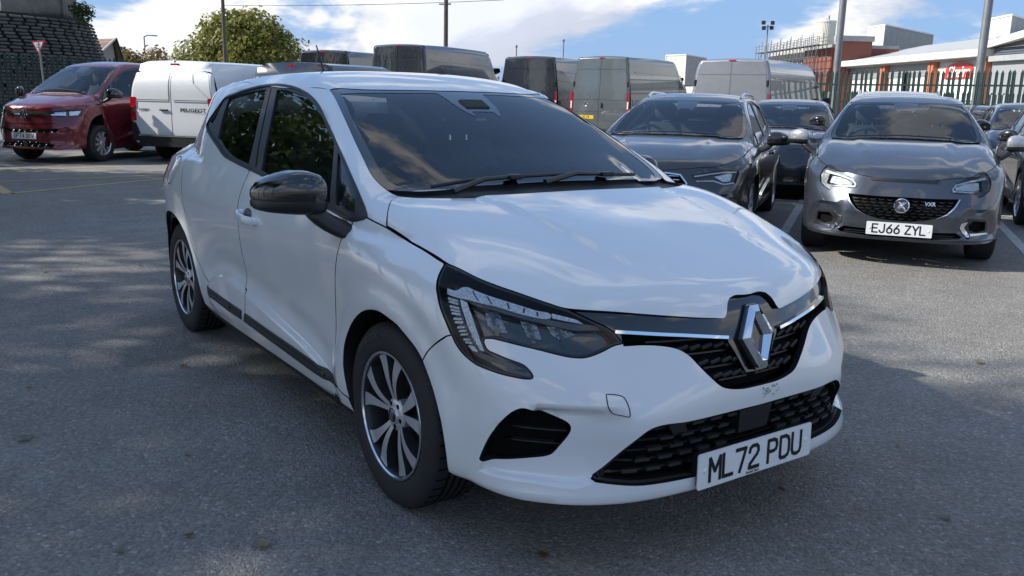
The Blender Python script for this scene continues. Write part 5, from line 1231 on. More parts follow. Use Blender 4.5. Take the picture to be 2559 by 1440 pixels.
# windscreen, black border, scuttle
ws_side = list(reversed(sm(L3['wsleft'][:9])))
ws_bot = [on_top(CL, x, y) for x, y in ((-.255, .56), (-.228, .4), (-.205, .2), (-.20, 0.0))]
ws_half = [frame2(p, 'B') for p in reversed(ws_bot)]+fl(ws_side, 'B')+fl(sm(L3['wstop'])[1:], 'B')+[(-1.621, 0.0)]
panel(CL, 'windscreen', mirror_polyv(ws_half), 'B', 'windscreen_glass', clio, h=.05, ds=.03, level=-.003, flange=0, gap=.002)
tr = fl(sm(L3['trap'][:5]), 'B')
fin = [(-1.395, 0.0), (-1.395, .05)]+list(reversed(tr))+fl(sm(L3['frit'][1:3]), 'B')+fl(sm(L3['frit'][2:8]), 'B')[1:]+[(-.852, .5), (-.832, .3), (-.826, 0.0)]
panel(CL, 'windscreen_border', mirror_polyv(ws_half), 'B', 'gloss_black', clio, holes=[mirror_polyv(fin)], h=.05, level=-.0018, flange=0, gap=.003)
scut = [(-.700, 0.0)]+list(reversed(fl(sm(L3['bonrear']), 'B')))+[frame2(L3['wsleft'][8], 'B')]+[frame2(p, 'B') for p in ws_bot]
panel(CL, 'scuttle_panel', mirror_polyv(scut), 'B', 'black_plastic', clio, h=.03, level=-.016, flange=.02, gap=-.012)
# ------------------------------------------------ headlamps
lamp_poly = fl(lamp_outer, 'C')+fl(lamp_low[1:], 'C')+fl(lamp_hook[1:], 'C')+fl(lamp_in[1:], 'C')+fl(lamp_up[1:], 'C')+fl(list(reversed(lamp_top[1:-1])), 'C')
for sgn in (1,):
    hl = bpy.data.objects.new('headlamp', None); link(hl, clio)
    T = (lambda P: [(u*sgn, v) for u, v in P])
    def pl(nm, poly, m, par, **kw): return panel(CL, nm, T(poly), 'C', m, par, k2=K, **kw)
    base = pl('lamp_housing', lamp_poly, 'gloss_black', hl, h=.03, ds=.01, level=-.055, flange=0, gap=-.008)
    lens = pl('lamp_lens', lamp_poly, 'lens_glass', hl, h=.02, ds=.008, level=-.001, flange=0, gap=.002)
    pl('lamp_rim', lamp_poly, 'satin_black', hl, holes=[list(map(tuple, shrink(resample(np.array(lamp_poly)*[K, 1], .008), .007)/[K, 1]))], h=.02, ds=.008, level=-.003, flange=.05, gap=.001)
    pl('daytime_light', fl(sm(L3['drl']), 'C'), 'lamp_white', hl, h=.012, ds=.008, level=-.014, flange=.02, gap=0)
    dl = np.array(fl(sm(L3['drl'][3:10]), 'C')); dz_ = np.array(fl(sm(L3['drl'][11:17]), 'C'))[::-1]
    for t_ in (.16, .33, .5, .67, .84):
        a = dl[int(t_*(len(dl)-1))]; b = dz_[int(t_*(len(dz_)-1))]
        pl('daytime_joint', [(a[0], a[1]-.002), (a[0]-.006, a[1]-.003), (b[0]-.012, b[1]+.003), (b[0]-.006, b[1]+.004)], 'gloss_black', hl, h=.03, ds=.01, level=-.0125, flange=0, gap=0)
    pl('daytime_light', fl(L3['drl_ext'], 'C'), 'lamp_white', hl, h=.02, ds=.01, level=-.012, flange=.01, gap=0)
    pl('lamp_blade', fl(L3['drl_low'], 'C'), 'lamp_grey', hl, h=.02, ds=.01, level=-.018, flange=.01, gap=0)
    pl('lamp_facet', fl(L3['facet'], 'C'), 'lamp_chrome', hl, h=.015, ds=.008, level=-.022, flange=.012, gap=0)
    pl('indicator_foot', fl(L3['foot'], 'C'), 'lamp_grey', hl, h=.015, ds=.008, level=-.016, flange=.01, gap=0)
    for cn in ('cav1', 'cav2', 'cav3'):
        cv = fl(L3[cn], 'C')
        pl('reflector', cv, 'lamp_dark_chrome', hl, h=.02, ds=.012, level=-.046, flange=0, gap=0)
        cc = np.mean(np.array(cv), 0); sl = [(cc[0]+.022, cc[1]+.038), (cc[0]+.010, cc[1]+.038), (cc[0]-.030, cc[1]-.036), (cc[0]-.018, cc[1]-.036)]
        pl('reflector_fin', sl, 'gloss_black', hl, h=.02, ds=.012, level=-.032, flange=.015, gap=0)
    rl = np.array(fl(sm(L3['ribL'], 6), 'C')); rr = np.array(fl(sm(L3['ribR'], 6), 'C'))
    for k in range(15):
        i = int((k+.5)/15*(len(rl)-1)); a = rl[i]; b = rr[i]
        pl('indicator_rib', [(a[0], a[1]), (b[0], b[1]), (b[0], b[1]-.006), (a[0], a[1]-.006)], 'lamp_white', hl, h=.02, ds=.01, level=-.014, flange=.012, gap=0)
    pl('indicator_bed', [tuple(p) for p in rl]+[tuple(p) for p in rr[::-1]], 'lamp_grey', hl, h=.02, ds=.01, level=-.026, flange=0, gap=0)
    mirror_part(hl, clio)
# ------------------------------------------------ grille
grille = bpy.data.objects.new('grille', None); link(grille, clio)
ch = sm(L3['chromestrip'])
gr_half = [(0.0, .775)]+list(reversed(fl(notch[1:], 'C')))+list(reversed(fl(sm(L3['bonfront'][7:8]+L3['bonfront2'][0:4]), 'C')))+list(reversed(fl(lamp_up, 'C')))[1:]+fl(list(ch), 'C')[2:]+[(.130, .645), (.108, .62), (.055, .548), (0.0, .546)]
panel(CL, 'grille_surround', mirror_poly(gr_half), 'C', 'gloss_black', grille, h=.025, level=-.010, flange=.03, gap=.001, k2=K)
back_half = [(0.0, .70)]+[(.12, .70), (.56, .72), (.56, .66)]+fl(sm(L3['grilledge']), 'C')+[(0.0, .506)]
panel(CL, 'grille_back', mirror_poly(back_half), 'C', 'void_black', grille, h=.03, level=-.045, flange=0, gap=-.01, k2=K)
for sgn in (1, -1):
    cs = [(p[0], p[1]*sgn, p[2]) for p in ch]
    ribbon(CL, cs, 'C', .009, .000, 'chrome_strip', 'chrome', grille, mirror=0, flange=.012, k2=K)
blk = MB().box((0, 0, 0), (.022, .040, .013), Matrix.Rotation(.35, 3, 'X')@Matrix.Identity(3), bev=.003)
blk_me = None
rows = [(.640, (.098, .146, .194, .242, .29)), (.594, (.074, .118, .165, .214)), (.552, (.040, .080, .120, .160)), (.680, (.17, .23, .29, .35, .40))]
rows = rows[:3]
for z, ys in rows:
    for y in ys:
        for s in (1, -1):
            P = trace(CL, [(math.atan2(y*s, .85), z+.018*(y-.1))], 'C', -.022)[0]
            G = grads(CL, P[None])[0]
            if blk_me is None:
                o = blk.build('grille_block', 'satin_black', grille); blk_me = o.data
            else: o = link(bpy.data.objects.new('grille_block', blk_me), grille)
            o.location = P; o.rotation_euler = (-.12*s, 0, math.atan2(G[1], G[0]))
for z in (.532, .573, .617, .658):
    hw = .14 if z < .54 else (.20 if z < .58 else (.27 if z < .63 else .42))
    for s in (1, -1):
        ribbon(CL, [trace(CL, [(math.atan2(t*s, .85), z+.018*(t-.1))], 'C', -.03)[0] for t in np.linspace(.02, hw, 7)], 'C', .005, -.03, 'grille_bar', 'satin_black', grille, mirror=0, flange=.012, k2=K)
# diamond badge
def diamond():
    c = np.array([.797, 0, .654]); n = np.array([.955, 0, .297]); n /= np.linalg.norm(n); ux = np.array([0, 1, 0]); uy = np.cross(n, ux)
    mf = lambda u, v, w: tuple(c+ux*u+uy*v+n*w)
    O = [(-.020, .094), (.020, .094), (.072, 0), (.020, -.094), (-.020, -.094), (-.072, 0)]
    R_ = [(-.010, .074), (.010, .074), (.049, 0), (.010, -.074), (-.010, -.074), (-.049, 0)]
    I = [(-.002, .058), (.002, .058), (.026, 0), (.002, -.058), (-.002, -.058), (-.026, 0)]
    V = [mf(u, v, -.004) for u, v in O]+[mf(u, v, .006) for u, v in O]+[mf(u, v, .017) for u, v in R_]+[mf(u, v, .002) for u, v in I]+[mf(u, v, -.012) for u, v in I]
    F = []
    for l in range(4):
        for i in range(6): F.append((l*6+i, l*6+(i+1) % 6, l*6+6+(i+1) % 6, l*6+6+i))
    b = fix_normals(mesh('badge', V, F, 'chrome', clio, False))
    mb = MB(); mb.prism([(u*1.09, v*1.06) for u, v in O], -.016, -.005, mf); mb.build('badge_plinth', 'gloss_black', b)
    cb = MB(); cb.prism([(u*1.02, v*1.02) for u, v in I], -.012, -.010, mf); cb.build('badge_core', 'void_black', b)
    for k in range(5):
        q = MB(); q.add([mf(-.02, .03-.014*k, -.009), mf(.02, .03-.014*k, -.009), mf(.02, .026-.014*k, -.009), mf(-.02, .026-.014*k, -.009)], [(0, 1, 2, 3)]); q.build('badge_slat', 'satin_black', b)
diamond()
# lower grille
lgr = bpy.data.objects.new('lower_grille', None); link(lgr, clio)
panel(CL, 'grille_back', lowhole, 'C', 'void_black', lgr, h=.03, level=-.05, flange=0, gap=-.015, k2=K)
panel(CL, 'grille_frame', lowhole, 'C', 'satin_black', lgr, holes=[list(map(tuple, shrink(resample(np.array(lowhole)*[K, 1], .01), .010)/[K, 1]))], h=.02, level=-.012, flange=.04, gap=.0015, k2=K)
def lgw(z): return np.interp(z, [.27, .295, .33, .383, .415, .44], [.60, .62, .585, .53, .495, .45])
for i, z in enumerate((.300, .330, .360, .390, .420)):
    wv = lgw(z)-.02
    ribbon(CL, [trace(CL, [(t, z+.012*abs(t))], 'C', -.03)[0] for t in np.linspace(-wv, wv, 25)], 'C', .006, -.030, 'grille_bar', 'satin_black', lgr, mirror=0, flange=.02, k2=K)
    n = 8; off = .5 if i % 2 else 0
    for k in range(-n, n+1):
        t0 = (k+off)*.082; t1 = t0+.05
        if abs(t0) > wv-.02 or abs(t1) > wv-.02 or abs((t0+t1)/2) < .10: continue
        ribbon(CL, [trace(CL, [(t, z+.004+.012*abs(t))], 'C', -.018)[0] for t in np.linspace(t0, t1, 4)], 'C', .010, -.016, 'grille_rib', 'black_plastic', lgr, mirror=0, flange=.016, k2=K)
panel(CL, 'radar_cover', [(-.085, .436), (.085, .436), (.075, .36), (-.075, .36)], 'C', 'satin_black', lgr, h=.03, level=-.010, flange=.03, gap=0, k2=K)
for s in (1, -1):
    panel(CL, 'sensor_cover', [(s*.335, .441), (s*.395, .438), (s*.375, .408), (s*.318, .408)], 'C', 'satin_black', lgr, h=.03, level=-.014, flange=.02, gap=0, k2=K)
    fp = [(u*s, v) for u, v in fogr]
    fg = bpy.data.objects.new('bumper_vent', None); link(fg, clio)
    panel(CL, 'vent_back', fp, 'C', 'void_black', fg, h=.03, level=-.04, flange=0, gap=-.008, k2=K)
    for z0 in (.385, .425):
        ts = np.linspace(.735 if z0 < .4 else .712, .90 if z0 < .4 else .885, 6)
        ribbon(CL, [trace(CL, [(t*s, z0+.02*(t-.8))], 'C', -.02)[0] for t in ts], 'C', .004, -.018, 'vent_slat', 'black_plastic', fg, mirror=0, flange=.02, k2=K)
# lip ledge under the lower grille and plate
number_plate(clio, (.836, 0, .284), (0, 1, 0), (-.03, 0, 1), 'ML72 PDU', small='Arnold Clark')
pl_b = MB().box((.815, 0, .285), (.03, .50, .095)); pl_b.build('plate_holder', 'satin_black', clio)
# tow cover outline and faded sticker marks on the bumper
ribbon(CL, sm(L3['tow']+[L3['tow'][0]])[:-1], 'C', .0022, .0006, 'tow_cover_joint', 'void_black', clio, mirror=0, closed=True, flange=.001, k2=K)
mk = random.Random(3)
res = MB()
for k in range(46):
    th_ = -.045-.082*mk.random()*-1 if False else -.01-.085*mk.random(); z_ = .468+.030*mk.random()
    if mk.random() < .35: continue
    w_ = mk.uniform(.0015, .0045); h_ = mk.uniform(.001, .004)
    Pq = trace(CL, [(th_-w_, z_-h_), (th_+w_, z_-h_), (th_+w_, z_+h_), (th_-w_, z_+h_)], 'C', .0007)
    res.add([tuple(p) for p in Pq], [(0, 3, 2, 1)])
mat('residue', (.33, .34, .33), .8, var=.3, vscale=60)
tag(res.build('sticker_residue', 'residue', clio), kind='stuff')
# ------------------------------------------------ wheels
WH = []
for nm, x, y, s, st, sp in (('wheel', 0, -.738, -1, .0, .35), ('wheel', -2.583, -.728, -1, 0, .1), ('wheel', 0, .738, 1, 0, .2), ('wheel', -2.583, .728, 1, 0, .4)):
    WH.append(make_wheel(nm, clio, (x, y, .305), side=s, spin=sp))
# maker's name moulded on the front tyre
for wh_ in WH[:1]:
    r0_, a0_ = .268, math.radians(122)
    ty_ = lambda u, v, w: ((r0_+v)*math.cos(a0_-u/r0_), -.195*.537-.0012, (r0_+v)*math.sin(a0_-u/r0_))
    mat('rubber_mark', (.045, .045, .046), .5)
    font_text('HANKOOK', .030, ty_, 'tyre_lettering', 'rubber_mark', [c for c in wh_.children if c.name.startswith('tyre')][0], 0.0, xscale=1.15, bold=.0008)
for x, y in ((0, -.60), (-2.583, -.60), (0, .60), (-2.583, .60)):
    a = MB(); n = 24
    pr = []
    for k in range(n+1):
        t = math.radians(4+172*k/n); pr.append((x+(.375 if x == 0 else .40)*math.cos(t)+(.045 if x == 0 else 0.02), .305+.385*math.sin(t)))
    V = [(u, y-.19, v) for u, v in pr]+[(u, y+.19, v) for u, v in pr]; F = [(i, i+1, n+2+i, n+1+i) for i in range(n)]
    a.add(V, F); s_ = -1 if y < 0 else 1
    a.add([(u, y-s_*.2, v) for u, v in pr]+[(x, y-s_*.2, .2)], [(i, i+1, n+1) for i in range(n)])
    a.build('wheel_arch_liner', 'void_black', clio)
for sx in (-1, 1):
    # close the small gap between skin and liner along the arches
    for nm in ('farch', 'rarch'):
        ln = sm(L3[nm]); V = [(p[0], p[1]*-sx*-1 if False else p[1]*(1 if sx < 0 else -1), p[2]) for p in ln]; W_ = [(v[0], v[1]*.80, v[2]) for v in V]; n = len(V)
        mesh('arch_return', V+W_, [(i, i+1, n+i+1, n+i) for i in range(n-1)], 'satin_black', clio, True)
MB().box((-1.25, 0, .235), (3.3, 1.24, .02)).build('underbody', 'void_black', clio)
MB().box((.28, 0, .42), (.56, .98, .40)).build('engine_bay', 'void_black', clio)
# ------------------------------------------------ door mirrors
def blob(rings, m, name, parent, n=24, mirror_y=False):
    """skin through rings: each ring = list of n points"""
    V = [tuple(p) for r in rings for p in r]; F = []
    for i in range(len(rings)-1):
        for k in range(n): F.append((i*n+k, i*n+(k+1) % n, (i+1)*n+(k+1) % n, (i+1)*n+k))
    F.append(tuple(range(n))[::-1]); F.append(tuple((len(rings)-1)*n+k for k in range(n)))
    if mirror_y: V = [(x, -y, z) for x, y, z in V]
    return fix_normals(mesh(name, V, F, m, parent, True, angle=70))
def supring(c, a, b, e, ux, uz, n=24):
    out = []
    for k in range(n):
        t = 2*math.pi*k/n; cx = math.copysign(abs(math.cos(t))**e, math.cos(t)); sy = math.copysign(abs(math.sin(t))**e, math.sin(t))
        out.append(np.array(c)+np.array(ux)*a*cx+np.array(uz)*b*sy)
    return out
def door_mirror(parent, sgn):
    e = bpy.data.objects.new('door_mirror', None); link(e, parent)
    my = sgn > 0
    ux = (1, .12, 0); uz = (0, 0, 1)
    # shell: sections from the inner end (near the door) to the outer tip; y is negative on this side
    secs = [(-.905, -.352, 1.008, .030, .030), (-.912, -.352, 1.010, .050, .050), (-.930, -.356, 1.013, .066, .064), (-.965, -.366, 1.016, .076, .071), (-1.005, -.380, 1.017, .080, .070), (-1.045, -.398, 1.015, .078, .062), (-1.080, -.420, 1.010, .068, .050), (-1.102, -.436, 1.006, .052, .036), (-1.112, -.446, 1.003, .030, .020), (-1.115, -.450, 1.002, .010, .008)]
    rings = []
    for y, x, z, a, b in secs:
        r = supring((x, y, z), a, b, .72, ux, uz)
        for p in r:
            if p[0] < x-.030: p[0] = x-.030-(x-.030-p[0])*.35      # flat back where the glass sits
        rings.append(r)
    sh = blob(rings, 'gloss_black', 'mirror_shell', e, mirror_y=my)
    # lower skirt, a little smaller, satin
    rings = []
    for y, x, z, a, b in secs[1:-1]:
        r = supring((x-.002, y, z-.030), a*.985, b*.70, .72, ux, uz)
        for p in r:
            if p[0] < x-.03: p[0] = x-.03-(x-.03-p[0])*.35
        rings.append(r)
    blob(rings, 'satin_black', 'mirror_skirt', e, mirror_y=my)
    # stalk to the door
    st = []
    for t in np.linspace(0, 1, 7):
        c = np.array([-.335, -.845, .885])*(1-t)+np.array([-.362, -.945, .962])*t
        c = c+np.array([0, -.012, -.004])*math.sin(math.pi*t)
        st.append(supring(c, .058-.010*t, .036-.006*t, .75, (1, .1, -.25), (0, .83, .55)))
    blob(st, 'satin_black', 'mirror_stalk', e, mirror_y=my)
    tr_ = -1 if not my else 1
    g_ = supring((-.412, -1.0, 1.012), .085, .050, .72, (.12, -1, 0), (0, 0, 1))
    gm = mesh('mirror_glass', [(p[0]-.004, -p[1] if my else p[1], p[2]) for p in g_], [tuple(range(24))], 'chrome', e, False)
    ind = [(-.318, -1.0+.0, .985), (-.345, -1.05, .984), (-.385, -1.085, .985)]
    q = MB().tube([(x, y*(-1 if my else 1), z) for x, y, z in ind], [.004, .005, .003], 8); q.build('mirror_indicator', 'lamp_grey', e, True)
    return e
door_mirror(clio, -1)
fm = door_mirror(clio, 1)                 # passenger mirror folded back along the glass
hx, hy = -.362, .925
fm.matrix_world = Matrix.Translation((hx-.30, hy-.05, 0))@Matrix.Rotation(math.radians(72), 4, 'Z')@Matrix.Translation((-hx, -hy, 0))
# ------------------------------------------------ door handles
for s in (-1, 1):
    hd = bpy.data.objects.new('door_handle', None); link(hd, clio)
    y0 = lambda x, z: on_side(CL, x, z)[1]
    P0 = on_side(CL, -1.36, .822); P1 = on_side(CL, -1.150, .806)
    cup = []
    for k in range(18):
        t = 2*math.pi*k/18; cup.append((-1.265+.050*math.cos(t), .826+.026*math.sin(t)))
    panel(CL, 'handle_cup', [(u, v) for u, v in cup], 'S', 'lamp_grey', hd, h=.02, level=.0012, flange=0, gap=0) if s < 0 else None
    rings = []
    for t in np.linspace(0, 1, 15):
        c = P0*(1-t)+P1*t; out = .034*min(1, 4.5*t*(1-t)+.10)
        w_ = .018 if 0.06 < t < .94 else .011
        rings.append(supring(c+np.array([0, -out, 0]), .010 if 0 < t < 1 else .006, w_, .8, (0, 1, 0), (.07, 0, 1), 16))
    blob(rings, 'white_paint', 'handle_grip', hd, 16, mirror_y=s > 0)
    for cc in (P0+(P1-P0)*.04, P0+(P1-P0)*.95):
        rr_ = [supring(cc+np.array([0, d, 0]), .020, .017, .9, (1, 0, 0), (0, 0, 1), 16) for d in (.01, -.006, -.022)]
        blob(rr_, 'white_paint', 'handle_mount', hd, 16, mirror_y=s > 0)
# fuel flap joint (driver's side rear quarter)
fu = [(-2.583, .985), (-2.66, .975), (-2.69, .94), (-2.695, .88), (-2.67, .845), (-2.60, .835), (-2.55, .86), (-2.53, .92), (-2.545, .965)]
ribbon(CL, [on_side(CL, x, z) for x, z in [(a, b) for a, b in sm([(p[0], p[1], 0) for p in fu+[fu[0]]])[:-1] and [(q[0], q[1]) for q in sm([(p[0], p[1], 0) for p in fu+[fu[0]]])[:-1]]]], 'S', .0035, .0006, 'fuel_flap_joint', 'void_black', clio, mirror=0, closed=True, flange=.001)
# ------------------------------------------------ wipers, aerial
def wiper(pts, name):
    mb = MB(); mb.tube(pts, [.006, .008, .008, .006], 6); return mb.build(name, 'satin_black', clio, True)
def on_ws(x, y, lift): 
    p = on_top(CL, x, y); return (p[0]+lift*.4, p[1], p[2]+lift)
wp = [on_ws(-.255, -.0, .010), on_ws(-.262, -.2, .010), on_ws(-.285, -.4, .012), on_ws(-.30, -.5, .010)]
for ys, nm in (((.42, .25, .0, -.15), 'wiper_blade'), ((-.02, -.2, -.40, -.54), 'wiper_blade')):
    pts = [on_ws(-.225-.10*abs(y)**2-.0, -y, .016) for y in ys]
    mb = MB(); mb.tube(pts, .007, 6); o = mb.build('wiper_blade', 'satin_black', clio, True)
    c = pts[1]; a2 = on_ws(-.165, -(ys[2]-.10), .012)
    MB().tube([a2, tuple((np.array(a2)+np.array(c))/2+np.array([0, 0, .018])), c], [.012, .009, .007], 6).build('wiper_arm', 'satin_black', clio, True)
    MB().box(c, (.05, .06, .018), bev=.004).build('wiper_clip', 'satin_black', clio)
MB().tube([(-2.43, 0, 1.425), (-2.46, 0, 1.46), (-2.57, 0, 1.62)], [.016, .0065, .004], 8).build('aerial', 'satin_black', clio, True)
MB().lathe([(.0, .03), (.018, .022), (.03, 0)], 16, 'z', (-2.43, 0, 1.415)).build('aerial_base', 'satin_black', clio, True)
# ------------------------------------------------ cabin
cab = 'interior_dark'
panel(CL, 'headlining', mirror_polyv([(-1.0, 0.0), (-1.02, .35), (-1.12, .52), (-1.6, .54), (-2.2, .52), (-2.65, .45), (-2.68, 0.0)]), 'T', 'headlining', clio, h=.1, ds=.06, level=-.035, flange=0, gap=0)
# pillar and rail trim inside, a darker copy of the ring set in
panel(CL, 'pillar_trim', ring_R, 'R', cab, clio, h=.08, ds=.03, level=-.022, flange=0, gap=-.012, mirror=1)
panel(CL, 'door_trim', [(-.30, .93), (-.36, .30), (-1.93, .36), (-2.25, .6), (-2.36, 1.12), (-1.9, 1.035), (-1.4, .995), (-.8, .955)], 'S', cab, clio, h=.08, ds=.05, level=-.05, flange=0, gap=0, mirror=1)
def dash():
    V = []; F = []; ys = np.linspace(-.66, .66, 15)
    for y in ys:
        k = 1-.10*(y/.66)**2
        prof = [(-.16*k-.10*y*y, .985), (-.30, .992), (-.46, .995), (-.56, .985), (-.60, .96), (-.62, .88), (-.60, .70), (-.55, .55)]
        if -.55 < y < -.12: prof = [(a, b+(.035*math.sin(math.pi*(y+.55)/.43) if -.57 < a < -.40 else 0)) for a, b in prof]
        V += [(a, y, b) for a, b in prof]
    m_ = 8
    for i in range(len(ys)-1):
        for j in range(m_-1): F.append((i*m_+j, i*m_+j+1, (i+1)*m_+j+1, (i+1)*m_+j))
    mesh('dashboard', V, F, cab, clio, True)
dash()
MB().box((-.615, 0.02, .98), (.02, .22, .16), Matrix.Rotation(-.2, 3, 'Y'), bev=.008).build('touch_screen', 'gloss_black', clio)
sw = bpy.data.objects.new('steering_wheel', None); link(sw, clio)
cw = Vector((-.76, -.36, .93)); rotm = Matrix.Rotation(math.radians(-66), 3, 'Y')
rp = [cw+rotm@Vector((.185*math.cos(t), .185*math.sin(t), 0)) for t in np.linspace(0, 2*math.pi, 33)]
MB().tube(rp, .016, 8, cap=False).build('wheel_rim', cab, sw, True)
hubm = MB(); hubm.box(cw, (.12, .16, .05), rotm, bev=.02); hubm.build('wheel_hub', cab, sw)
for t in (0.0, math.pi*.5, math.pi*1.5, math.pi):
    MB().tube([cw, cw+rotm@Vector((.18*math.cos(t), .18*math.sin(t), 0))], .014, 6).build('wheel_spoke', cab, sw)
def seat(x, y):
    e = bpy.data.objects.new('seat', None); link(e, clio)
    MB().box((x, y, .50), (.52, .50, .17), Matrix.Rotation(-.1, 3, 'Y'), bev=.06).build('cushion', 'fabric_dark', e, True, 60)
    rings = []
    for t in np.linspace(0, 1, 9):
        rings.append(supring((x-.20-.22*t, y, .50+.62*t), .075-.02*t, .245*(1-.28*t**3), .55, (1, 0, 0), (0, 1, 0)))
    blob(rings, 'fabric_dark', 'backrest', e)
    rings = []
    for t in np.linspace(0, 1, 7):
        rings.append(supring((x-.435-.02*t, y, 1.15+.18*t), .05*(1-.4*abs(2*t-1)**3), .13*(1-.35*abs(2*t-1)**3), .6, (1, 0, 0), (0, 1, 0)))
    blob(rings, 'fabric_dark', 'head_restraint', e)
    for s in (-.05, .05): MB().tube([(x-.425, y+s, 1.08), (x-.435, y+s, 1.18)], .006, 6).build('restraint_rod', 'satin_chrome', e)
seat(-1.12, -.36); seat(-1.12, .36)
rb = MB(); rb.box((-2.05, 0, .52), (.5, 1.24, .2), bev=.05); rb.build('rear_cushion', 'fabric_dark', clio)
rb = MB(); rb.box((-2.36, 0, .82), (.16, 1.22, .62), Matrix.Rotation(-.32, 3, 'Y'), bev=.05); rb.build('rear_backrest', 'fabric_dark', clio)
for y in (-.38, .38): MB().box((-2.46, y, 1.16), (.09, .25, .15), bev=.03).build('rear_head_restraint', 'fabric_dark', clio)
MB().box((-1.5, 0, .30), (2.4, 1.4, .02)).build('cabin_floor', cab, clio)
MB().box((-2.72, 0, .72), (.05, 1.2, 1.0), Matrix.Rotation(-.12, 3, 'Y')).build('boot_wall', cab, clio) if False else None
MB().box((-.83, 0, 1.292), (.10, .14, .055), Matrix.Rotation(.42, 3, 'Y'), bev=.015).build('camera_housing', cab, clio)
MB().box((-.90, 0.0, 1.22), (.03, .24, .065), bev=.015).build('rear_view_mirror', 'gloss_black', clio)
# ------------------------------------------------------------------ other cars: the same body surface stretched to other proportions
class Warp:
    def __init__(s, xm, ys, zm):
        s.xa, s.xb = map(np.array, zip(*sorted(xm))); s.ys = ys; s.za, s.zb = map(np.array, zip(*sorted(zm)))
    def fwd(s, P):
        P = np.asarray(P, float); return np.stack([np.interp(P[..., 0], s.xa, s.xb), P[..., 1]*s.ys, np.interp(P[..., 2], s.za, s.zb)], -1)
WC = Warp([(1.2, 1.23), (.83, .86), (0, 0), (-2.583, -2.51), (-3.24, -3.16), (-4, -3.9)], .968, [(-1, -1), (0, 0), (.305, .305), (1.0, 1.03), (1.457, 1.485), (2.5, 2.53)])
WA = Warp([(1.3, 1.38), (.83, .91), (0, 0), (-.25, -.42), (-1.1, -1.35), (-2.583, -2.91), (-3.24, -4.0), (-5, -6)], 1.04, [(-1, -1), (0, 0), (.305, .33), (.75, .76), (1.0, .99), (1.457, 1.46), (2.5, 2.5)])
WV = Warp([(1.3, 1.38), (.83, .95), (0, 0), (-.25, -.05), (-1.1, -.98), (-2.583, -3.12), (-3.24, -4.02), (-5, -6)], 1.045, [(-1, -1), (0, 0), (.305, .345), (.75, 1.0), (1.0, 1.24), (1.38, 1.80), (1.457, 1.90), (2.5, 3)])
mat('grey_paint', (0.060, 0.070, 0.090), 0.28, metal=0.6, coat=1.0, var=0.02)
mat('black_paint', (0.010, 0.011, 0.014), 0.25, coat=1.0, var=0.02)
mat('navy_paint', (0.012, 0.016, 0.028), 0.25, metal=0.3, coat=1.0, var=0.02)
mat('red_paint', (0.145, 0.010, 0.020), 0.28, metal=0.35, coat=1.0, var=0.03)
mat('pale_paint', (0.78, 0.80, 0.80), 0.35, coat=1.0, var=0.02)
mat('silver_paint', (0.46, 0.47, 0.48), 0.3, metal=0.6, coat=1.0, var=0.02)
mat('van_white', (0.76, 0.77, 0.77), 0.35, coat=0.8, var=0.02, dirt=0.08, dirtcol=(.3, .3, .28))
mat('van_grey', (0.13, 0.15, 0.155), 0.3, metal=0.4, coat=1.0, var=0.02)
mat('van_graphite', (0.040, 0.046, 0.058), 0.25, metal=0.5, coat=1.0, var=0.02)
mat('van_silver', (0.30, 0.31, 0.33), 0.32, metal=0.5, coat=1.0, var=0.02)
mat('van_black', (0.012, 0.013, 0.017), 0.22, coat=1.0, var=0.02)
mat('clear_lamp', (0.75, 0.75, 0.75), 0.15, coat=1.0, var=0.2, vscale=40)
BODY = ('bonnet', 'front_wing', 'front_door', 'rear_door', 'body_side', 'roof', 'tailgate', 'handle_grip', 'handle_mount')
KEEP = {'window_surround': 0, 'front_door_glass': 0, 'quarter_light': 0, 'rear_door_glass': 0, 'rear_quarter_light': 0, 'windscreen': 0, 'windscreen_border': 0, 'scuttle_panel': 0, 'window_seal': 0, 'headlining': 0, 'pillar_trim': 0, 'door_trim': 0, 'dashboard': 0, 'underbody': 0, 'cabin_floor': 0, 'wheel_arch_liner': 0, 'arch_return': 0, 'rear_cushion': 0, 'rear_backrest': 0, 'rear_head_restraint': 0, 'wiper_blade': 0, 'rear_view_mirror': 0, 'tail_lamp': 0}
def base(n): return n.split('.')[0]
CLIO_PARTS = [o for o in clio.children]
def full_tree(o):
    out = [o]
    for c in o.children: out += full_tree(c)
    return out
fascia_half = [(0.0, .772)]+list(reversed(fl(sm(L3['bonfront2'][0:4]), 'C')))+list(reversed(fl(sm(L3['bonfront'][:8]+L3['bonfront2'][:1])[:-1], 'C')))+fl(lamp_outer[1:], 'C')+fl(sm(L3['bumpcut'])[1:], 'C')+arch_f[1:]+[(1.085, .238), (1.0, .236), (.85, .228), (.7, .224), (.5, .222), (.25, .222), (0, .222)]
bon_plain = list(reversed(rear))+fl(sm(L3['bonfend'][2:]), 'B')[1:]+fl(bf[1:], 'B')+[(.140, .0)]
FASCIA = {}
def sym(P): return [(-u, v) for u, v in P]
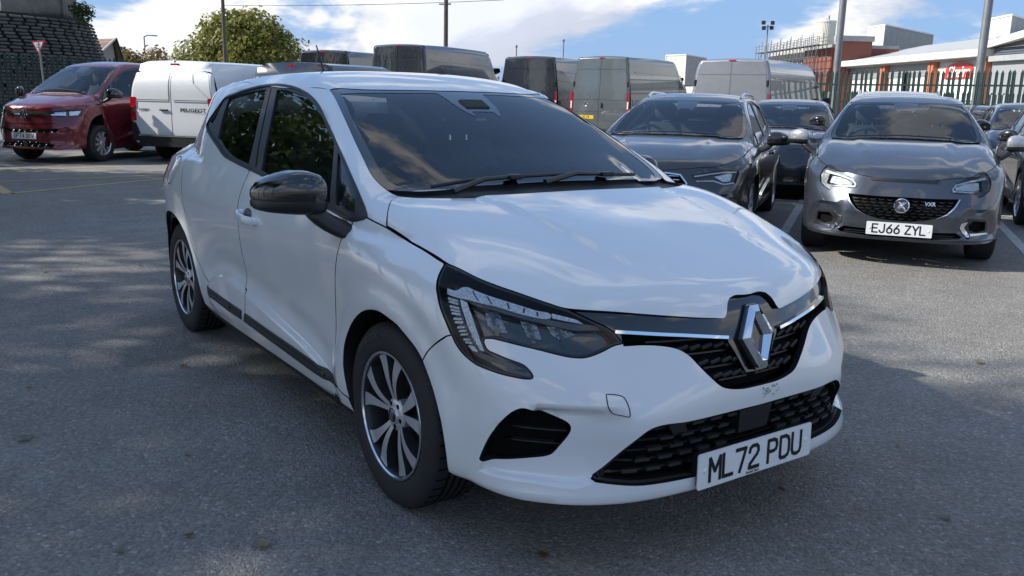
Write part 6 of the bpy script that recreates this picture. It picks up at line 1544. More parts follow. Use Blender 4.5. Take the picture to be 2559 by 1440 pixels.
def warp_car(name, label, cat, warp, pose, paint, R=.315, wheel_w=.205, rimr=.22, style=10, mirror_mat=None, group=None, holes=(), interior=True, nrow=None, fasc_h=.03):
    root = empty(name, label, cat, (pose[0], pose[1], 0), pose[2], group)
    for o in CLIO_PARTS:
        b = base(o.name)
        if o.type == 'MESH' and (b in BODY or b in KEEP) and b != 'bonnet':
            m = paint if b in BODY else o.data.materials[0]
            V = np.array([v.co for v in o.data.vertices]); V = warp.fwd(V)
            F = [tuple(p.vertices) for p in o.data.polygons]
            nb_ = mesh(b, V, F, [m]+list(o.data.materials)[1:], root, True, angle=40)
            if len(o.data.materials) > 1: nb_.data.polygons.foreach_set('material_index', [p.material_index for p in o.data.polygons])
        elif o.type == 'EMPTY' and b in ('door_mirror', 'seat', 'steering_wheel', 'door_handle'):
            if b == 'seat' and not interior: continue
            e = bpy.data.objects.new(b, None); link(e, root)
            for c in o.children:
                m = c.data.materials[0]; cb = base(c.name)
                if cb == 'mirror_shell' and mirror_mat: m = mirror_mat
                if b == 'door_handle': m = paint if cb != 'handle_cup' else 'satin_black'
                V = warp.fwd(np.array([v.co for v in c.data.vertices])); mesh(cb, V, [tuple(p.vertices) for p in c.data.polygons], m, e, True, angle=60)
    panel(CL, 'bonnet', mirror_polyv(bon_plain), 'B', paint, root, h=.05, ds=.02, gap=.003, flange=.012, post=warp.fwd)
    panel(CL, 'front_bumper', mirror_poly(fascia_half), 'C', paint, root, holes=holes, h=fasc_h, ds=.014, gap=.0015, flange=.02, k2=K, post=warp.fwd)
    for x, zc in ((0, 0), (-2.583, 0)):
        xx = float(np.interp(x, warp.xa, warp.xb))
        for s in (-1, 1): make_wheel('wheel', root, (xx, s*.742*warp.ys, R), R=R, w=wheel_w, rimr=rimr, side=s, style=style, seg=36, detail=False)
    return root
def cp(root, warp, name, poly, m, level=.003, flange=.006, h=.04, ds=.012, holes=()):
    return panel(CL, name, poly, 'C', m, root, h=h, ds=ds, level=level, flange=flange, gap=0, k2=K, post=warp.fwd, holes=holes)
def surf_pt(warp, th, z, level=0.0):
    return warp.fwd(trace(CL, [(th, z)], 'C', level))[0]
# ---- grey hot hatch, nose to the camera
cor_lamp = [(0.902, 0.807), (0.818, 0.801), (0.641, 0.756), (0.518, 0.714), (0.462, 0.674), (0.451, 0.642), (0.488, 0.631), (0.691, 0.629), (0.734, 0.626), (0.718, 0.599), (0.788, 0.615), (0.873, 0.654), (0.902, 0.703), (0.904, 0.761)]
cor_gr = [(0.0, .585), (.25, .584), (.52, .588), (.47, .53), (.40, .47), (.32, .43), (.21, .402), (.1, .392), (0.0, .391)]
cor_int = [(0.0, .310), (.28, .310), (.50, .318), (.56, .288), (.53, .268), (.27, .253), (0.0, .252)]
cor_fog = [(0.825, 0.404), (0.682, 0.414), (0.632, 0.379), (0.651, 0.337), (0.733, 0.318), (0.835, 0.338)]
holes = [mirror_poly(cor_gr), mirror_poly(cor_int), cor_fog, sym(cor_fog), cor_lamp, sym(cor_lamp)]
corsa = warp_car('grey_hatchback', 'metallic grey hatchback with twin bonnet slot facing the camera, silver mirrors', 'car', WC, (-2.204, 5.60, -.989), 'grey_paint', R=.31, mirror_mat='silver_paint', holes=holes)
cp(corsa, WC, 'grille_back', mirror_poly(cor_gr), 'void_black', level=-.03, flange=0)
for z in (.415, .44, .465, .49, .515, .54, .565):
    hw = float(np.interp(z, [.39, .43, .47, .53, .588], [.08, .30, .39, .46, .50]))
    n = max(2, int(hw*2/.075)); off = .5*(int(z*200) % 2)
    for k in range(n):
        a = -hw+2*hw*k/n
        cp(corsa, WC, 'grille_link', [(a, z), (a+.02, z-.012), (a+.05, z-.012), (a+.066, z), (a+.05, z-.006), (a+.02, z-.006)], 'satin_black', level=-.012, flange=.008)
cp(corsa, WC, 'grille_rim', [(.52, .588), (.47, .53), (.40, .47), (.32, .43), (.315, .424), (.405, .462), (.482, .525), (.535, .588)], 'satin_chrome', level=.003)
cp(corsa, WC, 'grille_rim', sym([(.52, .588), (.47, .53), (.40, .47), (.32, .43), (.315, .424), (.405, .462), (.482, .525), (.535, .588)]), 'satin_chrome', level=.003)
cp(corsa, WC, 'intake_back', mirror_poly(cor_int), 'void_black', level=-.03, flange=0)
for z in (.275, .292): cp(corsa, WC, 'intake_bar', [(-.5, z), (.5, z), (.5, z-.006), (-.5, z-.006)], 'satin_black', level=-.01, flange=.015)
slot = [(.34, .732), (0, .733), (-.34, .732), (-.32, .710), (0, .711), (.32, .710)]
cp(corsa, WC, 'bonnet_slot', slot, 'satin_black', level=.006, flange=.008)
for s in (1, -1):
    T = (lambda P: P) if s > 0 else sym
    hl = bpy.data.objects.new('headlamp', None); link(hl, corsa)
    cp(hl, WC, 'lamp_housing', T(cor_lamp), 'gloss_black', level=-.035, flange=0)
    cp(hl, WC, 'lamp_surround', T(cor_lamp), 'lamp_grey', level=-.012, flange=.02, holes=[T([(0.80, .735), (0.657, 0.727), (0.512, 0.698), (0.474, 0.667), (0.474, 0.648), (0.665, 0.639), (0.80, 0.648)])])
    cp(hl, WC, 'daytime_light', T([(0.86, .76), (0.657, 0.732), (0.505, 0.702), (0.465, 0.667), (0.468, 0.643), (0.665, 0.634), (0.70, .638), (0.665, .646), (.485, .654), (.483, .666), (.52, .693), (.66, .720), (.86, .742)]), 'lamp_white', level=-.006, flange=.01)
    cp(hl, WC, 'reflector', T([(.78, .715), (.64, .71), (.52, .68), (.52, .655), (.70, .648), (.78, .66)]), 'lamp_chrome', level=-.028, flange=0)
    cp(hl, WC, 'lamp_lens', T(cor_lamp), 'lens_glass', level=.001, flange=0)
    cp(corsa, WC, 'fog_recess', T(cor_fog), 'void_black', level=-.03, flange=0)
    cp(corsa, WC, 'fog_bezel', T([(0.617, 0.41), (0.539, 0.396), (0.529, 0.363), (0.595, 0.287), (0.876, 0.304), (0.849, 0.316), (0.638, 0.31), (0.578, 0.363)]), 'satin_chrome', level=.008, flange=.012)
    cp(corsa, WC, 'fog_surround', T([(0.83, 0.422), (0.636, 0.432), (0.60, 0.41), (0.565, .363), (0.63, .314), (.86, .318), (0.862, 0.371)]), 'satin_black', level=.004, flange=.01, holes=[T(cor_fog)])
    cp(corsa, WC, 'bumper_lip', T([(.0, .246), (.5, .250), (.9, .262), (.9, .252), (.5, .238), (0, .234)]), 'satin_black', level=.010, flange=.012)
P = surf_pt(WC, 0, .519); mfb = plane_map((P[0]+.012, P[1], P[2]), (0, 1, 0), (-.12, 0, 1))
def round_badge(parent, mf, r, m='chrome', tor=.012):
    q = MB(); q.lathe([(r-tor, .001), (r-tor*.6, .008), (r, .006), (r+.002, -.01)], 32); q.v = [mf(*p) for p in q.v]; b = q.build('badge', m, parent, True)
    d = MB(); d.lathe([(0, 0), (r-tor, 0)], 24); d.v = [mf(*p) for p in d.v]; d.build('badge_disc', 'gloss_black', b)
    return b
bd = round_badge(corsa, mfb, .062)
gri = MB(); gri.tube([mfb(-.03, -.03, .004), mfb(-.005, -.005, .008), mfb(.012, .02, .008), mfb(.035, .028, .004)], [.008, .016, .014, .005], 8); gri.tube([mfb(.0, -.005, .006), mfb(.02, -.02, .006), mfb(.03, -.038, .004)], [.012, .010, .006], 8); gri.tube([mfb(-.002, .005, .006), mfb(-.025, .03, .006)], [.012, .006], 8); gri.build('badge_emblem', 'chrome', bd, True)
P = surf_pt(WC, -.26, .54, -.005); font_text('VXR', .045, plane_map((P[0]+.006, P[1], P[2]), (-.25, 1, 0), (-.15, 0, 1)), 'grille_script', 'satin_chrome', corsa, .004, bold=.001)
P = surf_pt(WC, 0, .325); number_plate(corsa, (P[0]+.012, 0, P[2]-.002), (0, 1, 0), (-.05, 0, 1), 'EJ66 ZYL')
# ---- black estate beside it
aud_lamp = sym([(-0.461, 0.681), (-0.631, 0.709), (-0.812, 0.728), (-0.972, 0.729), (-0.985, 0.707), (-0.914, 0.606), (-0.786, 0.591), (-0.678, 0.625), (-0.529, 0.62), (-0.486, 0.64)])
aud_gr = [(0.0, .70), (.19, .697), (.345, .684), (.405, .609), (.36, .46), (.28, .40), (0.0, .395)]
aud = warp_car('black_estate', 'glossy black estate car with silver roof rails, nose beside the hatchback bonnet', 'car', WA, (-3.986, 4.294, -.968), 'black_paint', R=.335, rimr=.245, style=10, mirror_mat='black_paint', holes=[mirror_poly(aud_gr), aud_lamp, sym(aud_lamp)])
cp(aud, WA, 'grille_back', mirror_poly(aud_gr), 'void_black', level=-.03, flange=0)
for z in (.44, .48, .52, .56, .60, .64, .675): cp(aud, WA, 'grille_bar', [(-.34, z), (.34, z), (.34, z-.007), (-.34, z-.007)], 'satin_chrome', level=-.01, flange=.012)
gro = mirror_poly(aud_gr); cp(aud, WA, 'grille_frame', list(map(tuple, shrink(resample(np.array(gro)*[K, 1], .012), -.008)/[K, 1])), 'chrome', level=.004, holes=[list(map(tuple, shrink(resample(np.array(gro)*[K, 1], .012), .004)/[K, 1]))])
for s in (1, -1):
    T = (lambda P: P) if s > 0 else sym
    hl = bpy.data.objects.new('headlamp', None); link(hl, aud)
    cp(hl, WA, 'lamp_housing', T(aud_lamp), 'lamp_grey', level=-.03, flange=0)
    cp(hl, WA, 'daytime_light', T([(.48, .675), (.64, .698), (.81, .716), (.96, .718), (.955, .705), (.81, .704), (.65, .688), (.50, .664)]), 'lamp_white', level=-.008, flange=.01)
    cp(hl, WA, 'daytime_light', T([(.50, .632), (.68, .637), (.79, .606), (.90, .618), (.91, .606), (.79, .594), (.68, .626), (.50, .622)]), 'lamp_white', level=-.008, flange=.01)
    cp(hl, WA, 'reflector', T([(0.704, 0.667), (0.88, 0.700), (0.91, 0.691), (0.873, 0.625), (0.79, 0.62)]), 'lamp_chrome', level=-.02, flange=.0)
    cp(hl, WA, 'lamp_lens', T(aud_lamp), 'lens_glass', level=.001, flange=0)
def roof_rail(parent, warp, x0, x1, y0):
    for s in (-1, 1):
        pts = []
        for t in np.linspace(0, 1, 12):
            x = x0+(x1-x0)*t; p = warp.fwd(on_top(CL, x, y0-.02*abs(2*t-1))); pts.append((p[0], p[1]*(1 if s < 0 else -1), p[2]+.035*min(1, 6*t, 6*(1-t))))
        MB().tube(pts, .013, 8).build('roof_rail', 'satin_chrome', parent, True)
roof_rail(aud, WA, -1.25, -2.6, .53)
# ---- wine red people carrier on the left
vw_lamp = sym([(-0.542, 0.699), (-0.811, 0.717), (-1.109, 0.734), (-1.042, 0.65), (-0.832, 0.638), (-0.641, 0.648), (-0.559, 0.67)])
vw_lg = [(0.0, .345), (.30, .330), (.60, .305), (.52, .268), (0.0, .262)]
vw_ug = [(0.0, .482), (.30, .485), (.66, .500), (.62, .455), (.3, .448), (0.0, .446)]
vw = warp_car('red_people_carrier', 'wine red people carrier parked nose out, left of the white van', 'van', WV, (-16.35, .50, -.84), 'red_paint', R=.345, wheel_w=.235, rimr=.225, style=10, holes=[mirror_poly(vw_lg), mirror_poly(vw_ug), vw_lamp, sym(vw_lamp)])
for nm, pg in (('upper_grille', vw_ug), ('lower_grille', vw_lg)):
    cp(vw, WV, nm+'_back', mirror_poly(pg), 'void_black', level=-.03, flange=0)
    zlo = min(p[1] for p in pg); zhi = max(p[1] for p in pg)
    for k in range(-13, 14):
        for j in range(3):
            a = (k+.5*(j % 2))*.046; z = zlo+(zhi-zlo)*(j+.6)/3.2
            if abs(a) > .56: continue
            cp(vw, WV, 'grille_cell', [(a-.016, z), (a, z+.008), (a+.016, z), (a, z-.008)], 'chrome' if (k+j) % 3 == 0 else 'satin_black', level=-.012, flange=.006, ds=.02)
cp(vw, WV, 'dark_band', mirror_poly([(0.0, .70), (.30, .703), (.545, .703), (.56, .673), (0.0, .671)]), 'satin_black', level=.003)
for s in (1, -1):
    T = (lambda P: P) if s > 0 else sym
    cp(vw, WV, 'chrome_bar', T([(.07, .673), (.38, .673), (.79, .672), (.79, .658), (.38, .658), (.07, .658)]), 'chrome', level=.012, flange=.012)
    hl = bpy.data.objects.new('headlamp', None); link(hl, vw)
    cp(hl, WV, 'lamp_housing', T(vw_lamp), 'lamp_grey', level=-.03, flange=0)
    cp(hl, WV, 'reflector', T([(.60, .69), (.81, .70), (.80, .65), (.64, .655)]), 'lamp_chrome', level=-.015, flange=.01)
    cp(hl, WV, 'reflector', T([(.86, .705), (1.06, .715), (1.0, .665), (.86, .655)]), 'lamp_chrome', level=-.015, flange=.01)
    cp(hl, WV, 'lamp_lens', T(vw_lamp), 'lens_glass', level=.001, flange=0)
cp(vw, WV, 'bonnet_gap', mirror_poly([(0, .556), (.3, .557), (.6, .565), (.6, .558), (.3, .549), (0, .548)]), 'void_black', level=.002)
P = surf_pt(WV, 0, .665); mfv = plane_map((P[0]+.02, 0, P[2]), (0, 1, 0), (-.1, 0, 1)); bv = round_badge(vw, mfv, .072, tor=.008)
MB().tube([mfv(-.045, .035, .004), mfv(-.02, -.045, .004), mfv(0, .0, .004), mfv(.02, -.045, .004), mfv(.045, .035, .004)], .006, 6).build('badge_emblem', 'chrome', bv)
MB().tube([mfv(-.018, .055, .004), mfv(0, .012, .004), mfv(.018, .055, .004)], .006, 6).build('badge_emblem', 'chrome', bv)
P = surf_pt(WV, 0, .405); number_plate(vw, (P[0]+.015, 0, P[2]), (0, 1, 0), (-.05, 0, 1), 'GF74 SFV')
cp(vw, WV, 'sensor_cover', [(-.05, .335), (.03, .335), (.03, .275), (-.05, .275)], 'lamp_grey', level=.002)
MB().box((.20, .48, 1.23), (.12, .10, .005), Matrix.Rotation(.6, 3, 'Y')).build('windscreen_note', 'plate_white', vw) if False else None
# ---- the cars half hidden behind: plain fronts
def plain_front(root, warp, dark='gloss_black'):
    lampP = [(.58, .72), (.80, .745), (1.02, .75), (1.0, .68), (.80, .65), (.60, .665)]
    cp(root, warp, 'grille', mirror_poly([(0.0, .69), (.30, .69), (.42, .66), (.36, .54), (.25, .50), (0.0, .495)]), dark, level=.004)
    cp(root, warp, 'lower_grille', mirror_poly([(0.0, .36), (.38, .36), (.46, .33), (.40, .27), (0.0, .268)]), dark, level=.004)
    for s in (1, -1):
        T = (lambda P: P) if s > 0 else sym
        hl = bpy.data.objects.new('headlamp', None); link(hl, root)
        cp(hl, warp, 'lamp_surround', T(lampP), 'lamp_grey', level=.003)
        cp(hl, warp, 'reflector', T([(.66, .715), (.82, .73), (.95, .73), (.93, .69), (.80, .67), (.67, .68)]), 'lamp_chrome', level=.007)
        cp(root, warp, 'side_vent', T([(.64, .52), (.86, .53), (.90, .40), (.82, .33), (.62, .35)]), dark, level=.004)
        cp(root, warp, 'side_vent_blade', T([(.66, .46), (.84, .465), (.84, .455), (.66, .448)]), 'satin_chrome', level=.010)
        cp(root, warp, 'side_vent_blade', T([(.66, .40), (.84, .41), (.84, .40), (.66, .388)]), 'satin_chrome', level=.010)
WS = Warp([(1.3, 1.38), (.83, .91), (0, 0), (-.25, -.42), (-1.1, -1.35), (-2.583, -2.83), (-3.24, -4.0), (-5, -6)], 1.02, [(-1, -1), (0, 0), (.305, .32), (.75, .75), (1.0, .98), (1.457, 1.45), (2.5, 2.5)])
dk = warp_car('dark_saloon', 'dark blue-black saloon between the black estate and the grey hatchback', 'car', WS, (-6.25, 8.95, -.97), 'navy_paint', R=.325, holes=(), interior=True, fasc_h=.05); plain_front(dk, WS)
wh = warp_car('pale_hatchback', 'pale small hatchback with a black mirror, seen through the white car\'s cabin', 'car', WC, (-5.20, 2.0, -.97), 'pale_paint', R=.31, mirror_mat='gloss_black', fasc_h=.05); plain_front(wh, WC)
WU = Warp([(1.3, 1.38), (.83, .91), (0, 0), (-.25, -.30), (-1.1, -1.15), (-2.583, -2.70), (-3.24, -3.6), (-5, -6)], 1.08, [(-1, -1), (0, 0), (.305, .35), (.75, .88), (1.0, 1.12), (1.457, 1.60), (2.5, 2.7)])
re = warp_car('railed_car', 'pale blue-grey tall car with roof rails parked right behind the grey hatchback', 'car', WU, (-4.62, 9.35, -.989), 'silver_paint', R=.34, fasc_h=.05); roof_rail(re, WU, -1.25, -2.6, .53)
mb_ = warp_car('navy_coupe', 'navy car with a star badge, behind the grey hatchback on the right', 'car', WS, (-7.05, 16.2, -.98), 'navy_paint', R=.325, fasc_h=.05); plain_front(mb_, WS)
P = surf_pt(WS, 0, .6); mfs = plane_map((P[0]+.014, 0, P[2]), (0, 1, 0), (-.12, 0, 1)); bs = round_badge(mb_, mfs, .085, tor=.010)
for k in range(3):
    t = math.pi/2+2*math.pi*k/3; MB().tube([mfs(0, 0, .006), mfs(.078*math.cos(t), .078*math.sin(t), .004)], [.012, .004], 6).build('badge_star', 'chrome', bs)
r1 = warp_car('blue_hatchback', 'dark blue car whose mirror shows behind the grey hatchback, near the right edge', 'car', WC, (-4.40, 13.0, -1.0), 'navy_paint', R=.31, mirror_mat='black_paint', fasc_h=.05); plain_front(r1, WC)
r2 = warp_car('black_hatchback', 'black car cut off by the right edge, front wheel beside the bay line', 'car', WC, (-2.02, 9.40, -1.0), 'black_paint', R=.315, mirror_mat='black_paint', fasc_h=.05); plain_front(r2, WC)
# ------------------------------------------------------------------ vans
def van_fn(L_, Wd, H, hi):
    k = Wd/2.05
    if hi: Y = CS([.2, .5, 1.0, 1.5, 1.9, 2.2, H-.12, H+.3], [.93*k, .985*k, 1.02*k, 1.005*k, .965*k, .925*k, .865*k, .82*k])
    else: Y = CS([.2, .5, .9, 1.2, 1.5, H-.12, H+.3], [.90*k, .985*k, 1.02*k, 1.0*k, .945*k, .86*k, .80*k])
    Y = Fast(Y, 0, 4, 3000)
    if hi: XF = CS([.2, .5, .9, 1.15, 1.35, 1.7, 2.1, H, H+.4], [L_-.12, L_, L_-.02, L_-.18, L_-.75, L_-1.2, L_-1.7, L_-2.4, L_-3.2])
    else: XF = CS([.2, .5, .85, 1.05, 1.2, 1.5, H-.1, H+.3], [L_-.12, L_, L_-.03, L_-.2, L_-.8, L_-1.35, L_-2.0, L_-2.8])
    XF = Fast(XF, 0, 4, 3000)
    XR = Fast(CS([.2, .6, 1.2, 1.6, 2.0, H], [.03, 0, 0, .02, .05, .09] if hi else [.03, 0, 0, .06, .12, .17]), 0, 4, 3000)
    def fn(P):
        x, y, z = P[:, 0], np.abs(P[:, 1]), P[:, 2]
        a = y-Y(z); b = (z-(H-.05*y*y-.006*(x-L_/2)**2)); r = smax(a, b, .07)
        r = smax(r, (x-XF(z)-.12+.30*y*y*0+.12)*.75, .10)
        r = smax(r, XR(z)+.03*y**2-x, .05)
        return smax(r, .28-z, .04)
    return fn
def make_van(name, label, pose, paint, L_=5.4, Wd=2.05, H=2.52, hi=True, plate=None, group=None, style=1, lamps='tall', glass=False, letters=None, bumper='black_plastic', cab=True):
    fn = van_fn(L_, Wd, H, hi)
    root = empty(name, label, 'van', (pose[0], pose[1], 0), pose[2], group)
    xe = .14
    zs = np.linspace(.36, H-.14, 22)
    low = [trace(fn, [(xe, z)], 'S')[0] for z in zs]
    ys = np.linspace(abs(low[-1][1])-.02, 0, 9)
    topl = [trace(fn, [(xe+.10, y)], 'T')[0] for y in ys]
    sec = low+topl
    fr = [trace(fn, [(x, z)], 'S')[0] for x, z in ((L_-.22, .40), (L_-.22, .9), (L_-.45, 1.14), (L_-1.0, 1.36), (L_-1.45, 1.7), (L_-1.9, 2.05)) if z < H-.2]
    xf = L_-2.35 if hi else L_-2.0
    ftop = [trace(fn, [(xf, y)], 'T')[0] for y in np.linspace(.7, 0, 6)]
    half = fl(sec, 'V')+list(reversed(fl(ftop, 'V')))+list(reversed(fl(fr, 'V')))
    # wheel arches cut into the sill line
    wx = (L_-.95, 1.05 if hi else .95)
    base_pts = []
    for cx in wx:
        arc = []
        for t in np.linspace(0, math.pi, 11): arc.append(trace(fn, [(cx+.40*math.cos(t), .36+.36*math.sin(t)+.001)], 'S')[0])
        base_pts += arc
    half += fl(base_pts, 'V')
    panel(fn, 'side_panel', half, 'V', paint, root, h=.16, ds=.08, gap=0, flange=.03, mirror=1)
    # nose, simple
    nz = []
    # rear face
    rim = [(-p[1], p[2]) for p in sec]
    rear_poly = [(u, v) for u, v in rim]+[(-u, v) for u, v in reversed(rim[:-1])]
    zb = .52 if hi else .50
    d_out = [(u*.915, min(v, H-.17) if v > H-.4 else v) for u, v in rim if v > zb+.02 and v < H-.16]
    door = [(.006, zb)]+[(d_out[0][0], zb)]+d_out+[(d_out[-1][0]*.93, H-.145), (.006, H-.13)]
    holes = [door, [(-u, v) for u, v in door]]
    panel(fn, 'rear_frame', rear_poly, 'Q', paint, root, holes=holes, h=.12, ds=.05, gap=0, flange=.02)
    for s in (1, -1):
        dp = [(u*s, v) for u, v in door]
        dr = panel(fn, 'rear_door', dp, 'Q', paint, root, h=.10, ds=.04, gap=.004, flange=.02, level=.004)
        T = lambda P: [(u*s, v) for u, v in P]
        wd = d_out[0][0]; wt = d_out[-1][0]
        if hi:
            # raised beads across the door skins
            for z0, t_ in ((H-.42, .022), (1.42, .030), (1.05, .02)):
                ww = float(np.interp(z0, [p[1] for p in d_out], [p[0] for p in d_out]))
                panel(fn, 'door_bead', T([(.03, z0), (ww-.03, z0), (ww-.03, z0-t_), (.03, z0-t_)]), 'Q', paint, dr, h=.2, ds=.06, level=.012, flange=.01, gap=0)
            for z0 in (1.85, .95):
                ww = float(np.interp(z0, [p[1] for p in d_out], [p[0] for p in d_out]))
                hg = MB().box((.02+(.05 if z0 > 1.5 else 0), -s*(ww+.03), z0), (.06, .06, .16), bev=.015); hg.build('hinge', 'satin_black', dr)
        else:
            win = [(.05, H-.26), (wt*.86, H-.27), (wt*.96, H-.45), (wd*.93, 1.22), (wd*.90, 1.18), (.05, 1.18)]
            panel(fn, 'window_blank', T(win), 'Q', paint if not glass else 'dark_glass', dr, h=.1, ds=.04, level=.012 if not glass else .008, flange=.010, gap=0)
            panel(fn, 'door_bead', T([(.05, 1.165), (wd*.9, 1.165), (wd*.9, 1.15), (.05, 1.15)]), 'Q', paint, dr, h=.2, ds=.05, level=.014, flange=.01, gap=0)
        # tail lamps on the corner posts
        w0 = float(np.interp(1.3, [p[1] for p in rim[:22]], [p[0] for p in rim[:22]]))
        if lamps == 'tall':
            lp = [(w0*.925, 1.62), (w0*.985, 1.60), (w0*.995, 1.35), (w0*.99, 1.05), (w0*.95, .98), (w0*.925, 1.02), (w0*.915, 1.3)]
            lo = panel(fn, 'tail_lamp', T(lp), 'Q', 'red_lens', root, h=.1, ds=.04, level=.020, flange=.02, gap=0)
            panel(fn, 'lamp_insert', T([(w0*.932, 1.34), (w0*.978, 1.34), (w0*.975, 1.12), (w0*.935, 1.12)]), 'Q', 'clear_lamp', lo, h=.1, ds=.04, level=.026, flange=.006, gap=0)
        else:
            for z0, z1, mt in ((1.03, 1.22, 'red_lens'), (.97, 1.025, 'lamp_grey'), (.78, .965, 'red_lens')):
                lp = [(w0*.86, z1), (w0*.985, z1), (w0*.99, z0), (w0*.865, z0)]
                panel(fn, 'tail_lamp', T(lp), 'Q', mt, root, h=.1, ds=.04, level=.022 if mt == 'red_lens' else .012, flange=.02, gap=0)
        bw = w0*.985
        panel(fn, 'bumper_corner', T([(bw*.80, .52), (bw*.84, .62), (bw*.90, .74), (bw*.985, .74), (bw*.985, .40), (bw*.80, .40)]), 'Q', bumper, root, h=.1, ds=.05, level=.03, flange=.03, gap=0)
    panel(fn, 'rear_bumper', [(-w0*.80, .50), (w0*.80, .50), (w0*.80, .30), (-w0*.80, .30)], 'Q', bumper, root, h=.2, ds=.06, level=.05, flange=.05, gap=0)
    panel(fn, 'bumper_step', [(-w0*.80, .52), (w0*.80, .52), (w0*.80, .49), (-w0*.80, .49)], 'Q', 'satin_chrome', root, h=.2, ds=.06, level=.056, flange=.03, gap=0) if not hi else None
    panel(fn, 'brake_lamp', [(-.09, H-.085), (.09, H-.085), (.09, H-.115), (-.09, H-.115)], 'Q', 'red_lens', root, h=.2, ds=.05, level=.012, flange=.012, gap=0)
    # handle, badge, plate
    P = trace(fn, [(.10 if hi else -.16, 1.22 if hi else .99)], 'Q')[0]
    MB().box((P[0]-.02, P[1], P[2]), (.03, .05 if hi else .20, .16 if hi else .03), bev=.012).build('door_handle', 'satin_black', root)
    if hi:
        ring = MB(); ring.lathe([(.055, .004), (.065, .010), (.075, 0)], 24); P2 = trace(fn, [(-.46, 1.25)], 'Q')[0]; mf = plane_map((P2[0]-.008, P2[1], P2[2]), (0, -1, 0), (0, 0, 1)); ring.v = [mf(*p) for p in ring.v]; ring.build('badge', 'satin_chrome', root, True)
    if plate:
        P3 = trace(fn, [(-.42, .86 if hi else .78)], 'Q')[0]; number_plate(root, (P3[0]-.015, P3[1], P3[2]), (0, -1, 0), (0, 0, 1), plate, m='plate_yellow', screws=False)
    if letters:
        for tx, u_, z_, sz in letters:
            Pq = trace(fn, [(u_, z_)], 'Q')[0]; font_text(tx, sz, plane_map((Pq[0]-.010, Pq[1], Pq[2]), (0, -1, 0), (.0, 0, 1)), 'door_lettering', 'satin_black', root, .004, xscale=1.35, bold=.002)
    # side swages and cab glass
    for s in (-1, 1):
        for z0 in ((H-.50, 1.15) if hi else (1.22, .85)):
            poly = [(.5, z0), (L_-1.9, z0), (L_-1.9, z0-.03), (.5, z0-.03)]
            if s < 0:
                panel(fn, 'side_bead', poly, 'S', paint, root, h=.5, ds=.15, level=.012, flange=.012, gap=0, mirror=1)
        if s < 0 and cab:
            zt = H-.55 if hi else H-.28
            cg = [(L_-2.1, 1.30), (L_-1.15, 1.26), (L_-1.45, 1.72), (L_-1.62, zt), (L_-2.1, zt)] if hi else [(L_-2.1, 1.1), (L_-1.1, 1.06), (L_-1.75, zt), (L_-2.1, zt)]
            panel(fn, 'cab_window', cg, 'S', 'gloss_black', root, h=.2, ds=.06, level=.004, flange=.006, gap=0, mirror=1)
            for xd in (L_-2.2, 1.7):
                panel(fn, 'door_joint', [(xd, .5), (xd+.008, .5), (xd+.008, H-.35), (xd, H-.35)], 'S', 'void_black', root, h=.5, ds=.2, level=.001, flange=0, gap=0, mirror=1)
    for s in (-1, 1):
        yy = s*(Wd/2+.10)
        MB().box((L_-1.35, yy+s*.06, 1.42 if hi else 1.18), (.12, .20, .34 if hi else .20), bev=.04).build('door_mirror', 'satin_black', root)
        MB().tube([(L_-1.38, yy-s*.10, 1.30 if hi else 1.10), (L_-1.36, yy+s*.02, 1.32 if hi else 1.12)], .025, 6).build('mirror_arm', 'satin_black', root)
    for cx in wx:
        for s in (-1, 1):
            make_wheel('wheel', root, (cx, s*(Wd/2-.155), .335), R=.335, w=.215, rimr=.215, side=s, style=8, seg=28, detail=False)
    MB().box((L_/2, 0, .42), (L_-.7, Wd-.35, .30)).build('chassis', 'void_black', root)
    # windscreen and nose closing sheet
    nz = []
    for z in (.40, .9, 1.14, 1.36, 1.7, 2.05, 2.25):
        if z > H-.25: continue
        x0 = None
        row = []
        for y in np.linspace(-.82, .82, 7):
            lo, hi_ = L_*.4, L_+.6
            for _ in range(22):
                m_ = (lo+hi_)/2
                if fn(np.array([[m_, y, z]]))[0] < 0: lo = m_
                else: hi_ = m_
            row.append((lo, y, z))
        nz.append(row)
    V = [p for r in nz for p in r]; n = 7; F = [(i*n+j, i*n+j+1, (i+1)*n+j+1, (i+1)*n+j) for i in range(len(nz)-1) for j in range(n-1)]
    fr_ = mesh('nose_panel', V, F, [paint, 'gloss_black'], root, True, angle=50); fr_.data.polygons.foreach_set('material_index', [0 if (i//(n-1)) < 3 else 1 for i in range(len(F))])
    return root
GV = 'panel vans parked with their rear doors to the camera'
make_van('white_van', 'white low-roof van with blanked rear doors, left of the white hatchback', (-15.05, 2.22, 2.27), 'van_white', L_=4.95, Wd=1.92, H=1.94, hi=False, lamps='stack', letters=[('PEUGEOT', .47, .99, .095), ('EXPERT', -.60, .985, .05)], group=GV)
make_van('black_van', 'low black van with dark rear windows, showing above the white hatchback roof', (-13.78, 4.0, 2.2), 'van_black', L_=4.95, Wd=1.92, H=1.96, hi=False, lamps='stack', glass=True, group=GV)
make_van('black_high_van', 'black van whose roof shows between the low van and the tallest van', (-24.5, 9.2, 2.2), 'van_black', L_=5.4, H=2.78, group=GV)
make_van('navy_high_van', 'tallest dark van with one dark rear window pane, under the telegraph pole', (-21.3, 10.2, 2.13), 'van_graphite', L_=6.9, H=2.92, group=GV)
make_van('graphite_van', 'graphite high-roof van left of the grey van, doors reflecting cloud', (-20.6, 14.465, 2.092), 'van_graphite', L_=5.99, H=2.74, group=GV)
make_van('grey_van', 'mid grey high-roof van with a yellow plate and tall red lamps', (-18.51, 15.67, 1.96), 'van_grey', L_=5.99, H=2.74, plate='YL74', group=GV)
make_van('silver_van', 'silver high-roof van in front of the palisade fence', (-12.64, 14.88, 1.966), 'van_silver', L_=6.36, H=2.50, group=GV)
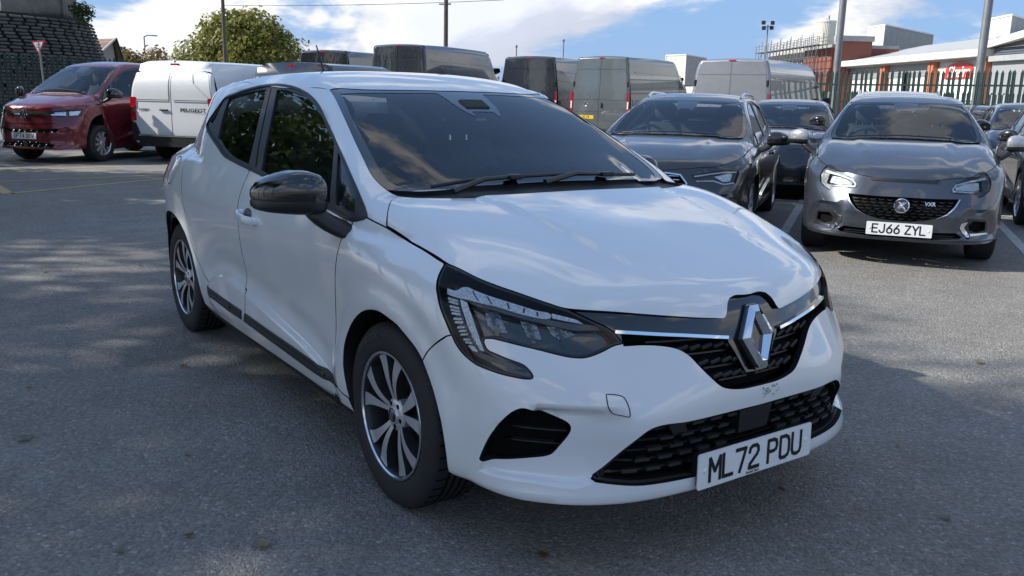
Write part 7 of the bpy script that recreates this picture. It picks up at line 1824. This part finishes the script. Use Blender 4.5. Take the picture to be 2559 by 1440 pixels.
# ------------------------------------------------------------------ fallen leaves and grit
leafmat('leaf_dry', (.30, .25, .15), (.46, .40, .27)); leafmat('leaf_brown', (.20, .10, .035), (.30, .17, .06)); leafmat('leaf_grey', (.22, .23, .17), (.34, .35, .26))
def fallen_leaf(u, v, size, m, label, seed):
    p = at(u, v); r_ = random.Random(seed); ang = r_.uniform(0, 6.28); n = 9; V = []; F = []
    for i in range(n):
        t = i/(n-1); w = math.sin(math.pi*t**.8)**.8*.42*(1+.25*math.sin(t*19)); z = .006+.35*size*(t-.5)**2+.03*size*r_.random()
        for s in (-1, 0, 1): V.append(((t-.5)*size, s*w*size, z+(.22*size*abs(s)*r_.uniform(.3, .9))))
    for i in range(n-1):
        a = i*3; F += [(a, a+3, a+4, a+1), (a+1, a+4, a+5, a+2)]
    V.append((.5*size, 0, .01)); V.append((.78*size, .05*size, .006)); V.append((.78*size, .07*size, .006)); F.append((len(V)-3, len(V)-2, len(V)-1))
    o = mesh('fallen_leaf', V, F, m, None, True); o.location = (p[0], p[1], 0); o.rotation_euler = (0, 0, ang)
    tag(o, label, 'leaf', 'leaves fallen on the asphalt')
for k, (u, v, s, m, lab) in enumerate((
    (65, 1101, .060, 'leaf_grey', 'pale lobed leaf on the asphalt near the left edge'), (655, 1366, .055, 'leaf_dry', 'curled cream leaf on the asphalt, bottom left of the front wheel'),
    (1358, 1393, .040, 'leaf_brown', 'orange-brown leaf on the asphalt below the bumper vent'), (470, 1139, .030, 'leaf_dry', 'small pale leaf on the asphalt midway between rear wheel and bottom edge'),
    (303, 1381, .034, 'leaf_grey', 'small grey-green leaf at the bottom left'), (72, 969, .034, 'leaf_dry', 'pale leaf at the left edge, above the lobed one'), (460, 918, .034, 'leaf_brown', 'brownish leaf below the rear wheel'),
    (475, 1343, .028, 'leaf_brown', 'dull small leaf near the bottom, between two pale ones'), (270, 886, .018, 'leaf_dry', 'tiny white leaf left of the rear wheel'), (116, 684, .035, 'leaf_dark', 'dark curled leaf lying far left on the asphalt'),
    (350, 667, .035, 'leaf_green', 'small green leaf behind the rear wheel'), (2446, 909, .050, 'leaf_dry', 'pale strip-like leaf on the sunlit asphalt right of the car'), (2360, 1298, .040, 'leaf_grey', 'pale leaf on the shaded asphalt at lower right'), (1950, 1228, .030, 'leaf_brown', 'small leaf under the right end of the number plate'), (2245, 1116, .025, 'leaf_dry', 'tiny pale leaf right of the number plate'))):
    fallen_leaf(u, v, s, m, lab, 100+k)
def grit():
    r_ = random.Random(11); mb = MB()
    for k in range(900):
        u = r_.uniform(0, 2559); v = r_.uniform(430, 1440); p = at(u, v); s = r_.uniform(.002, .006)
        mb.add([(p[0]+s, p[1], .001), (p[0]-s*.5, p[1]+s*.8, .001), (p[0]-s*.5, p[1]-s*.8, .001), (p[0], p[1], .001+s)], [(0, 1, 3), (1, 2, 3), (2, 0, 3)])
    mat('grit_stone', (.24, .235, .22), .9, var=.4)
    tag(mb.build('loose_grit', 'grit_stone'), 'loose grit scattered over the asphalt', 'grit', kind='stuff')
grit()
